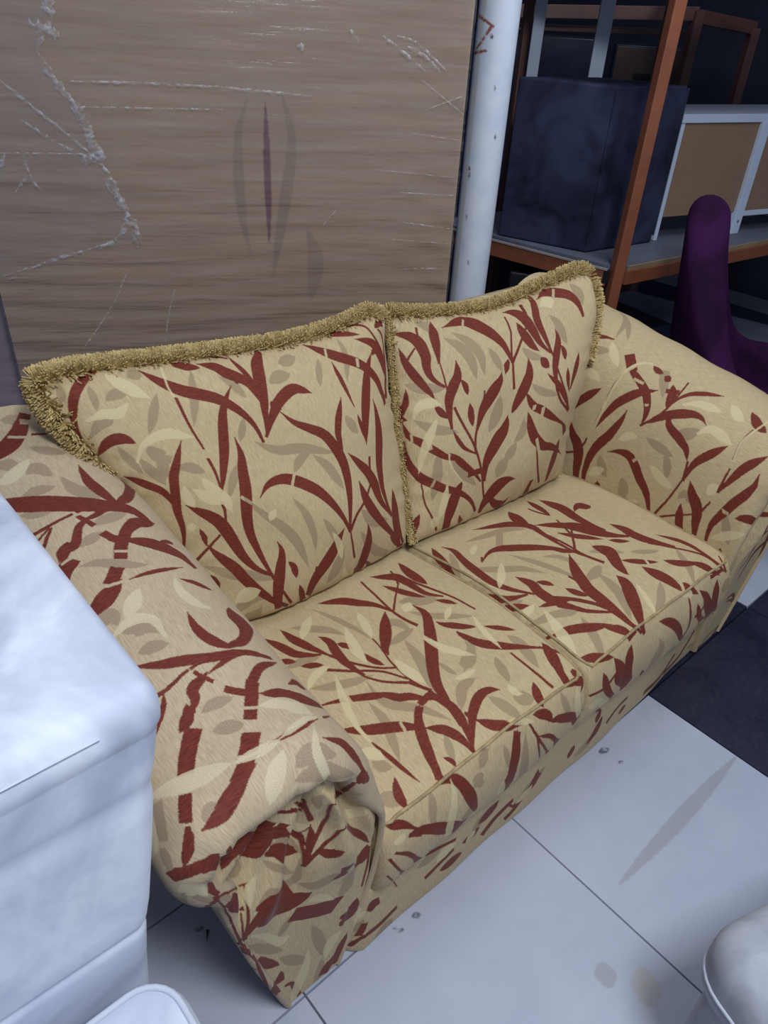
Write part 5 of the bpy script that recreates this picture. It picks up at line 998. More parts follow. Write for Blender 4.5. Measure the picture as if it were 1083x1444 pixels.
PRINTS['seat_r'] = """r 288 547 5.5 285 512 8 286 475 11.6 290 436 15.5 294 395 20.4 267 351 27 234 333 22.4 202 316 13.3 174 295 0;
r 289 409 8.4 289 398 13.4 290 386 20.6 291 375 27.1 294 362 31.4 299 343 33.8 303 330 28.7 307 316 17.7 312 302 0;
r 321 619 10.7 311 599 10.8 302 577 10.5 298 554 9.3 298 528 8.6 295 490 8 293 464 7.4 290 437 6.9 289 409 6.5;
r 293 546 8 302 538 7.7 311 530 7.4 320 522 7.2 329 513 6.8 343 500 6.4 353 491 6 363 482 5.7 373 473 5.4;
r 380 398 0 383 386 10.9 386 374 17.7 389 362 22.3 392 350 25 396 332 24.2 399 320 20 401 308 12.6 403 296 0;
r 380 395 10.8 376 388 10.3 373 382 9.9 370 375 9.4 367 368 9 364 357 7.9 363 349 7.2 363 340 6.8 362 332 6.3;
r 432 543 9.3 426 521 14.1 423 497 20.5 423 471 27.1 427 443 31.2 441 396 35.4 443 367 35.7 442 339 23.8 439 311 0;
r 450 427 0 462 422 9.7 474 417 17.9 485 417 31.7 493 419 41.4 503 423 41.5 510 427 34 517 430 21.1 524 433 0;
r 422 564 6.8 409 545 10.3 399 524 15.4 395 500 21.4 386 477 28.5 361 451 31.8 341 436 26.4 322 419 15.4 306 402 0;
r 322 466 0 328 479 8.8 335 491 14.2 343 503 17.1 353 514 17.8 368 530 15.6 377 541 12.3 386 552 7.5 395 563 0;
r 347 489 8.2 350 482 7.9 353 474 7.6 356 467 7.3 359 459 7 364 447 6.5 367 439 6.2 371 431 5.9 375 422 5.6;
r 294 551 7 276 527 10.7 260 502 15.9 241 477 22.5 219 456 28.7 179 428 30.9 155 408 25.3 122 399 11.6 76 418 0;
r 80 415 6.5 82 413 6.5 84 411 6.5 86 410 6.5 88 408 6.5 91 405 6.5 93 403 6.5 95 401 6.5 97 399 6.5;
r 354 613 0 356 606 9.7 358 599 15.9 360 592 21.5 359 586 25 356 577 24.1 354 571 19.8 351 565 12.7 348 559 0;
r 77 588 6.1 62 562 9.9 47 536 16.2 36 508 22.4 32 475 25.8 39 417 26.3 49 375 21.7 63 330 16 54 294 0;
r 0 397 1 2 387 3.8 4 375 7.7 7 363 12.3 10 349 16.8 15 327 21.3 20 312 19.9 27 295 12.7 35 277 0;
r 0 475 0 0 439 0.4 0 414 0.4 0 393 0 0 372 0 0 334 0 0 304 0 0 269 0 0 227 0;
r 65 577 6.7 47 569 10.5 29 561 16.5 13 550 18.6 5 533 13.1 0 502 1.5 0 501 0 0 503 0 0 501 0;
r 0 538 0 0 531 0 0 523 0 0 516 0 0 509 0 0 500 0 0 494 0 0 488 0 0 482 0;
r 133 698 8.3 121 681 13.3 108 663 20.3 98 644 26.4 91 623 29.9 91 588 28.6 99 562 26.3 96 538 18.2 91 515 0;
r 98 625 10.1 110 636 10.1 123 648 9.9 136 659 9.7 147 671 9.2 161 691 8.2 168 705 7.6 173 720 6.9 179 735 6.4;
r 112 679 10.4 118 687 10.1 124 695 9.6 130 702 8.9 138 709 8.2 149 719 7.3 157 726 6.8 165 733 6.3 172 739 5.9;
r 112 562 0 116 566 8.4 120 570 13.4 123 574 17 127 578 18.9 132 584 17.9 135 589 14.5 137 593 9.1 141 598 0;
r 156 622 0 159 628 9.7 161 633 15.2 163 639 18.6 165 645 20 168 653 17.9 171 659 14.3 173 664 8.9 175 670 0;
r 184 731 8.7 186 711 13.8 190 691 21.1 195 669 27.6 203 647 32.1 220 613 32.6 235 590 27.2 252 567 16.3 271 543 0;
r 196 698 5.7 196 686 5.5 197 674 5.3 198 662 5.1 199 650 4.9 200 632 4.6 200 619 4.4 201 607 4.2 202 594 4;
r 0 590 0 0 577 0 0 565 0 1 561 4.8 4 572 12.9 14 585 19.4 23 592 18.5 33 599 11.6 42 605 0;
r 52 621 0 61 625 7.5 69 629 12 78 633 15.1 86 637 16.6 100 643 15.4 109 647 12.7 119 651 8.1 129 655 0;
r 2 690 3.4 14 698 7.9 32 703 13.1 49 709 18.5 65 719 22.6 90 733 25.1 107 743 21.2 125 752 12.4 143 761 0;
t 21 407 0 38 425 13.2 56 441 21.6 75 458 25.8 93 474 26.4 121 498 24 136 516 20.2 149 536 13.3 162 556 0;
t 120 321 0 141 327 11.2 160 335 17.7 179 343 21.7 199 350 22.9 232 359 22.8 251 369 20.1 265 383 12.2 277 398 0;
t 208 360 19.3 202 366 19.2 195 372 19.1 189 378 19 182 383 18.9 173 392 18.8 166 397 18.7 160 403 18.6 154 408 18.5;
t 0 613 0 0 589 0 0 565 1.4 2 564 17.4 6 567 21.7 16 573 23.8 25 576 20.6 33 579 12.9 42 581 0;
t 0 634 0 6 643 8.3 17 648 16.1 31 652 20.6 46 656 22.8 67 664 21.4 82 669 17.4 97 673 11 114 677 0;
t 213 639 0 223 637 11 233 635 17.5 242 633 21.7 253 630 23.4 269 626 21.4 280 623 17.3 291 620 10.9 302 617 0;
t 151 444 0 159 466 10.8 168 488 18 178 508 22.3 187 529 23.4 198 561 19.6 204 583 14.9 208 606 9 212 628 0;
t 212 504 0 222 511 8.1 232 518 12.8 240 527 15.8 245 537 16.6 249 554 15.1 252 566 12.4 255 577 7.8 258 588 0;
t 49 332 0 42 342 9.5 35 353 15.1 28 363 18.6 22 373 20 14 387 16.7 10 395 12.2 7 403 7 4 410 0;
t 324 571 0 330 574 9 336 577 14.2 342 580 17.8 348 584 19.5 355 590 18.1 360 594 14.6 364 598 9.1 369 602 0;
c 0 420 0 0 420 0 0 417 0 0 414 0 0 412 3.1 2 428 8.6 5 438 9.6 9 446 7.8 13 454 0;
c 0 636 0 1 626 4.1 3 622 9 6 618 14.7 12 615 18.6 25 612 20.5 34 611 17.9 43 610 11.1 53 609 0;
c 9 762 0 13 748 9.1 17 734 16.6 23 720 22 29 705 23.9 39 682 22.5 44 667 18.6 49 651 11.8 54 635 0;
c 29 518 0 38 511 9.5 48 504 15.3 58 497 19 68 490 20.7 82 478 19.3 92 469 15.7 102 461 9.8 111 452 0;
c 84 375 0 90 372 7.8 95 369 12.5 100 365 15.6 105 362 17 113 357 16.1 118 355 13.3 123 352 8.5 128 350 0;
c 0 315 0 0 311 0 0 307 0 0 303 2 0 301 20 3 302 18.9 5 301 14.5 8 299 8.6 12 297 0;
r 467 595 10.4 444 581 16.3 426 565 25.1 413 545 32.1 403 524 37.8 391 490 43.3 379 469 40.2 360 453 24.3 339 439 0;
r 318 468 0 327 478 9.6 335 489 15.6 344 499 19 353 509 20.1 367 524 17.7 375 535 13.9 383 545 8.5 391 556 0;
r 401 574 0 406 579 7.6 410 583 12.4 415 588 15.3 420 593 16.6 428 599 15.3 435 603 12.3 441 607 7.7 448 611 0;
r 532 698 8.9 521 680 13.2 510 662 19.8 501 643 27 492 624 33.9 485 593 37.1 487 570 35.1 480 549 24 472 529 0;
r 597 804 3.4 591 784 6.1 588 763 10 585 742 14.5 585 720 18.8 576 689 21.4 562 671 17.7 549 653 10.2 537 634 0;
r 607 828 6.8 588 799 9.1 584 775 9.5 575 753 9.7 557 733 9.4 529 704 8.1 514 684 7.3 500 663 6.7 485 643 6.6;
r 616 834 9.5 614 828 9.2 613 821 9.1 612 815 8.5 611 809 7.8 612 800 6.6 615 794 6.5 617 789 5.9 620 783 5.4;
r 362 642 0 369 650 8.9 376 658 14.4 384 666 17.9 393 674 19.8 407 685 18.2 418 691 14.7 429 698 9.3 439 705 0;
r 457 708 0 463 718 12.2 469 727 18.9 476 736 22.1 484 744 23.3 499 755 19.8 510 761 16.2 523 768 10.2 537 774 0;
r 507 754 0 514 762 12.3 522 770 19 530 778 24.7 538 786 27.8 548 799 25.9 556 808 14 570 819 8.7 585 830 0;
r 536 817 10.3 543 818 10.4 551 818 10.5 558 818 10.5 566 818 10.6 577 818 10.8 584 819 10.8 592 819 10.9 599 819 11;
r 328 686 8.1 334 671 12.7 340 656 19.4 347 641 24.9 356 626 29.1 364 603 38.9 361 589 35.8 357 575 22.8 353 562 0;
r 353 562 0 358 575 20.4 362 588 31 363 603 33.5 356 618 32 343 641 29.6 337 656 25.9 333 671 16.9 329 685 0;
r 218 829 11.6 215 811 19 221 794 24.7 234 777 32 249 758 37.9 275 729 38.4 293 708 34.6 303 687 26.8 304 667 0;
r 200 597 8 201 609 7.6 202 620 7.1 202 631 6.6 202 643 6.2 200 660 5.6 199 671 5.2 198 683 4.9 197 694 4.6;
r 436 817 5.6 419 802 12.2 410 787 20.8 406 773 29.9 403 758 36.7 395 736 40.3 390 721 34.7 386 706 20.7 383 690 0;
r 430 781 0 430 787 13.2 432 793 20.6 433 798 25.1 435 804 22.9 445 814 17.9 452 820 14.3 460 827 8.6 468 833 0;
r 207 823 6.7 188 794 13.3 186 766 20.4 187 736 27.5 191 704 33 199 655 34.8 218 619 25.6 244 583 16.3 268 545 0;
r 102 624 8.8 118 637 8.8 134 650 8.6 148 664 8.4 159 679 7.8 173 704 6.9 178 722 6.3 181 741 5.8 186 759 5.4;
r 87 636 6.5 93 640 6.3 100 643 6 106 646 5.8 113 649 5.6 124 653 5.2 132 656 5 139 659 4.7 146 662 4.5;
r 87 648 9.8 97 662 9.6 108 674 9.5 120 686 9 133 698 8.5 151 716 7.5 163 728 7 174 740 6.4 187 752 5.8;
r 154 620 0 157 627 10.6 159 633 16.5 161 640 20.2 164 646 21.7 169 655 19.4 172 661 15.5 175 667 9.5 178 673 0;
r 288 556 7.1 295 547 6.9 303 538 6.6 311 530 6.3 320 521 6 334 507 5.4 345 498 5.1 356 489 4.8 368 480 4.5;
r 320 620 10.8 314 605 10.7 308 590 10.5 301 575 10 293 560 9.4 288 535 8 287 517 7.3 287 499 6.7 287 480 6.2;
r 291 553 4.4 287 548 6.9 283 542 10.4 278 536 13.6 274 530 16.2 268 522 17.2 264 516 14.5 259 511 9 255 505 0;
r 2 686 3.2 13 698 8.1 29 706 14.2 47 714 18.9 65 722 22.9 92 736 25.4 111 745 21.9 130 754 12.9 148 764 0;
r 126 758 0 132 764 11 139 770 16.9 145 776 21.1 151 782 23.4 158 793 21.5 162 801 17.7 167 809 8.5 176 817 0;
r 155 813 14.7 159 812 14.5 163 812 14.4 167 811 14.3 171 810 14.3 177 809 14.3 181 809 14.4 185 808 14.3 189 807 14.2;
r 10 775 0 17 781 11.3 25 787 18.3 34 792 22.2 43 797 24.3 58 805 21.9 71 811 17.3 84 818 10.8 97 823 0;
r 179 945 16.2 161 912 18.9 153 891 23.5 150 881 26.6 149 865 30.7 151 852 29.5 153 847 26.7 158 837 15.9 164 828 0;
r 158 951 12 136 922 19.3 120 895 37.9 117 886 44.4 114 871 46.4 111 857 34 108 850 27 102 837 14.9 96 825 0;
r 96 825 0 102 837 13.4 108 850 22.9 111 856 27.7 117 872 38.1 125 891 38.2 130 902 34.6 145 926 24.2 166 957 31.1;
r 259 983 16 245 963 15.5 238 951 9.4 235 942 0;
r 116 956 15.1 89 925 18.1 81 914 19.9 69 895 24 65 887 24.6 59 871 24.1 55 857 18.5 54 852 13.8 52 840 0;
r 6 882 6.9 14 878 7.9 28 881 7.8 44 885 8.7 59 888 10.4 75 883 10.5 83 877 8.5 91 870 7.5 99 865 7.3;
r 99 957 26.9 105 963 26.4;
r 416 951 10.2 398 925 17.4 384 903 23.3 364 878 27.2 346 859 26.3 331 848 23.7 315 839 19.1 299 832 11.7 283 825 0;
r 420 954 16.2 419 935 15.5 426 922 14.8 429 907 14.2 427 888 13.5 422 859 11.6 423 846 8.8 423 832 7.9 425 820 7.1;
r 582 963 25.2 545 921 28.2 534 907 31.1 526 894 35.6 511 872 37.5 500 853 27.8 494 846 18.7 487 839 12.7 474 826 0;
r 474 826 0 485 839 11.4 492 846 15.1 500 854 19.9 517 875 29.1 533 898 34.4 541 911 33.9 550 925 33.2 588 968 45.5;
r 461 855 0 463 864 10.6 465 870 14.1 467 875 16.2 472 887 19.8 479 900 20.7 485 908 20.1 493 918 18.8 536 959 31.8;
r 457 896 13.5 464 893 12.2 470 890 11.3 478 887 11.8 485 884 11.2 493 877 10.4 498 872 9.9 502 867 9.3 506 861 8.8;
r 621 971 12.5 584 928 21.5 570 904 28 566 894 32.8 561 877 37.6 560 862 35.7 561 856 30.3 564 845 18.9 568 834 0;
x 314 666 10.4 317 671 10.3 319 675 10.1 322 680 10.1 324 684 10 328 691 9.8 330 696 9.8 332 701 9.7 334 705 9.7;
x 436 770 9.3 432 775 9.4 429 779 9.4 426 784 9.4 423 788 10 420 794 10 417 798 10.1 414 803 10.7 413 807 11.7;
x 418 673 7.9 417 677 7.9 415 681 7.8 413 685 7.8 411 689 7.8 408 695 7.8 406 699 7.8 404 703 7.7 403 707 7.7;
t 221 630 0 229 631 12.2 237 633 19.6 245 634 23.7 254 635 24.5 270 634 19.8 281 630 15.4 292 626 9.6 303 622 0;
t 269 637 0 266 656 17.5 263 674 27.5 258 692 32.7 249 711 30.4 230 738 25.7 217 755 20.7 206 771 13.1 197 786 0;
t 332 574 0 340 580 10.3 347 586 16.3 354 593 19.7 361 600 21.1 371 610 19.3 378 616 15.7 385 623 9.8 392 629 0;
t 407 638 0 415 643 8.7 423 649 14 432 654 17.4 441 659 18.7 455 666 17 464 671 13.5 473 676 8.4 482 681 0;
t 280 803 0 292 799 10.3 305 795 16.5 317 791 21 329 785 23 345 774 22.9 356 766 18.5 366 758 11.7 377 750 0;
t 54 663 0 62 667 10.9 70 670 17.6 78 673 21.9 86 676 23.7 100 681 21.5 110 683 17 120 684 10.2 132 684 0;
t 105 705 0 99 719 12.9 95 732 20.6 90 746 24.9 85 759 26.5 77 777 23.8 70 789 19.8 65 801 12.3 64 814 0;
t 527 701 0 518 715 10.7 510 729 16.7 502 742 20.2 495 756 21.7 484 774 18.5 474 786 14.4 465 797 9.3 460 808 0;
t 294 969 49.6 290 956 52.3 287 934 53.7 288 926 52.3 290 910 45.5 291 902 37.8 291 893 25.5 281 872 7.5 275 861 0;
t 407 984 14.9 396 970 12 390 960 0;
t 602 891 0 605 886 21.3 607 882 34 610 878 42.1 614 875 45.6 618 871 44.5 623 869 38.6 629 866 28.3 635 865 12.8;
c 45 671 0 41 683 12.4 36 695 19.6 32 706 24.2 27 718 26.2 21 735 23.6 17 746 17.9 14 757 10.4 12 768 0;
c 389 803 0 396 804 8.3 404 806 12.9 412 808 15.5 420 810 16.5 431 815 18.6 432 820 22.7 431 825 15.2 431 829 0;
c 10 924 0 15 921 19.4 20 919 32.4 24 919 38.2 34 922 36.4 47 929 28.3 56 935 24.2 76 953 19.9 94 971 33.3;
c 319 715 0 313 728 7.3 307 740 11.9 301 752 15.1 296 763 16.3 288 780 15.1 284 791 12.5 279 802 7.9 281 813 0"""
PRINTS['apron'] = """r 387 187 0 396 185 18.8 404 183 30 413 182 37.2 421 179 40.3 433 175 37.2 441 171 30 448 166 18.8 455 161 0;
r 413 255 26.9 423 248 25.8 433 241 24.7 443 234 23.6 454 228 22.5 473 222 20.8 485 218 19.7 498 215 18.6 511 211 17.5;
r 494 273 24.2 502 269 23.2 511 266 22.2 520 261 21.2 527 256 20.2 537 244 18.7 542 235 17.7 547 226 16.7 553 218 15.8;
r 518 248 29.6 530 243 28.4 541 238 27.2 552 233 26 563 227 24.7 578 216 22.9 587 207 21.7 595 198 20.5 604 189 19.3;
r 490 208 8.8 494 213 8.5 499 219 8.2 503 224 7.8 507 230 7.5 514 238 7 518 244 6.6 522 250 6.3 527 256 5.9;
r 546 220 0 555 218 15.1 565 218 24 574 216 29.7 581 211 32.2 585 196 27.3 587 185 20.7 588 173 12.8 590 163 0;
r 734 249 0 735 243 12.5 736 238 20 737 232 24.8 738 227 26.8 740 219 24.8 741 213 20 742 208 12.5 743 203 0;
r 805 250 0 812 243 15.1 820 236 24 828 229 29.7 834 221 32.2 840 205 29.7 843 193 24 845 180 15.1 847 168 0;
r 817 133 18.8 817 131 18.1 818 130 17.3 819 129 16.5 819 128 15.7 820 126 14.6 821 125 13.8 821 124 13 822 122 12.3;
r 272 239 0 280 240 16.8 288 241 26.8 297 242 33.2 305 243 36.4 318 245 34.2 327 246 27.7 336 248 17.6 345 250 0;
r 228 222 17.8 237 219 17.1 247 216 16.3 256 212 15.6 266 209 15 281 205 14.1 291 203 13.4 301 200 12.8 311 198 12;
t 368 193 0 374 190 18.8 380 188 30 385 186 37.2 391 183 40.3 398 177 37.2 402 172 30 405 167 18.8 409 161 0;
t 523 237 0 534 229 18.8 546 222 30 558 215 37.2 570 209 40.3 589 199 37.2 601 192 30 612 185 18.8 624 177 0;
t 762 263 0 771 261 18.8 781 258 30 791 256 37.2 800 252 40.3 811 244 37.2 817 237 30 822 228 18.8 828 221 0;
c 523 237 0 530 235 15.1 537 233 24 545 231 29.7 552 229 32.2 563 225 29.7 569 222 24 574 217 15.1 580 212 0;
c 353 221 0 356 218 15.1 360 216 24 363 214 29.7 367 211 32.2 372 208 29.7 376 205 24 379 203 15.1 383 201 0;
r 1094 266 24.2 1118 267 23.2 1145 271 22.2 1173 274 21.2 1196 273 20.2 1222 262 18.7 1236 251 17.7 1249 239 16.7 1263 228 15.8;
r 1219 279 18.8 1246 279 18.1 1272 278 17.3 1293 272 16.5 1310 262 15.7 1327 240 14.6 1337 223 13.8 1347 207 13 1358 192 12.3;
r 953 244 0 958 244 12.5 962 243 20 967 243 24.8 972 242 26.8 979 242 24.8 983 241 20 988 240 12.5 992 240 0;
r 887 228 18.8 895 222 18.1 904 216 17.3 913 210 16.5 922 205 15.7 940 201 14.6 955 201 13.8 971 203 13 987 204 12.3;
r 826 182 0 826 175 11 826 169 18.1 826 163 22.2 827 158 23.9 828 150 21.1 828 143 17.9 828 137 11.2 828 131 0;
t 1131 294 0 1142 298 9.8;
t 1235 296 26 1234 288 21.6 1234 280 16.3 1235 273 9.8 1237 267 0;
t 1349 259 0 1359 260 9.8 1369 263 16.3 1380 265 21.6 1392 268 26;
c 1363 243 0 1367 243 9.8 1371 242 16.3 1375 241 21.6 1378 240 26 1382 240 29.6 1386 239 32.2 1390 238 34 1394 238 34.9;
r 73 165 0 76 162 17 78 158 27.3 80 154 36.1 83 151 42.5 87 147 42.3 90 145 34.3 93 143 21.3 97 141 0;
r 52 240 14.3 53 234 14.3 54 229 14.3 56 223 14.2 57 218 14.2 59 210 14.2 60 205 14.1 62 199 14.1 63 194 15.5;
r 39 283 7.7 47 263 11 57 250 11.9 70 244 16.6 86 249 17.7 109 252 19 124 251 18.4 138 248 17.4 153 246 16.2;
r 134 129 3.5 136 133 3.5 137 137 3.4 139 141 3.3 140 146 3.2 142 150 3.1 144 155 3.1 146 161 3;
c 38 185 0 40 181 5.8 43 176 9 46 171 10.6 48 167 17.6 53 162 14.7 56 158 11.7 59 155 7.4 63 151 0;
t 43 225 0 45 219 6 47 213 11.8 49 208 18.8 51 203 20 54 196 17 56 191 12.8 58 185 7.8 60 179 0;
t 93 293 0 99 293 23.4 106 293 37.4 112 293 46.3 119 292 50.1 127 288 46.3 133 285 37.4 138 282 23.4 144 279 0;
r 118 81 0 124 80 5.5 130 79 8.8 136 78 10.9 142 77 11.9 151 75 11.1 157 73 9.1 163 71 5.7 169 69 0;
r 96 83 8.2 118 87 9.7 140 92 9.2 164 101 9 190 113 9.9 229 131 10.9 257 142 10.8 285 153 9.7 313 164 9.2;
t 199 154 0 208 153 18.5 218 153 28.9 227 153 34.8 236 152 38.2 250 149 35.3 259 147 28.7 267 145 18.5 276 142 0;
c 258 194 0 264 191 17.6 269 187 28 275 183 35.3 281 180 38.7 291 177 32.9 298 178 24.8 307 179 15.3 315 180 0;
r 337 204 0 345 205 12.8 352 207 20.6 360 209 26.1 367 210 29.8 378 211 29.7 385 210 24 391 209 15.1 398 209 0"""
# ------------------------------------------------------------------ flat marks on floor, panel and pipe
def unpack(rows):
    """rows of 'colour kind width x y x y ...' in millimetres"""
    out = []
    for r in rows.strip().split(';'):
        f = r.split()
        if len(f) < 7:
            continue
        n = [float(x) / 1000 for x in f[2:]]
        out.append((f[0], f[1], n[0], list(zip(n[1::2], n[2::2]))))
    return out


def unpack_leaves(rows):
    """rows of 'colour x y width x y width ...' in millimetres"""
    out = []
    for r in rows.strip().split(';'):
        f = r.split()
        if len(f) < 7:
            continue
        n = [float(x) / 1000 for x in f[1:]]
        out.append((f[0], 'w', 0, list(zip(n[0::3], n[1::3], n[2::3]))))
    return out


def sprigs(wm, hm, count, seed, avoid=None):
    """leafy sprigs like those of the cloth for the sides of the sofa the photograph does not show"""
    r = random.Random(seed)
    out = []
    for _ in range(count):
        x, y = r.uniform(0, wm), r.uniform(0, hm)
        if avoid and avoid(x, y):
            continue
        a = r.uniform(0, 6.28)
        col = r.choice('rrttc')
        for k in range(r.choice((1, 2, 3))):
            L = r.uniform(0.08, 0.2)
            b = a + r.uniform(-0.8, 0.8)
            c = r.uniform(-0.8, 0.8)
            p = [(x, y)]
            for i in range(3):
                q = p[-1]
                p.append((q[0] + math.cos(b) * L / 3, q[1] + math.sin(b) * L / 3))
                b += c * 0.6
            out.append((col, r.choice('lls'), r.uniform(0.008, 0.02) if col != 'x' else 0.01, p))
    return out


# ------------------------------------------------------------------ materials
M = {}


def floor_mats():
    img = print_image('floor_wear', unpack(PRINTS['floor']), 1.9, 1.2, 500)
    for key, cols, rough in (('tile_white', (lin(172, 178, 196), lin(186, 190, 206)), 0.42), ('tile_dark', (lin(24, 29, 50), lin(50, 52, 72)), 0.3)):
        m, nt, b = new_mat('white_vinyl_tile' if key == 'tile_white' else 'dark_marbled_tile')
        v = coord(nt)
        n = noise(nt, v, 3 if key == 'tile_white' else 5, 6, 0.6, 0.6)
        c = ramp(nt, n, [(0.3, cols[0]), (0.72, cols[1])])
        fine = noise(nt, v, 55, 5, 0.7)
        if key == 'tile_white':
            mp = node(nt, 'ShaderNodeMapping')
            mp.inputs['Location'].default_value = (0.2 / 1.9, 0.4 / 1.2, 0)
            mp.inputs['Scale'].default_value = (1 / 1.9, 1 / 1.2, 1)
            geo = node(nt, 'ShaderNodeNewGeometry')
            nt.links.new(geo.outputs['Position'], mp.inputs[0])
            t = node(nt, 'ShaderNodeTexImage', image=img, extension='CLIP')
            nt.links.new(mp.outputs[0], t.inputs[0])
            sp = node(nt, 'ShaderNodeSeparateColor')
            nt.links.new(t.outputs[0], sp.inputs[0])
            sm = ramp(nt, fine, [(0.4, (0, 0, 0, 1)), (0.55, (1, 1, 1, 1))])
            c = mix(nt, math_n(nt, 'MULTIPLY', sp.outputs[1], 0.6), c, lin(146, 148, 154))
            c = mix(nt, math_n(nt, 'MULTIPLY', math_n(nt, 'MULTIPLY', sp.outputs[0], sm), 0.85), c, lin(60, 66, 84))
            c = mix(nt, math_n(nt, 'MULTIPLY', math_n(nt, 'MULTIPLY', sp.outputs[2], noise(nt, v, 40, 3)), 0.8), c, lin(180, 162, 138))
            vein = ramp(nt, noise(nt, v, 4, 3, 0.5, 1.5), [(0.485, (0, 0, 0, 1)), (0.5, (1, 1, 1, 1)), (0.515, (0, 0, 0, 1))])
            c = mix(nt, math_n(nt, 'MULTIPLY', vein, 0.06), c, lin(150, 140, 150))
        else:
            c = mix(nt, math_n(nt, 'MULTIPLY', ramp(nt, fine, [(0.5, (0, 0, 0, 1)), (0.8, (1, 1, 1, 1))]), 0.5), c, lin(84, 72, 72))
        nt.links.new(c, b.inputs['Base Color'])
        b.inputs['Roughness'].default_value = rough
        bump(nt, b, noise(nt, v, 30, 4), 0.05, 0.002)
        M[key] = m


def wood_mat(name, c0, c1, grain=(1.2, 18), rough=0.5, img=None, size=None):
    m, nt, b = new_mat(name)
    uv = node(nt, 'ShaderNodeUVMap', uv_map='cloth').outputs[0]
    mp = node(nt, 'ShaderNodeMapping')
    mp.inputs['Scale'].default_value = (grain[0], grain[1], 1)
    nt.links.new(uv, mp.inputs[0])
    n1 = noise(nt, mp.outputs[0], 1.6, 8, 0.7, 0.4)
    mp2 = node(nt, 'ShaderNodeMapping')
    mp2.inputs['Scale'].default_value = (grain[0] * 3, grain[1] * 14, 1)
    nt.links.new(uv, mp2.inputs[0])
    n2 = noise(nt, mp2.outputs[0], 2, 4, 0.6)
    c = ramp(nt, n1, [(0.32, c0), (0.62, c1)])
    c = mix(nt, math_n(nt, 'MULTIPLY', ramp(nt, n2, [(0.52, (0, 0, 0, 1)), (0.72, (1, 1, 1, 1))]), 0.22), c, tuple(x * 0.6 for x in c0[:3]) + (1,))
    if img is not None:
        v = node(nt, 'ShaderNodeMapping')
        v.inputs['Scale'].default_value = (1 / size[0], 1 / size[1], 1)
        nt.links.new(uv, v.inputs[0])
        t = node(nt, 'ShaderNodeTexImage', image=img, extension='CLIP')
        nt.links.new(v.outputs[0], t.inputs[0])
        sp = node(nt, 'ShaderNodeSeparateColor')
        nt.links.new(t.outputs[0], sp.inputs[0])
        c = mix(nt, math_n(nt, 'MULTIPLY', sp.outputs[1], math_n(nt, 'MULTIPLY', noise(nt, uv, 14, 4), 0.55)), c, lin(96, 84, 74))
        c = mix(nt, math_n(nt, 'MULTIPLY', sp.outputs[0], 0.9), c, lin(112, 64, 78))
    nt.links.new(c, b.inputs['Base Color'])
    b.inputs['Roughness'].default_value = rough
    bump(nt, b, n1, 0.12, 0.002)
    return m


def velvet(name, c0, c1, scale=3.0, sheen=0.5):
    m, nt, b = new_mat(name)
    v = coord(nt)
    n = noise(nt, v, scale, 5, 0.55, 0.8)
    nt.links.new(ramp(nt, n, [(0.36, c0), (0.6, c1)]), b.inputs['Base Color'])
    b.inputs['Roughness'].default_value = 0.85
    b.inputs['Specular IOR Level'].default_value = 0.15
    b.inputs['Sheen Weight'].default_value = sheen
    b.inputs['Sheen Roughness'].default_value = 0.35
    b.inputs['Sheen Tint'].default_value = c1
    bump(nt, b, noise(nt, v, 600, 2), 0.15, 0.001)
    return m


floor_mats()
M['grout'] = plain('dark_joint', lin(92, 94, 104), 0.9)
M['navy_wall'] = plain('dark_back_wall', lin(34, 38, 56), 0.9, 0.25, 2)
M['rust'] = plain('red_oxide_steel', lin(134, 78, 54), 0.5, 0.14, 14, 0.1)
M['rust_dark'] = plain('dark_brown_timber', lin(100, 66, 60), 0.5, 0.2, 6, 0.1)
M['steel_edge'] = plain('pale_worn_edge', lin(150, 140, 140), 0.5)
M['board'] = plain('grey_shelf_board', lin(92, 96, 112), 0.6, 0.2, 5)
M['board_edge'] = plain('raw_ply_edge', lin(140, 118, 92), 0.7)
M['white_metal'] = plain('pale_blue_white_metal', lin(188, 200, 220), 0.4, 0.05, 6)
M['hardboard'] = plain('brown_hardboard', lin(134, 108, 88), 0.8, 0.06, 6)
M['black'] = plain('black_plastic', lin(16, 17, 24), 0.5, 0.2, 6)
M['dark_gloss'] = plain('dark_glossy_lacquer', lin(44, 48, 70), 0.25, 0.3, 7)
M['drawer'] = plain('brown_laminate', lin(82, 64, 62), 0.5, 0.15, 6, stretch=(1, 1, 8))
M['fringe'] = None
M['navy_velvet'] = velvet('navy_velvet', lin(26, 28, 46), lin(54, 58, 84), 4.5, 0.25)
M['purple_velvet'] = velvet('plum_velvet', lin(34, 8, 40), lin(56, 18, 62), 5, 0.2)
def suede_mat():
    m, nt, b = new_mat('white_suede')
    v = coord(nt)
    n = noise(nt, v, 3.4, 5, 0.5, 1.2)
    f = noise(nt, v, 16, 4, 0.6, 0.6)
    c = ramp(nt, n, [(0.36, lin(158, 164, 182)), (0.5, lin(194, 200, 218)), (0.62, lin(220, 225, 237))])
    c = mix(nt, math_n(nt, 'MULTIPLY', ramp(nt, f, [(0.5, (0, 0, 0, 1)), (0.7, (1, 1, 1, 1))]), 0.3), c, lin(166, 172, 190))
    nt.links.new(c, b.inputs['Base Color'])
    b.inputs['Roughness'].default_value = 0.9
    b.inputs['Specular IOR Level'].default_value = 0.1
    b.inputs['Sheen Weight'].default_value = 0.1
    bump(nt, b, noise(nt, v, 500, 2), 0.12, 0.001)
    return m


M['suede'] = suede_mat()
M['suede_piping'] = plain('white_suede_piping', lin(198, 203, 218), 0.85)
M['linen'] = velvet('grey_linen', lin(158, 162, 174), lin(180, 184, 196), 14, 0.2)


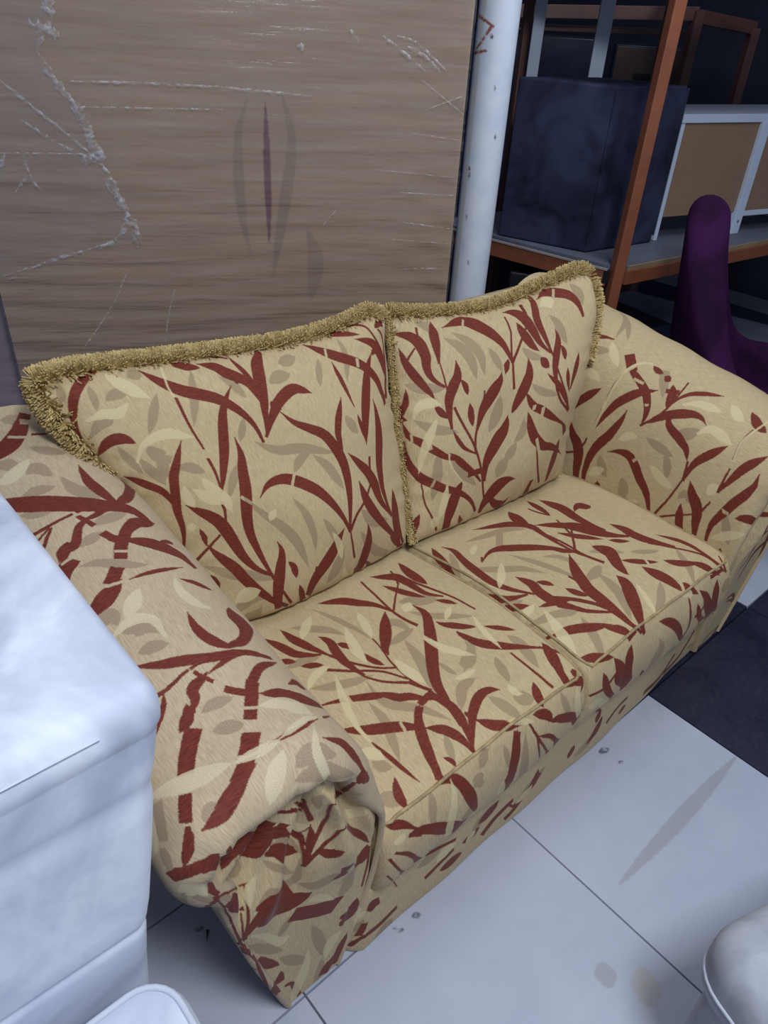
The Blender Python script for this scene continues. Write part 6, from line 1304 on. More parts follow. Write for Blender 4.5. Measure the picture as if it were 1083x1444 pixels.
def fringe_mat():
    m, nt, b = new_mat('olive_gold_fringe')
    v = coord(nt)
    n = noise(nt, v, 60, 4)
    nt.links.new(ramp(nt, n, [(0.3, lin(166, 141, 92)), (0.7, lin(222, 199, 143))]), b.inputs['Base Color'])
    b.inputs['Roughness'].default_value = 0.9
    b.inputs['Specular IOR Level'].default_value = 0.1
    return m


M['fringe'] = fringe_mat()


def film_mat(name='clear_stretch_film', haze=0.07, wscale=(3, 40, 1), wrot=0.06):
    m, nt, b = new_mat(name)
    out = nt.nodes['Material Output']
    uv = node(nt, 'ShaderNodeUVMap', uv_map='cloth').outputs[0]
    tr = node(nt, 'ShaderNodeBsdfTransparent')
    tr.inputs[0].default_value = (0.97, 0.97, 0.98, 1)
    gl = node(nt, 'ShaderNodeBsdfGlossy')
    gl.inputs['Color'].default_value = (0.9, 0.92, 1, 1)
    gl.inputs['Roughness'].default_value = 0.16
    df = node(nt, 'ShaderNodeBsdfDiffuse')
    df.inputs[0].default_value = (0.75, 0.77, 0.84, 1)
    mp = node(nt, 'ShaderNodeMapping')
    mp.inputs['Scale'].default_value = wscale
    mp.inputs['Rotation'].default_value = (0, 0, wrot)
    nt.links.new(uv, mp.inputs[0])
    wr = noise(nt, mp.outputs[0], 1.5, 5, 0.6, 0.4)
    bp = node(nt, 'ShaderNodeBump')
    bp.inputs['Strength'].default_value = 0.35
    bp.inputs['Distance'].default_value = 0.006
    nt.links.new(wr, bp.inputs['Height'])
    nt.links.new(bp.outputs[0], gl.inputs['Normal'])
    fr = node(nt, 'ShaderNodeFresnel')
    fr.inputs[0].default_value = 1.35
    nt.links.new(bp.outputs[0], fr.inputs['Normal'])
    m1 = node(nt, 'ShaderNodeMixShader')
    nt.links.new(math_n(nt, 'MULTIPLY', fr.outputs[0], 0.9), m1.inputs[0])
    nt.links.new(tr.outputs[0], m1.inputs[1])
    nt.links.new(gl.outputs[0], m1.inputs[2])
    m2 = node(nt, 'ShaderNodeMixShader')
    nt.links.new(math_n(nt, 'MULTIPLY', ramp(nt, wr, [(0.35, (0.4, 0.4, 0.4, 1)), (0.7, (1.5, 1.5, 1.5, 1))]), haze), m2.inputs[0])
    nt.links.new(m1.outputs[0], m2.inputs[1])
    nt.links.new(df.outputs[0], m2.inputs[2])
    nt.links.new(m2.outputs[0], out.inputs[0])
    return m


def fold_glint_mat():
    m, nt, b = new_mat('bunched_film_and_glints')
    out = nt.nodes['Material Output']
    v = coord(nt)
    tr = node(nt, 'ShaderNodeBsdfTransparent')
    b.inputs['Base Color'].default_value = (0.8, 0.82, 0.9, 1)
    b.inputs['Roughness'].default_value = 0.12
    bump(nt, b, noise(nt, v, 120, 3), 1.0, 0.004)
    m1 = node(nt, 'ShaderNodeMixShader')
    nt.links.new(ramp(nt, noise(nt, v, 70, 4), [(0.42, (0.03, 0.03, 0.03, 1)), (0.72, (0.55, 0.55, 0.55, 1))]), m1.inputs[0])
    nt.links.new(tr.outputs[0], m1.inputs[1])
    nt.links.new(b.outputs[0], m1.inputs[2])
    nt.links.new(m1.outputs[0], out.inputs[0])
    return m


M['film'] = film_mat()
M['veil'] = film_mat('loose_film_layer', 0.06, (6, 34, 1), -0.75)
M['fold'] = fold_glint_mat()


def pipe_mat():
    m, nt, b = new_mat('white_painted_pipe')
    img = print_image('pipe_marks', unpack(PRINTS['pipe']), 0.4, 2.0, 500)
    uv = node(nt, 'ShaderNodeUVMap', uv_map='cloth').outputs[0]
    v = node(nt, 'ShaderNodeMapping')
    v.inputs['Scale'].default_value = (1 / 0.4, 1 / 2.0, 1)
    nt.links.new(uv, v.inputs[0])
    t = node(nt, 'ShaderNodeTexImage', image=img, extension='CLIP')
    nt.links.new(v.outputs[0], t.inputs[0])
    sp = node(nt, 'ShaderNodeSeparateColor')
    nt.links.new(t.outputs[0], sp.inputs[0])
    n = noise(nt, uv, 16, 4)
    c = ramp(nt, n, [(0.25, lin(204, 214, 234)), (0.6, lin(220, 227, 241))])
    f = noise(nt, uv, 90, 4)
    c = mix(nt, math_n(nt, 'MULTIPLY', sp.outputs[2], math_n(nt, 'MULTIPLY', n, 0.9)), c, lin(198, 190, 160))
    c = mix(nt, math_n(nt, 'MULTIPLY', sp.outputs[0], ramp(nt, f, [(0.3, (0, 0, 0, 1)), (0.5, (1, 1, 1, 1))])), c, lin(150, 84, 66))
    c = mix(nt, math_n(nt, 'MULTIPLY', sp.outputs[1], ramp(nt, f, [(0.35, (0, 0, 0, 1)), (0.6, (1, 1, 1, 1))])), c, lin(90, 92, 104))
    nt.links.new(c, b.inputs['Base Color'])
    b.inputs['Roughness'].default_value = 0.4
    M['pipe'] = m


pipe_mat()

# ------------------------------------------------------------------ floor and back wall
TX, TY, TS = 0.985, 0.54, 0.61
floor = from_data('floor', [(-2.2, -1.6, -0.012), (5.6, -1.6, -0.012), (5.6, 4.6, -0.012), (-2.2, 4.6, -0.012)], [(0, 1, 2, 3)], M['grout'])
tag(floor, 'floor of white and dark tiles under the sofa', None, None, 'structure')


def tile_mesh(sx, sy):
    bm = bmesh.new()
    g = 0.0007
    for (x0, y0, z) in ((g, g, -0.011), (g + 0.0015, g + 0.0015, 0.0)):
        for x, y in ((x0, y0), (sx - x0, y0), (sx - x0, sy - y0), (x0, sy - y0)):
            bm.verts.new((x, y, z))
    bm.verts.ensure_lookup_table()
    v = bm.verts
    bm.faces.new((v[4], v[5], v[6], v[7]))
    for a in range(4):
        bm.faces.new((v[a], v[(a + 1) % 4], v[4 + (a + 1) % 4], v[4 + a]))
    me = bpy.data.meshes.new('tile')
    bm.to_mesh(me)
    bm.free()
    return me


tm = {k: tile_mesh(TS, TS) for k in 'wd'}
for k, mm in (('w', 'tile_white'), ('d', 'tile_dark')):
    tm[k].materials.append(M[mm])
cut = [tile_mesh(TS, 0.31), tile_mesh(TS, TS - 0.31)]
for c_ in cut:
    c_.materials.append(M['tile_white'])
for i in range(-5, 7):
    for j in range(-3, 6):
        x, y = TX + i * TS, TY + j * TS
        dark = (i >= 0 and j >= 0) or i >= 1
        if (i, j) == (2, 0):
            dark = False
        if i == -2 and j == 0:
            todo = [(cut[0], y), (cut[1], y + 0.31)]
        else:
            todo = [(tm['d' if dark else 'w'], y)]
        for me, yy in todo:
            o = bpy.data.objects.new('tile', me)
            COL.objects.link(o)
            o.parent = floor
            o.location = (x, yy, 0)

wall = hexa('wall_back', [(-2.2, 4.6, -0.012), (5.6, 4.6, -0.012), (5.6, 4.7, -0.012), (-2.2, 4.7, -0.012), (-2.2, 4.6, 3), (5.6, 4.6, 3), (5.6, 4.7, 3), (-2.2, 4.7, 3)], M['navy_wall'], None, 0)
tag(wall, 'dark wall behind the storage rack', None, None, 'structure')
wall2 = hexa('wall_right', [(5.6, -1.6, -0.012), (5.7, -1.6, -0.012), (5.7, 4.7, -0.012), (5.6, 4.7, -0.012), (5.6, -1.6, 3), (5.7, -1.6, 3), (5.7, 4.7, 3), (5.6, 4.7, 3)], M['navy_wall'], None, 0)
tag(wall2, 'dark wall at the right of the storage rack', None, None, 'structure')

# ------------------------------------------------------------------ sofa
XC = 1.155
sofa = empty('sofa', (XC, 1.0, 0), 'two-seat sofa in beige fabric with rust leaf pattern and flared rolled arms', 'sofa')

ARM = catmull([(0.465, 0.012), (0.492, 0.13), (0.525, 0.27), (0.535, 0.40), (0.53, 0.50), (0.512, 0.60), (0.475, 0.69), (0.405, 0.75), (0.305, 0.772), (0.215, 0.748),
               (0.168, 0.692), (0.162, 0.632), (0.182, 0.578), (0.214, 0.54), (0.226, 0.49), (0.262, 0.30), (0.33, 0.012)], 76)
ARM_U = lens_of(ARM)


def arm_normals(A):
    T = np.gradient(A, axis=0)
    T /= np.linalg.norm(T, axis=1)[:, None]
    return np.stack([-T[:, 1], T[:, 0]], 1)      # points into the arm


def rise(y):
    return 0.13 * max(0.0, (y - 0.62) / 0.85)


def arm_section(y, inset):
    A = ARM + arm_normals(ARM) * inset
    z = A[:, 1] + rise(y) * np.clip((A[:, 1] - 0.25) / 0.5, 0, 1.1)
    return np.stack([A[:, 0], np.full(len(A), y), z], 1)


def lip_weight(z):
    t = np.clip((np.asarray(z, float) - 0.47) / 0.12, 0, 1)
    return t * t * (3 - 2 * t)


Y0, Y1, RR = 0.497, 1.47, 0.05
stations = [(0.535, 0.062), (0.52, 0.06), (0.508, 0.052)]
for a in np.linspace(0.15, math.pi / 2, 7):
    stations.append((Y0 + RR * (1 - math.cos(a)), RR * (1 - math.sin(a))))
for y in np.linspace(Y0 + RR, Y1, 30)[1:]:
    stations.append((y, 0.0))


def build_arm(mirror, mat, matf):
    P, UV = [], []
    vlen = 0
    prev = None
    for k, (y, ins) in enumerate(stations):
        s0 = arm_section(y, 0.0)
        w_ = lip_weight(s0[:, 2])[:, None]
        s = w_ * arm_section(y, ins) + (1 - w_) * arm_section(y, ins * 0.22)
        s[:, 1] -= (1 - w_[:, 0]) * 0.78 * min(y - Y0, RR)
        s[:, 1] += 0.040 * np.clip(1 - s0[:, 2] / 0.74, 0, 1)
        if prev is not None:
            vlen += np.hypot(y - prev[0], ins - prev[1])
        prev = (y, ins)
        # soft unevenness of the padding
        w = 0.003 * np.sin(9 * s[:, 0] * 3 + 7 * y) + 0.0025 * np.sin(31 * y + 20 * s[:, 2])
        s[:, 2] += w * np.clip((s[:, 2] - 0.4) / 0.3, 0, 1)
        if y < 0.62:      # gathers at the front lip
            g = np.clip((0.62 - y) / 0.1, 0, 1) * np.clip((s[:, 2] - 0.5) / 0.15, 0, 1)
            s[:, 1] += g * 0.004 * np.sin(ARM_U * 75 + 1.3 * np.sin(ARM_U * 31))
            s[:, 2] += g * 0.003 * np.sin(ARM_U * 58)
        if mirror:
            s[:, 0] -= 0.022 * np.clip((0.5 - s0[:, 2]) / 0.4, 0, 1) * (np.arange(len(s)) > len(s) // 2)
            s[:, 0] = 2 * XC - s[:, 0]
        P.append(s)
        UV.append(np.stack([ARM_U, np.full(len(s), vlen)], 1))
    o = grid_obj('arm', np.array(P), mat, sofa, np.array(UV), flip=not mirror)
    # back end cap
    e = arm_section(Y1, 0.0)
    if mirror:
        e[:, 0] = 2 * XC - e[:, 0]
    from_data('arm_end', e, [list(range(len(e)))], mat, o)
    # gathered front panel under the lip
    nz, nx = 60, 56
    zs = np.linspace(0.012, 0.742, nz)
    zl = np.array([0.0, 0.30, 0.48, 0.52, 0.56, 0.60, 0.66, 0.70, 0.74, 0.76])
    xl = np.array([0.331, 0.262, 0.228, 0.222, 0.215, 0.205, 0.205, 0.225, 0.26, 0.30])
    zr = np.array([0.0, 0.12, 0.30, 0.45, 0.58, 0.65, 0.70, 0.74, 0.76])
    xr = np.array([0.463, 0.488, 0.522, 0.524, 0.497, 0.467, 0.43, 0.38, 0.34])
    Pf, Uf = [], []
    for z in zs:
        a, b = np.interp(z, zl, xl), np.interp(z, zr, xr)
        if mirror:
            a -= 0.022 * min(1, max(0, (0.5 - z) / 0.4))
        row, ru = [], []
        for t in np.linspace(0, 1, nx):
            x = a + (b - a) * t
            ang = math.atan2(x - 0.40, 0.80 - z)
            d = math.hypot(x - 0.40, 0.80 - z)
            fold = 0.015 * math.sin(ang * 15 + 0.8) * min(1, d / 0.12) * math.exp(-((z - 0.5) / 0.33) ** 2)
            fold += 0.008 * math.sin(ang * 31 + 2.0 + 4 * z) * math.exp(-((z - 0.58) / 0.16) ** 2)
            # the two upright pleats towards the seat
            for xp, amp in ((0.76, 0.016), (0.92, 0.013)):
                q_ = t - xp - 0.03 * math.sin(5 * z)
                fold += amp * (math.exp(-(q_ / 0.10) ** 2) if q_ < 0 else math.exp(-(q_ / 0.018) ** 2)) * min(1, max(0, (z + 0.05) / 0.3))
            fold *= min(1.0, max(0.0, (0.735 - z) / 0.09))
            y = Y0 + 0.007 + 0.022 * float(lip_weight(z)) - fold * (0.35 + 0.65 * float(lip_weight(z + 0.12))) + 0.040 * (1 - z / 0.74)
            e = min(t, 1 - t)
            y += 0.012 * max(0, 1 - e / 0.05) ** 2
            row.append((2 * XC - x if mirror else x, y, z))
            ru.append((x - 0.15, z))
        Pf.append(row)
        Uf.append(ru)
    f = grid_obj('arm_front', np.array(Pf), matf, o, np.array(Uf), flip=mirror)
    return o


def cloth(name, key, wm, hm, extra=None, tone=(1, 1, 1), rot=0.0):
    st = (extra or []) + unpack_leaves(PRINTS.get(key, ''))
    return fabric(name, print_image(name + '_print', st, wm, hm), wm, hm, tone, rot)


ARM_W = ARM_U[-1]
hidden_outer = lambda x, y: x < 1.10
mat_arm_l = cloth('left_arm_cloth', 'arm_l', ARM_W, 1.1, sprigs(ARM_W, 1.1, 60, 3, hidden_outer), (0.95, 0.97, 1.1))  # greyer tone puts the grazing sheen of this arm into its colour
mat_arm_r = cloth('right_arm_cloth', 'arm_r', ARM_W, 1.1, sprigs(ARM_W, 1.1, 60, 4, lambda x, y: x < 0.95))
mat_front_l = cloth('left_arm_front_cloth', 'front_l', 0.42, 0.8)
mat_front_r = cloth('right_arm_front_cloth', 'front_r', 0.42, 0.8, sprigs(0.42, 0.8, 14, 5))
build_arm(False, mat_arm_l, mat_front_l)
build_arm(True, mat_arm_r, mat_front_r)

# apron below the seat cushions
na, nb = 80, 24
P, UV = [], []
for x in np.linspace(0.462, 2 * XC - 0.462, na):
    row, ru = [], []
    prof = catmull([(0.62, 0.235), (0.55, 0.232), (0.533, 0.21), (0.529, 0.12), (0.530, 0.008), (0.540, 0.003), (0.60, 0.005)], nb)
    L = lens_of(prof)
    for (y, z), l in zip(prof, L):
        row.append((x, y + 0.05 * max(0.0, 1 - (x - 0.462) / 0.045) + 0.024 * max(0, (x - 1.38) / 0.45) * min(1, max(0, (0.23 - z) / 0.1)) + 0.002 * math.sin(x * 23) * (1 if z < 0.15 else 0.3), z))
        ru.append((x - 0.45, l))
    P.append(row)
    UV.append(ru)
mat_apron = cloth('apron_cloth', 'apron', 1.45, 0.42)
grid_obj('front_apron', np.array(P), mat_apron, sofa, np.array(UV), flip=True)
prism('seat_base', [(0.45, 0.60), (2 * XC - 0.45, 0.60), (2 * XC - 0.45, 1.46), (0.45, 1.46)], 0.035, 0.21, M['black'], sofa, 0.01)
for fx in (0.46, 2 * XC - 0.46):
    for fy in (0.64, 1.38):
        prism('foot', [(fx - 0.025, fy - 0.025), (fx + 0.025, fy - 0.025), (fx + 0.025, fy + 0.025), (fx - 0.025, fy + 0.025)], 0.0, 0.04, M['black'], sofa, 0.004)

# backrest: a padded slab between the arms, leaning back
prof = catmull([(1.22, 0.22), (1.25, 0.45), (1.32, 0.70), (1.365, 0.84), (1.40, 0.888), (1.455, 0.885), (1.49, 0.84), (1.50, 0.5), (1.50, 0.05)], 40)
L = lens_of(prof)
P, UV = [], []
for x in np.linspace(0.33, 2 * XC - 0.33, 60):
    e = min(x - 0.33, 2 * XC - 0.33 - x)
    k = max(0, 1 - e / 0.05) ** 2
    c = np.array([1.42, 0.5])
    row = prof + (c - prof) * (0.06 * k)
    P.append([(x, y, z) for y, z in row])
    UV.append([(x - 0.3, l) for l in L])
mat_back = cloth('backrest_cloth', 'back', 1.75, 1.75, sprigs(1.75, 1.75, 150, 9))
grid_obj('backrest', np.array(P), mat_back, sofa, np.array(UV), flip=True, caps=True)

# two box seat cushions with piped edges
M['piping'] = None


def seat_cushion(x0, x1, key, seed):
    prof = catmull([(1.17, 0.24), (1.175, 0.33), (1.16, 0.40), (1.10, 0.418), (0.84, 0.445), (0.62, 0.440), (0.545, 0.428), (0.522, 0.414),
                    (0.502, 0.36), (0.50, 0.29), (0.52, 0.225), (0.56, 0.205), (0.8, 0.20)], 72)
    L = lens_of(prof)
    n = 70
    P, UV = [], []
    cen = np.array([0.83, 0.31])
    r = 0.02
    xs, ins = [], []
    for a in np.linspace(0.0, math.pi / 2, 7):
        xs.append(x0 + r * (1 - math.cos(a)))
        ins.append(r * (1 - math.sin(a)))
    core = np.linspace(x0 + r, x1 - r, n)
    XS = list(xs) + list(core[1:-1]) + [x0 + x1 - q for q in xs[::-1]]
    IN = list(ins) + [0] * (n - 2) + list(ins[::-1])
    T = np.gradient(prof, axis=0)
    T /= np.linalg.norm(T, axis=1)[:, None]
    N = np.stack([-T[:, 1], T[:, 0]], 1)
    if ((cen - prof[30]) @ N[30]) < 0:
        N = -N
    rr = random.Random(seed)
    ph = [rr.uniform(0, 6) for _ in range(4)]
    for x, i_ in zip(XS, IN):
        t = (x - x0) / (x1 - x0)
        crown = 0.012 * (1 - (2 * t - 1) ** 2) - 0.004
        q = prof + N * i_
        up = np.clip((q[:, 1] - 0.37) / 0.05, 0, 1)
        front = np.clip((0.56 - q[:, 0]) / 0.05, 0, 1) * (1 - up)
        z = q[:, 1] + crown * up + 0.003 * np.sin(17 * x + ph[0] + 9 * q[:, 0]) * up + 0.002 * np.sin(41 * x + ph[1] - 15 * q[:, 0]) * up
        y = q[:, 0] - front * (0.006 * (1 - (2 * t - 1) ** 2)) + front * 0.0014 * np.sin(60 * x + ph[2] + 2 * np.sin(20 * x))
        P.append(np.stack([np.full(len(q), x), y, z], 1))
        UV.append(np.stack([np.full(len(q), x - x0), L], 1))
    w, h = x1 - x0, L[-1]
    mat = cloth(key + '_cloth', key, w, h)
    if M['piping'] is None:
        M['piping'] = fabric('piping_cloth', mat.node_tree.nodes['Image Texture'].image, w, h)
    P = np.array(P)
    c = grid_obj('seat_cushion', P, mat, sofa, np.array(UV), flip=True, caps=True)
    # piping runs forward along one side, across the front and back along the other
    ie = int(np.argmin(np.abs(prof[:, 0] - 0.528) + 10 * (prof[:, 1] < 0.40)))
    iback = int(np.argmin(np.abs(prof[:, 0] - 1.10) + 10 * (prof[:, 1] < 0.40)))
    k0, k1 = 4, len(P) - 5
    path = [P[k0, i] + (0, 0, 0.001) for i in range(iback, ie - 1, 2)] + [P[k, ie] + (0, -0.001, 0.001) for k in range(k0 + 2, k1 - 1, 2)] + [P[k1, i] + (0, 0, 0.001) for i in range(ie - 1, iback, -2)]
    tube('piping', catmull(path, 160), 0.0036, M['piping_plain'], c, 6)
    return c


M['piping_plain'] = plain('beige_piping', lin(164, 142, 104), 0.85, 0.25, 60)
seat_cushion(0.525, 1.128, 'seat_l', 1)
seat_cushion(1.132, 2 * XC - 0.525, 'seat_r', 2)


# ------------------------------------------------------------------ loose back cushions with brush fringe
def loose_cushion(label, top, right, bottom, left, T, key, wm, hm, seed, fringe_edges, cellname):
    """edges: top left->right, right top->bottom, bottom left->right, left top->bottom (3-D points)"""
    nu, nv = 96, 76
    tp, bt = catmull(top, nu), catmull(bottom, nu)
    lf, rt = catmull(left, nv), catmull(right, nv)
    u = np.linspace(0, 1, nu)[:, None, None]
    v = np.linspace(0, 1, nv)[None, :, None]
    C = (1 - v) * tp[:, None] + v * bt[:, None] + (1 - u) * lf[None] + u * rt[None] \
        - ((1 - u) * (1 - v) * tp[0] + u * (1 - v) * tp[-1] + (1 - u) * v * bt[0] + u * v * bt[-1])
    Nn = np.cross(np.gradient(C, axis=0), np.gradient(C, axis=1))
    Nn = Nn.mean((0, 1))
    Nn /= np.linalg.norm(Nn)
    if Nn[1] > 0:
        Nn = -Nn
    uu, vv = u[..., 0], v[..., 0]
    eu, ev = np.minimum(uu, 1 - uu), np.minimum(vv, 1 - vv)
    puff = (np.clip(1 - np.abs(2 * uu - 1) ** 2.4, 0, 1) * np.clip(1 - np.abs(2 * vv - 1) ** 2.4, 0, 1)) ** 0.55
    r = random.Random(seed)
    p = [r.uniform(0, 6) for _ in range(6)]
    wr = 0.005 * np.sin(uu * 60 + p[0] + 2 * np.sin(uu * 19)) * np.exp(-ev / 0.07) * np.clip(ev / 0.02, 0, 1)
    wr = wr + 0.005 * np.sin(vv * 52 + p[1] + 2 * np.sin(vv * 17)) * np.exp(-eu / 0.06) * np.clip(eu / 0.02, 0, 1)
    wr = wr + 0.006 * np.sin(uu * 9 + vv * 5 + p[2]) * puff + 0.004 * np.sin(vv * 14 - uu * 8 + p[3]) * puff
    F = C + Nn * (T * puff + wr)[..., None]
    B = C - Nn * (0.8 * T * puff)[..., None]
    UV = np.stack([np.broadcast_to(uu * wm, (nu, nv)), np.broadcast_to((1 - vv) * hm, (nu, nv))], 2)
    verts = np.vstack([F.reshape(-1, 3), B.reshape(-1, 3)])
    faces = grid_faces(nu, nv, 0, flip=True) + grid_faces(nu, nv, nu * nv)
    o = from_data('cushion', verts, faces, cloth(key + '_cloth', key, wm, hm), None, True, np.vstack([UV.reshape(-1, 2)] * 2))
    bm = bmesh.new()
    bm.from_mesh(o.data)
    bmesh.ops.remove_doubles(bm, verts=bm.verts, dist=0.0004)
    bm.to_mesh(o.data)
    bm.free()
    tag(o, label, 'cushion', 'fringed back cushions on the sofa')
    # fringe: a cord with thousands of short tufts pointing out from the seam
    cen = C.reshape(-1, 3).mean(0)
    V, Fc = [], []
    for edge, a, b in fringe_edges:
        E = {'t': tp, 'b': bt, 'l': lf, 'r': rt}[edge]
        E = E[int(a * (len(E) - 1)):int(b * (len(E) - 1)) + 1]
        E = catmull(E[::3] if len(E) > 12 else E, int(lens_of(E)[-1] / 0.0035))
        Tn = np.gradient(E, axis=0)
        Tn /= np.linalg.norm(Tn, axis=1)[:, None]
        for q, t in zip(E, Tn):
            out = np.cross(t, Nn)
            if out @ (q - cen) < 0:
                out = -out
            for k in range(26):
                a_ = nrg.normal(0, 0.75)
                d = out * math.cos(a_) + Nn * math.sin(a_) + t * nrg.normal(0, 0.22)
                d /= np.linalg.norm(d)
                ln = (0.036 if edge != 'l' or key == 'cush_l' else 0.017) * (0.7 + 0.35 * nrg.rand())
                base = q + t * nrg.uniform(-0.003, 0.003) - out * 0.004
                s = np.cross(d, t)
                s /= np.linalg.norm(s) + 1e-9
                w = 0.0021
                i0 = len(V)
                s2 = np.cross(d, s)
                V.extend([base + s * w, base - s * w * 0.5 + s2 * w * 0.87, base - s * w * 0.5 - s2 * w * 0.87,
                          base + d * ln + s * w * 0.8, base + d * ln - s * w * 0.4 + s2 * w * 0.7, base + d * ln - s * w * 0.4 - s2 * w * 0.7])
                Fc.extend([(i0, i0 + 1, i0 + 4, i0 + 3), (i0 + 1, i0 + 2, i0 + 5, i0 + 4), (i0 + 2, i0, i0 + 3, i0 + 5), (i0 + 3, i0 + 4, i0 + 5)])
    fr = from_data('fringe_trim', V, Fc, M['fringe'], o)
    fr['kind'] = 'stuff'
    fr['label'] = 'olive gold brush fringe'
    return o


LA = math.radians(25)
plane = lambda x, s: (x, 1.08 + s * math.sin(LA), 0.40 + s * math.cos(LA))
loose_cushion('wide back cushion with olive fringe leaning on the left arm of the sofa',
              [plane(*q) for q in ((0.372, 0.655), (0.45, 0.655), (0.65, 0.632), (0.92, 0.608), (1.09, 0.615), (1.17, 0.628), (1.213, 0.60))],
              [plane(*q) for q in ((1.213, 0.60), (1.185, 0.5), (1.165, 0.40), (1.14, 0.18), (1.115, 0.035))],
              [plane(*q) for q in ((0.57, 0.05), (0.72, 0.028), (0.92, 0.028), (1.115, 0.035))],
              [plane(*q) for q in ((0.372, 0.655), (0.378, 0.6), (0.425, 0.49), (0.51, 0.27), (0.57, 0.05))],
              0.105, 'cush_l', 0.85, 0.66, 11, (('t', 0, 1), ('l', 0, 1)), 'left')
loose_cushion('narrower back cushion with olive fringe leaning on the right arm near the pipe',
              [(1.238, 1.342, 0.955), (1.357, 1.333, 0.932), (1.49, 1.31, 0.922), (1.60, 1.29, 0.925), (1.747, 1.25, 0.968), (1.85, 1.215, 1.0), (1.885, 1.20, 0.975)],
              [(1.885, 1.20, 0.975), (1.868, 1.156, 0.905), (1.79, 1.10, 0.75), (1.742, 1.08, 0.60), (1.72, 1.05, 0.445)],
              [(1.13, 1.085, 0.435), (1.29, 1.075, 0.43), (1.46, 1.065, 0.43), (1.72, 1.05, 0.445)],
              [(1.238, 1.342, 0.955), (1.205, 1.28, 0.83), (1.17, 1.20, 0.66), (1.14, 1.12, 0.50), (1.13, 1.085, 0.435)],
              0.10, 'cush_r', 0.68, 0.66, 12, (('t', 0, 1), ('l', 0, 1), ('r', 0, 0.4)), 'right')


# ------------------------------------------------------------------ wrapped wooden board behind the sofa
BO = np.array([1.79269, 1.66996, 0.0])                 # right front corner on the floor
BD = np.array([0.874628, -0.484794, 0.0])
BN = np.array([0.484794, 0.874628, 0.0])               # away from the sofa
BW, BH, BT = 1.368, 2.05, 0.035
bpt = lambda s, z, off=0.0: BO + BD * (s - BW) + BN * off + np.array([0, 0, z])
board = empty('wrapped_board', tuple(bpt(BW / 2, 0)), 'tall oak-veneer board wrapped in clear stretch film, standing behind the sofa', 'board')
M['oak'] = wood_mat('oak_veneer', lin(160, 135, 112), lin(180, 155, 130), (1.0, 15), 0.5, print_image('board_marks', unpack(PRINTS['panel']), BW, BH, 400), (BW, BH))
vs = [bpt(0, 0.01), bpt(BW, 0.01), bpt(BW, 0.01, BT), bpt(0, 0.01, BT), bpt(0, BH), bpt(BW, BH), bpt(BW, BH, BT), bpt(0, BH, BT)]
uv8 = [(0, 0), (BW, 0), (BW, 0), (0, 0), (0, BH), (BW, BH), (BW, BH), (0, BH)]
from_data('wood_panel', vs, [(0, 1, 5, 4), (1, 2, 6, 5), (2, 3, 7, 6), (3, 0, 4, 7), (4, 5, 6, 7), (3, 2, 1, 0)], M['oak'], board, False, uv8)
# film: a thin wavy sheet over the face
nu, nv = 120, 160
P, UV = [], []
for s in np.linspace(-0.004, BW + 0.004, nu):
    row, ru = [], []
    for z in np.linspace(0.012, BH, nv):
        w = 0.0011 * math.sin(z * 95 + 2.2 * math.sin(s * 4.1)) + 0.0009 * math.sin(z * 210 + s * 5)
        e = max(0, (s - 1.05) / 0.32)
        w += 0.002 * e * math.sin(z * 60 + s * 30)
        row.append(bpt(s, z, -0.006 + w))
        ru.append((s, z))
    P.append(row)
    UV.append(ru)
film = grid_obj('stretch_film', np.array(P), M['film'], board, np.array(UV), flip=True)
film['label'] = 'clear stretch film drawn tight over the board'
# a second, looser layer of film left of the torn edge
EDGE = catmull([(0.275, 2.05), (0.269, 1.62), (0.268, 1.534), (0.229, 1.463), (0.25, 1.412), (0.292, 1.357), (0.333, 1.227), (0.389, 1.074), (0.402, 1.0), (0.34, 0.984), (0.222, 0.957), (0.129, 0.933), (0.0, 0.895)], 90)
P, UV = [], []
for q in EDGE:
    row, ru = [], []
    for t in np.linspace(0, 1, 24):
        s_, z_ = q[0] * t, q[1] + (1 - t) * 0.1 * (q[1] < 1.3) * (0.0)
        row.append(bpt(s_, z_, -0.0092 + 0.0014 * math.sin(40 * z_ + 60 * s_) * math.sin(25 * s_ + 3)))
        ru.append((s_, z_))
    P.append(row)
    UV.append(ru)
veil = grid_obj('loose_film', np.array(P), M['veil'], board, np.array(UV))
veil['label'] = 'second looser layer of film with a torn edge'


def fold(paths):
    """bunched ridges and torn edges of the film, plus glints and glare shaped as pale strips, all joined"""
    V, F = [], []
    for pts, r0, rag in paths:
        C = catmull(pts, max(8, int(lens_of(np.array(pts, float))[-1] / 0.006)))
        T = np.gradient(C, axis=0)
        T /= np.linalg.norm(T, axis=1)[:, None]
        base = len(V)
        for k, (c, t) in enumerate(zip(C, T)):
            e = min(k, len(C) - 1 - k) / max(1, len(C) - 1) * 2
            r = r0 * (0.35 + 0.65 * min(1, e * 3)) * (1 + rag * nrg.uniform(-0.7, 0.9))
            n = np.array([-t[1], t[0]]) * r
            j = nrg.uniform(-1, 1, 2) * r0 * rag * 0.4
            h = 0.4 * r
            for q, o in ((c + n + j, 0.0), (c + n * 0.3 + j, h), (c - n * 0.35 + j, h * nrg.uniform(0.5, 1.2)), (c - n + j, 0.0)):
                V.append(bpt(q[0], q[1], -0.0115 - o))
        F += grid_faces(len(C), 4, base)
    o = from_data('film_folds_and_glints', V, F, M['fold'], board, True)
    o['label'] = 'bunched whitish ridges of the torn film edge, with glints and glare as pale strips'
    o['kind'] = 'stuff'
    return o


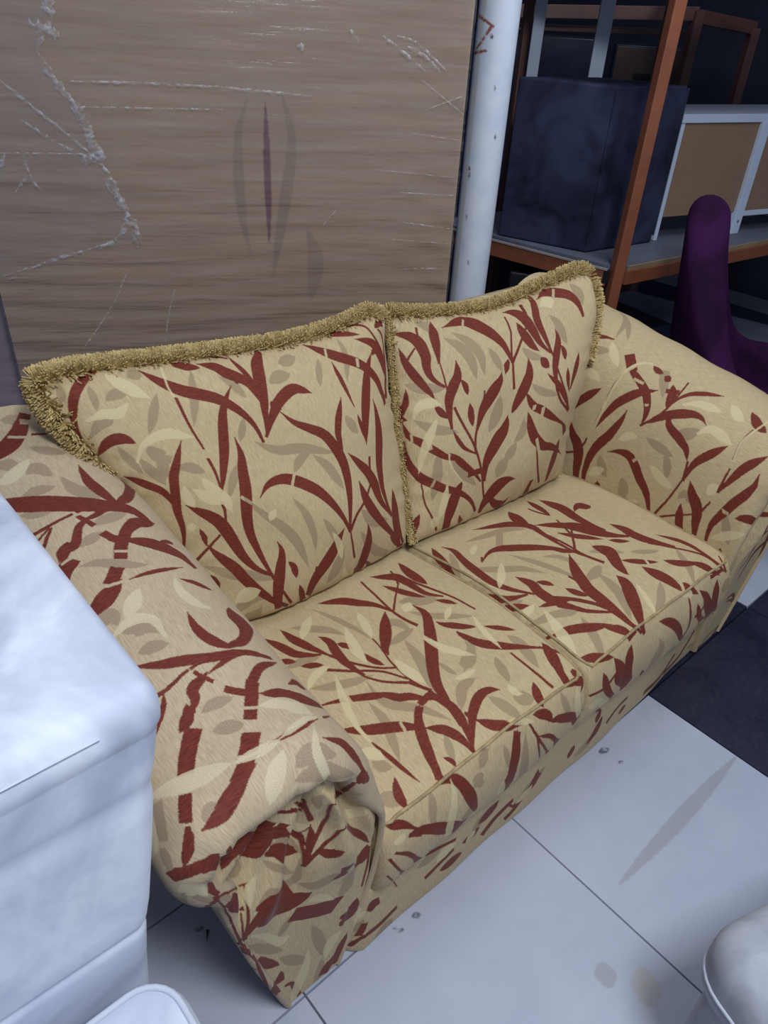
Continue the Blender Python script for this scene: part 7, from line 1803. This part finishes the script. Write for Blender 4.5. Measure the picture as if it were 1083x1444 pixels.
fold([([(0.269, 1.62), (0.269, 1.571), (0.268, 1.534), (0.26, 1.509)], 0.010, 0.8), ([(0.22, 1.522), (0.247, 1.511), (0.262, 1.503), (0.288, 1.500)], 0.012, 0.9),
      ([(0.248, 1.496), (0.23, 1.473), (0.229, 1.453)], 0.004, 0.5), ([(0.229, 1.453), (0.25, 1.412), (0.28, 1.368), (0.292, 1.357)], 0.008, 0.6),
      ([(0.285, 1.36), (0.308, 1.316), (0.326, 1.24), (0.333, 1.2)], 0.012, 0.8), ([(0.293, 1.207), (0.31, 1.22), (0.333, 1.227), (0.358, 1.219)], 0.011, 0.9),
      ([(0.34, 1.204), (0.358, 1.146), (0.375, 1.109), (0.389, 1.074)], 0.010, 0.7), ([(0.386, 1.08), (0.398, 1.051), (0.41, 1.024), (0.402, 0.985)], 0.013, 0.9),
      ([(0.389, 1.071), (0.362, 1.016), (0.335, 0.996), (0.297, 0.976)], 0.006, 0.8), ([(0.335, 0.996), (0.222, 0.962), (0.129, 0.933), (0.02, 0.902)], 0.0028, 0.5),
      ([(0.25, 0.972), (0.15, 0.944), (0.036, 0.892)], 0.0022, 0.5), ([(0.12, 1.40), (0.189, 1.338), (0.237, 1.298), (0.33, 1.215)], 0.0035, 0.7), ([(0.15, 1.31), (0.24, 1.25), (0.31, 1.22)], 0.003, 0.7),
      ([(0.143, 1.228), (0.147, 1.184), (0.158, 1.152), (0.173, 1.134)], 0.0035, 0.9), ([(0.079, 1.192), (0.099, 1.227)], 0.004, 0.8),  # glints on the film, shaped as pale strips
      ([(0.104, 1.129), (0.128, 1.157), (0.143, 1.166)], 0.003, 0.9), ([(0.29, 1.399), (0.503, 1.401), (0.706, 1.396), (0.918, 1.384)], 0.0032, 0.4),
      ([(0.289, 1.341), (0.478, 1.343), (0.674, 1.345)], 0.0022, 0.4), ([(0.081, 1.227), (0.188, 1.228), (0.296, 1.229)], 0.0018, 0.4),
      ([(1.113, 1.533), (1.175, 1.495), (1.239, 1.455)], 0.0035, 0.6), ([(1.184, 1.512), (1.236, 1.489), (1.281, 1.453)], 0.0045, 0.6),  # glare streaks on the film, built as whitish strips
      ([(1.152, 1.535), (1.213, 1.518), (1.301, 1.457)], 0.003, 0.6), ([(1.024, 1.545), (1.047, 1.510)], 0.006, 0.8), ([(0.88, 1.50), (0.90, 1.498)], 0.006, 0.8),
      ([(0.361, 0.903), (0.307, 0.807), (0.202, 0.674)], 0.0022, 0.4), ([(0.502, 0.869), (0.471, 0.781), (0.45, 0.689)], 0.0022, 0.4),
      ([(0.949, 1.039), (0.992, 1.086)], 0.002, 0.5), ([(1.191, 0.907), (1.352, 0.907)], 0.002, 0.5), ([(1.176, 1.137), (1.358, 1.129)], 0.002, 0.5),
      ([(1.2, 1.30), (1.364, 1.282)], 0.0015, 0.5), ([(1.25, 1.36), (1.364, 1.40)], 0.0015, 0.5), ([(1.22, 1.44), (1.364, 1.35)], 0.0015, 0.5), ([(1.1, 1.2), (1.364, 1.18)], 0.0015, 0.4),
      ([(1.2, 1.05), (1.364, 1.03)], 0.0015, 0.4), ([(1.15, 1.0), (1.364, 0.985)], 0.0012, 0.4)])

# a second, greyer board stands behind the wrapped one
o2 = np.array([0.45, 2.50, 0])
M['grey_wood'] = wood_mat('grey_brown_wood', lin(126, 114, 124), lin(148, 134, 142), (2, 14), 0.55)
ex = np.array([0.9, -0.43, 0]) / np.linalg.norm([0.9, -0.43])
ey = np.array([0.43, 0.9, 0]) / np.linalg.norm([0.43, 0.9])
q = [o2 - ex * 1.0, o2 + ex * 0.75, o2 + ex * 0.75 + ey * 0.03, o2 - ex * 1.0 + ey * 0.03]
vs = [p + (0, 0, 0.0) for p in q] + [p + np.array([0, 0, 1.95]) for p in q]
b2 = from_data('wood_panel_board', vs, [(0, 1, 5, 4), (1, 2, 6, 5), (2, 3, 7, 6), (3, 0, 4, 7), (4, 5, 6, 7), (3, 2, 1, 0)], M['grey_wood'], None, False,
               [(0, 0), (1.75, 0), (1.75, 0), (0, 0), (0, 2), (1.75, 2), (1.75, 2), (0, 2)])
tag(b2, 'greyish brown wood board peeking out behind the film-wrapped board', 'board')

# ------------------------------------------------------------------ pipe column
PC, PR = np.array([1.985, 1.748]), 0.062
P, UV = [], []
for z in np.linspace(0.0, 2.6, 60):
    P.append([(PC[0] + PR * math.cos(a), PC[1] + PR * math.sin(a), z) for a in np.linspace(0, 2 * math.pi, 41)])
    UV.append([(PR * a, z - 0.6) for a in np.linspace(0, 2 * math.pi, 41)])
pipe = grid_obj('pipe', np.array(P), M['pipe'], None, np.array(UV), flip=True)
tag(pipe, 'white painted steel pipe with rusty scrawl beside the wrapped board', 'pipe')

# ------------------------------------------------------------------ steel storage rack
rack = empty('storage_rack', (3.0, 1.7, 0), 'red oxide steel storage rack with grey shelf boards behind the right arm', 'rack')
FL, FR, BL, BR = (2.452, 1.452), (4.10, 1.24), (2.36, 2.30), (3.55, 2.2)


def post(name, x, y, w, mat, z1=2.3):
    bar(name, (x, y, 0), (x, y, z1), w, w, mat, rack, (0.877, -0.48, 0), 0.004)


post('post', FL[0], FL[1], 0.041, M['rust'])
post('post', FR[0], FR[1], 0.046, M['rust'])
post('post', 2.775, 2.29, 0.035, M['rust_dark'])
post('post', 3.75, 2.25, 0.040, M['rust_dark'])
ZB = 0.862


def poly_slab(name, poly, z0, z1, mat, parent):
    n = len(poly)
    V = [(x, y, z0) for x, y in poly] + [(x, y, z1) for x, y in poly]
    F = [tuple(range(n))[::-1], tuple(range(n, 2 * n))] + [(i, (i + 1) % n, n + (i + 1) % n, n + i) for i in range(n)]
    return from_data(name, V, F, mat, parent)


poly_slab('shelf_board', [(2.44, 1.485), (2.50, 1.442), (4.07, 1.266), (3.90, 2.2), (2.345, 2.30)], ZB - 0.016, ZB, M['board'], rack)
poly_slab('board_edge', [(2.49, 1.434), (4.07, 1.258), (4.07, 1.265), (2.492, 1.441)], ZB - 0.016, ZB, M['board_edge'], rack)
bar('side_beam', (2.428, 1.475, ZB - 0.045), (2.335, 2.29, ZB - 0.045), 0.006, 0.055, M['rust'], rack, (1, 0.1, 0), 0.001)
bar('beam_lip', (2.424, 1.475, ZB - 0.012), (2.331, 2.29, ZB - 0.012), 0.008, 0.008, M['steel_edge'], rack, (1, 0.1, 0), 0.001)
bar('front_beam', (2.49, 1.445, ZB - 0.042), (4.08, 1.266, ZB - 0.042), 0.03, 0.05, M['rust'], rack, (0.1, 1, 0), 0.002)
prism('bracket', [(2.425, 1.462), (2.437, 1.468), (2.432, 1.49), (2.42, 1.486)], ZB - 0.06, ZB - 0.012, M['black'], rack, 0.002)
poly_slab('shelf_board', [(2.44, 1.485), (2.50, 1.442), (4.07, 1.266), (3.90, 2.2), (2.345, 2.30)], 0.30, 0.32, M['board'], rack)
bar('front_beam', (2.49, 1.445, 0.28), (4.08, 1.266, 0.28), 0.03, 0.04, M['rust_dark'], rack, (0.1, 1, 0), 0.002)
bar('side_beam', (2.428, 1.475, 0.28), (2.335, 2.29, 0.28), 0.02, 0.04, M['rust_dark'], rack, (1, 0.1, 0), 0.002)
bar('front_beam', (2.49, 1.445, 1.72), (4.08, 1.266, 1.72), 0.03, 0.05, M['rust_dark'], rack, (0.1, 1, 0), 0.002)
poly_slab('shelf_board', [(2.44, 1.485), (2.50, 1.442), (4.07, 1.266), (3.90, 2.2), (2.345, 2.30)], 1.745, 1.76, M['rust_dark'], rack)

# velvet cube stool on the rack
def soft_block(name, quad, z0, z1, mat, parent=None, bev=0.02, seg=4):
    o = prism(name, quad, z0, z1, mat, parent, bev, seg)
    smooth(o.data)
    return o


cq = [(2.5, 1.633), (2.876, 1.582), (2.79, 1.92), (2.398, 1.985)]
ott = empty('cube_stool', (2.66, 1.77, ZB), 'navy velvet cube stool with brushed marks, on the rack shelf behind the post', 'stool')
soft_block('body', cq, ZB + 0.001, 1.415, M['navy_velvet'], ott, 0.01)
ctr = np.mean(cq, 0)
cq2 = [tuple(ctr + (np.array(p) - ctr) * 1.004) for p in cq]
for a, b in ((0, 0), (1, 1)):
    bar('seam', (*cq2[a], ZB + 0.03), (*cq2[a], 1.408), 0.007, 0.007, M['navy_velvet'], ott, (1, 0, 0), 0.002)

# white two-bay cabinet seen from its brown hardboard backs
cab = empty('white_cabinet', (3.3, 1.6, ZB), 'white framed cabinet with brown hardboard backs, on the rack right of the navy stool', 'cabinet')
A, B = np.array([2.912, 1.592]), np.array([3.352, 1.478])
D = (B - A) / np.linalg.norm(B - A)
Nn = np.array([-D[1], D[0]])
ZT = 1.322


def cpan(name, s0, s1, d0, d1, z0, z1, mat, bev=0.002):
    q = [A + D * s0 + Nn * d0, A + D * s1 + Nn * d0, A + D * s1 + Nn * d1, A + D * s0 + Nn * d1]
    return prism(name, [tuple(p) for p in q], z0, z1, mat, cab, bev)


cpan('side_panel', 0.0, 0.018, 0.0, 0.3, ZB + 0.001, ZT - 0.03, M['white_metal'])
cpan('top_panel', -0.004, 0.98, -0.004, 0.3, ZT - 0.03, ZT, M['white_metal'])
cpan('back_panel', 0.018, 0.432, 0.004, 0.010, 0.953, ZT - 0.03, M['hardboard'], 0)
cpan('leg', 0.432, 0.478, -0.012, 0.03, ZB + 0.001, ZT - 0.03, M['white_metal'])
cpan('back_panel', 0.478, 0.92, 0.004, 0.010, 0.953, ZT - 0.03, M['hardboard'], 0)
cpan('side_panel', 0.92, 0.94, 0.0, 0.3, ZB + 0.001, ZT - 0.03, M['white_metal'])
cpan('bottom_rail', 0.478, 0.92, 0.004, 0.03, 0.93, 0.953, M['white_metal'])
a0, a1 = A + D * 0.33, A + D * 0.432
fv = []
for off in (0.03, 0.05):
    for p, z in ((a0, ZB + 0.001), (a1, ZB + 0.001), (a1, 0.955), (a1 - D * 0.02, 0.955), (a0, ZB + 0.03)):
        w = p + Nn * off
        fv.append((w[0], w[1], z))
from_data('foot', fv, [(0, 1, 2, 3, 4), (9, 8, 7, 6, 5)] + [(i, i + 5, (i + 1) % 5 + 5, (i + 1) % 5) for i in range(5)], M['white_metal'], cab)
w = A + D * 0.455 - Nn * 0.013
screw = bmesh.new()
bmesh.ops.create_cone(screw, cap_ends=True, segments=12, radius1=0.006, radius2=0.005, depth=0.004, matrix=Matrix.Translation((w[0], w[1], 0.915)) @ Matrix.Rotation(math.pi / 2, 4, 'X'))
bm_obj('screw', screw, M['board'], cab)

# pale legs of a frame standing behind the stool
fr = empty('metal_frame', (2.8, 2.1, ZB), 'pale blue-white metal frame with two upright legs behind the navy stool', 'frame')
p1, p2 = (2.725, 2.190), (2.885, 2.000)
sd = Vector((p2[0] - p1[0], p2[1] - p1[1], 0)).normalized()
bar('leg', (*p1, ZB + 0.001), (*p1, 1.72), 0.045, 0.03, M['white_metal'], fr, sd)
bar('leg', (*p2, ZB + 0.001), (*p2, 1.72), 0.055, 0.035, M['white_metal'], fr, sd)
bar('rail', (*p1, ZB + 0.05), (*p2, ZB + 0.05), 0.03, 0.03, M['white_metal'], fr, (0, 0, 1))

# dark goods on the lower shelf
q = lambda *p: [tuple(x) for x in p]
c1 = soft_block('storage_box', q((2.40, 1.90), (2.47, 1.80), (2.62, 1.90), (2.55, 2.02)), 0.321, 0.74, M['black'], None, 0.01)
tag(c1, 'black box on the lower rack shelf, right beside the pipe', 'box')
c2 = soft_block('drawer_unit', q((2.56, 1.60), (3.10, 1.50), (3.20, 2.02), (2.70, 2.06)), 0.321, 0.50, M['dark_gloss'], None, 0.01)
tag(c2, 'low dark unit on the lower rack shelf behind the purple chair', 'cabinet')

# furniture stacked deep in the dark behind the rack
tf = empty('timber_frame', (4.1, 2.62, 0), 'dark brown timber table frame standing behind the rack', 'table')
K = 1.14
kz = lambda z: 1.6 + (z - 1.6) * K
g1, g3, g4 = (3.668 * K, 2.06 * K), (3.10 * K, 2.72 * K), (4.05 * K, 1.97 * K)
bar('leg', (*g1, 0), (*g1, 1.66), 0.05, 0.05, M['rust_dark'], tf, (0.87, -0.49, 0))
bar('leg', (*g4, 0), (*g4, 1.6), 0.05, 0.05, M['rust_dark'], tf, (0.87, -0.49, 0))
bar('leg', (*g3, 0), (*g3, 1.62), 0.05, 0.05, M['rust_dark'], tf, (0.87, -0.49, 0))
bar('rail', (g3[0], g3[1], 1.61), (g1[0], g1[1], 1.645), 0.035, 0.06, M['rust_dark'], tf, (0.82, 0.57, 0))
bar('rail', (g1[0], g1[1], 1.635), (*g4, 1.60), 0.03, 0.06, M['rust_dark'], tf, (0.2, 1, 0))
bar('rail', (g3[0] + 0.1, g3[1] + 0.12, 1.54), (g1[0] + 0.1, g1[1] + 0.12, 1.56), 0.03, 0.03, M['rust_dark'], tf, (0.82, 0.57, 0))
dk = empty('lacquered_cabinet', (3.9, 3.36, 0), 'dark glossy cabinet deep behind the rack, left of the brown drawers', 'cabinet')
soft_block('body', q((3.16 * K, 2.93 * K), (3.52 * K, 2.42 * K), (3.85 * K, 2.66 * K), (3.50 * K, 3.16 * K)), 0.0, kz(1.52), M['dark_gloss'], dk, 0.006)
bar('door_edge', (3.505 * K, 2.428 * K, 0.05), (3.505 * K, 2.428 * K, 1.48), 0.05, 0.02, M['dark_gloss'], dk, (0.57, -0.82, 0))
dr = empty('brown_drawers', (4.3, 2.74, 0), 'brown drawer unit with a dark handle slot, behind the rack post', 'drawers')
soft_block('body', q((3.56 * K, 2.38 * K), (3.74 * K, 2.12 * K), (4.05 * K, 2.33 * K), (3.87 * K, 2.60 * K)), 0.0, kz(1.505), M['dark_gloss'], dr, 0.004)
for k in range(5):
    z0 = 0.1 + k * 0.28
    e0, e1 = np.array([3.556, 2.368]) * K, np.array([3.728, 2.116]) * K
    dn = np.array([-0.82, -0.57]) * 0.012
    f_ = prism('drawer', q(e0, e1, e1 + dn, e0 + dn), z0, z0 + 0.265, M['drawer'], dr, 0.003)
    m0, m1 = e0 * 0.68 + e1 * 0.32 + dn, e0 * 0.28 + e1 * 0.72 + dn
    prism('handle', q(m0, m1, m1 + dn, m0 + dn), z0 + 0.12, z0 + 0.15, M['black'], f_, 0.003)

# ------------------------------------------------------------------ plum velvet tub chair
CH = np.array([2.695, 0.895])
cf = np.array([0.45, -0.893])          # faces this way
cs = np.array([0.893, 0.45])
chair = empty('tub_chair', (CH[0], CH[1], 0), 'plum velvet tub chair with a tall back, behind the right arm of the sofa', 'chair')


def chair_h(p):
    a = abs(p)
    k = min(1, max(0, (a - 0.10) / 1.35))
    return 0.60 + 0.54 * (1 - k) ** 2.4 * (1 + 1.0 * k) if k < 1 else 0.60


P = []
for ph in np.linspace(-1.95, 1.95, 90):
    h = chair_h(ph)
    th = 0.034 + 0.034 * max(0, math.cos(ph / 2)) ** 4
    d = -cf * math.cos(ph) + cs * math.sin(ph)
    rim = []
    for t in np.linspace(0, 1, 9):
        rim.append((-th, 0.24 + (h - th - 0.24) * t))
    for a in np.linspace(math.pi, 0, 11)[1:-1]:
        rim.append((th * math.cos(a), h - th + th * math.sin(a)))
    for t in np.linspace(1, 0, 9):
        rim.append((th, 0.24 + (h - th - 0.24) * t))
    row = []
    for r_, z in rim:
        lean = 0.07 * max(0, (z - 0.5)) / 0.6 * math.cos(ph)
        R0 = 0.285 - 0.05 * (1 - min(1, max(0, (z - 0.24) / 0.3))) + r_ + max(0, lean)
        row.append((CH[0] + d[0] * R0, CH[1] + d[1] * R0, z))
    P.append(row)
grid_obj('shell', np.array(P), M['purple_velvet'], chair, caps=True, flip=True, closed_v=True)
# piped seam inside the rim
path = []
for ph in np.linspace(-1.9, 1.9, 80):
    h = chair_h(ph)
    d = -cf * math.cos(ph) + cs * math.sin(ph)
    z = h - 0.07
    R0 = 0.285 - 0.033 + max(0, 0.07 * (z - 0.5) / 0.6 * math.cos(ph)) - 0.012 * math.cos(ph / 2)
    path.append((CH[0] + d[0] * R0, CH[1] + d[1] * R0, z))
tube('piping', path, 0.004, M['purple_velvet'], chair, 6)
rings = []
for z, r_ in ((0.30, 0.2), (0.31, 0.235), (0.42, 0.245), (0.45, 0.235), (0.465, 0.2), (0.47, 0.1), (0.472, 0.005)):
    rings.append([(CH[0] + cf[0] * 0.03 + r_ * math.cos(a), CH[1] + cf[1] * 0.03 + r_ * math.sin(a), z) for a in np.linspace(0, 2 * math.pi, 40, endpoint=False)])
grid_obj('seat', np.array(rings), M['purple_velvet'], chair, closed_v=True, caps=True)
for sx in (-1, 1):
    for sy in (-1, 1):
        a = CH + cs * 0.15 * sx + cf * 0.15 * sy
        b = CH + cs * 0.22 * sx + cf * 0.22 * sy
        tube('leg', [(b[0], b[1], 0.0), (a[0], a[1], 0.305)], [0.010, 0.017], M['black'], chair, 10)


# ------------------------------------------------------------------ white suede armchair at the left
def rounded_rings(quad_of, zs_ins, rc, nper=8):
    rings = []
    for z, ins in zs_ins:
        Q = np.array(quad_of(z), float)
        ring = []
        for i in range(4):
            p, a, b = Q[i], Q[i - 1], Q[(i + 1) % 4]
            da, db = (a - p) / np.linalg.norm(a - p), (b - p) / np.linalg.norm(b - p)
            c = p + (da + db) * rc
            t0 = -db
            t1 = -da
            for t in np.linspace(0, math.pi / 2, nper):
                v = t0 * math.cos(t) + t1 * math.sin(t)
                ring.append((*(c + v * (rc - ins)), z))
        rings.append(ring)
    return np.array(rings)


wa = empty('white_armchair', (-0.2, 0.5, 0), 'white suede armchair, its back against the left arm of the sofa', 'armchair')
XR = lambda z: float(np.interp(z, [0.0, 0.40, 0.56, 0.70, 0.88, 1.0, 1.06], [0.10, 0.104, 0.114, 0.130, 0.158, 0.182, 0.192]))
YF = lambda z: float(np.interp(z, [0.0, 0.5, 0.8, 1.06], [0.50, 0.497, 0.487, 0.484]))
ZTOP = 1.052


def puckers(z):
    g = 0.0
    for zc, a, w_ in ((0.915, 0.0025, 0.016), (0.672, 0.0045, 0.007)):
        g += a * math.exp(-((z - zc) / w_) ** 2)
    g -= 0.006 * math.sin(max(0, min(1, (z - 0.672) / 0.253)) * math.pi) - 0.003
    return g


zi = [(z, max(0.0, puckers(z))) for z in list(np.linspace(0.07, 0.64, 12)) + list(np.linspace(0.65, 1.0, 110))]
zi += [(ZTOP - 0.05 + 0.05 * math.sin(a), 0.05 * (1 - math.cos(a)) * 0.5) for a in np.linspace(0.1, math.pi / 2, 8)]
R = rounded_rings(lambda z: [(-0.66, YF(z)), (XR(z), YF(z)), (XR(z), 0.99), (-0.66, 0.99)], zi, 0.027, 10)
# crease lines run a little askew and the padding bulges
for k in range(len(R)):
    R[k, :, 2] += 0.16 * np.clip(0.13 - R[k, :, 0], 0, 0.3) * (1 if k < len(zi) - 9 else 0.0) * np.interp(R[k, :, 2], [0.07, 0.6, 0.92, 1.0], [0, 0.8, 1, 0.0])
V = R.reshape(-1, 3)
nr, nc = R.shape[:2]
F = grid_faces(nr, nc, 0, True)
last = R[-1]
cen = last.mean(0) + (0, 0, 0.012)
extra = [last * (1 - t) + cen * t + np.array([0, 0, 0.008]) * math.sin(t * math.pi / 2) for t in (0.15, 0.4, 0.7)]
V = np.vstack([V] + extra + [cen[None]])
F = grid_faces(nr + 3, nc, 0, True)
off = (nr + 2) * nc
F += [(off + j, off + (j + 1) % nc, len(V) - 1) for j in range(nc)]
from_data('backrest', V, F, M['suede'], wa, True)
# welt along the top front edge
zw = ZTOP - 0.021
tube('piping', catmull([(-0.62, YF(1) + 0.006, zw), (-0.2, YF(1) + 0.003, zw), (0.03, YF(1) + 0.002, zw), (0.115, YF(1) + 0.002, zw - 0.001)], 60), 0.0013, M['suede_piping'], wa, 6)


def pad(name, quad, z0, z1, re, rc, mat, parent, crown=0.015):
    zi = [(z0 + re * (1 - math.sin(a)), re * (1 - math.cos(a))) for a in np.linspace(math.pi / 2, 0, 6)]
    zi = [(z0 + re - re * math.cos(a), re * (1 - math.sin(a))) for a in np.linspace(0, math.pi / 2, 6)]
    zi += [(z, 0.0) for z in np.linspace(z0 + re, z1 - re, 5)[1:-1]]
    zi += [(z1 - re + re * math.sin(a), re * (1 - math.cos(a))) for a in np.linspace(0, math.pi / 2, 6)]
    R = rounded_rings(lambda z: quad, zi, rc, 8)
    nr, nc = R.shape[:2]
    c0 = R[-1].mean(0)
    ex = [R[-1] * (1 - t) + c0 * t + np.array([0, 0, crown]) * math.sin(t * math.pi / 2) for t in (0.12, 0.3, 0.6, 0.85)]
    V = np.vstack([R.reshape(-1, 3)] + ex + [(c0 + (0, 0, crown))[None]])
    F = grid_faces(nr + 4, nc, 0, True)
    off = (nr + 3) * nc
    F += [(off + j, off + (j + 1) % nc, len(V) - 1) for j in range(nc)]
    F.append(tuple(range(nc))[::-1])
    return from_data(name, V, F, mat, parent, True), R


sc, R = pad('seat_cushion', [(-0.56, -0.10), (0.123, -0.10), (0.123, 0.476), (-0.56, 0.476)], 0.47, 0.618, 0.022, 0.055, M['suede'], wa)
def densify(ring, n=220):
    loop = np.vstack([ring, ring[:1]])
    L = lens_of(loop)
    s = np.linspace(0, L[-1], n)
    return np.stack([np.interp(s, L, loop[:, k]) for k in range(3)], 1)


tube('piping', densify(R[-3]) + (0, 0, 0.002), 0.0042, M['suede_piping'], sc, 8)
pad('base', [(-0.64, -0.08), (0.085, -0.08), (0.085, 0.50), (-0.64, 0.50)], 0.07, 0.466, 0.012, 0.03, M['suede'], wa, 0.0)
for fx in (-0.58, 0.03):
    for fy in (-0.02, 0.92):
        tube('foot', [(fx, fy, 0.0), (fx, fy, 0.075)], [0.016, 0.022], M['black'], wa, 12)

# ------------------------------------------------------------------ grey-white ottoman at the lower right
oc = np.array([0.79, 0.072])
e1, e2 = np.array([0.955, -0.297]), np.array([-0.297, -0.955])
om = empty('ottoman', tuple(oc + e1 * 0.25 + e2 * 0.25) + (0,), 'pale grey linen ottoman with piped rounded corner on the white floor', 'ottoman')
oq = [tuple(oc + e2 * 0.5), tuple(oc + e1 * 0.5 + e2 * 0.5), tuple(oc + e1 * 0.5), tuple(oc)]
tp, R = pad('seat_pad', oq, 0.30, 0.45, 0.05, 0.075, M['linen'], om, 0.02)
tube('piping', densify(R[6]), 0.0035, M['suede_piping'], tp, 8)
ctr = np.mean(oq, 0)
pad('base', [tuple(ctr + (np.array(p) - ctr) * 0.90) for p in oq], 0.06, 0.305, 0.015, 0.05, M['linen'], om, 0.0)
for p in oq:
    b_ = ctr + (np.array(p) - ctr) * 0.72
    tube('leg', [(b_[0], b_[1], 0), (b_[0], b_[1], 0.07)], [0.012, 0.018], M['black'], om, 10)

# ------------------------------------------------------------------ a dropped screw between the armchair and the sofa
sv = bmesh.new()
d = Vector((0.014, 0.021, 0)).normalized()
rot = d.to_track_quat('Z', 'Y').to_matrix().to_4x4()
for r1, r2, L, c in ((0.0006, 0.0018, 0.018, 0.0), (0.0018, 0.0042, 0.003, 0.0105)):
    bmesh.ops.create_cone(sv, cap_ends=True, segments=12, radius1=r1, radius2=r2, depth=L, matrix=Matrix.Translation(Vector((0.285, 0.757, 0.0042)) + d * c) @ rot)
scr = bm_obj('screw', sv, M['black'], None)
tag(scr, 'small dark screw lying on the floor between the armchair and sofa', 'screw')
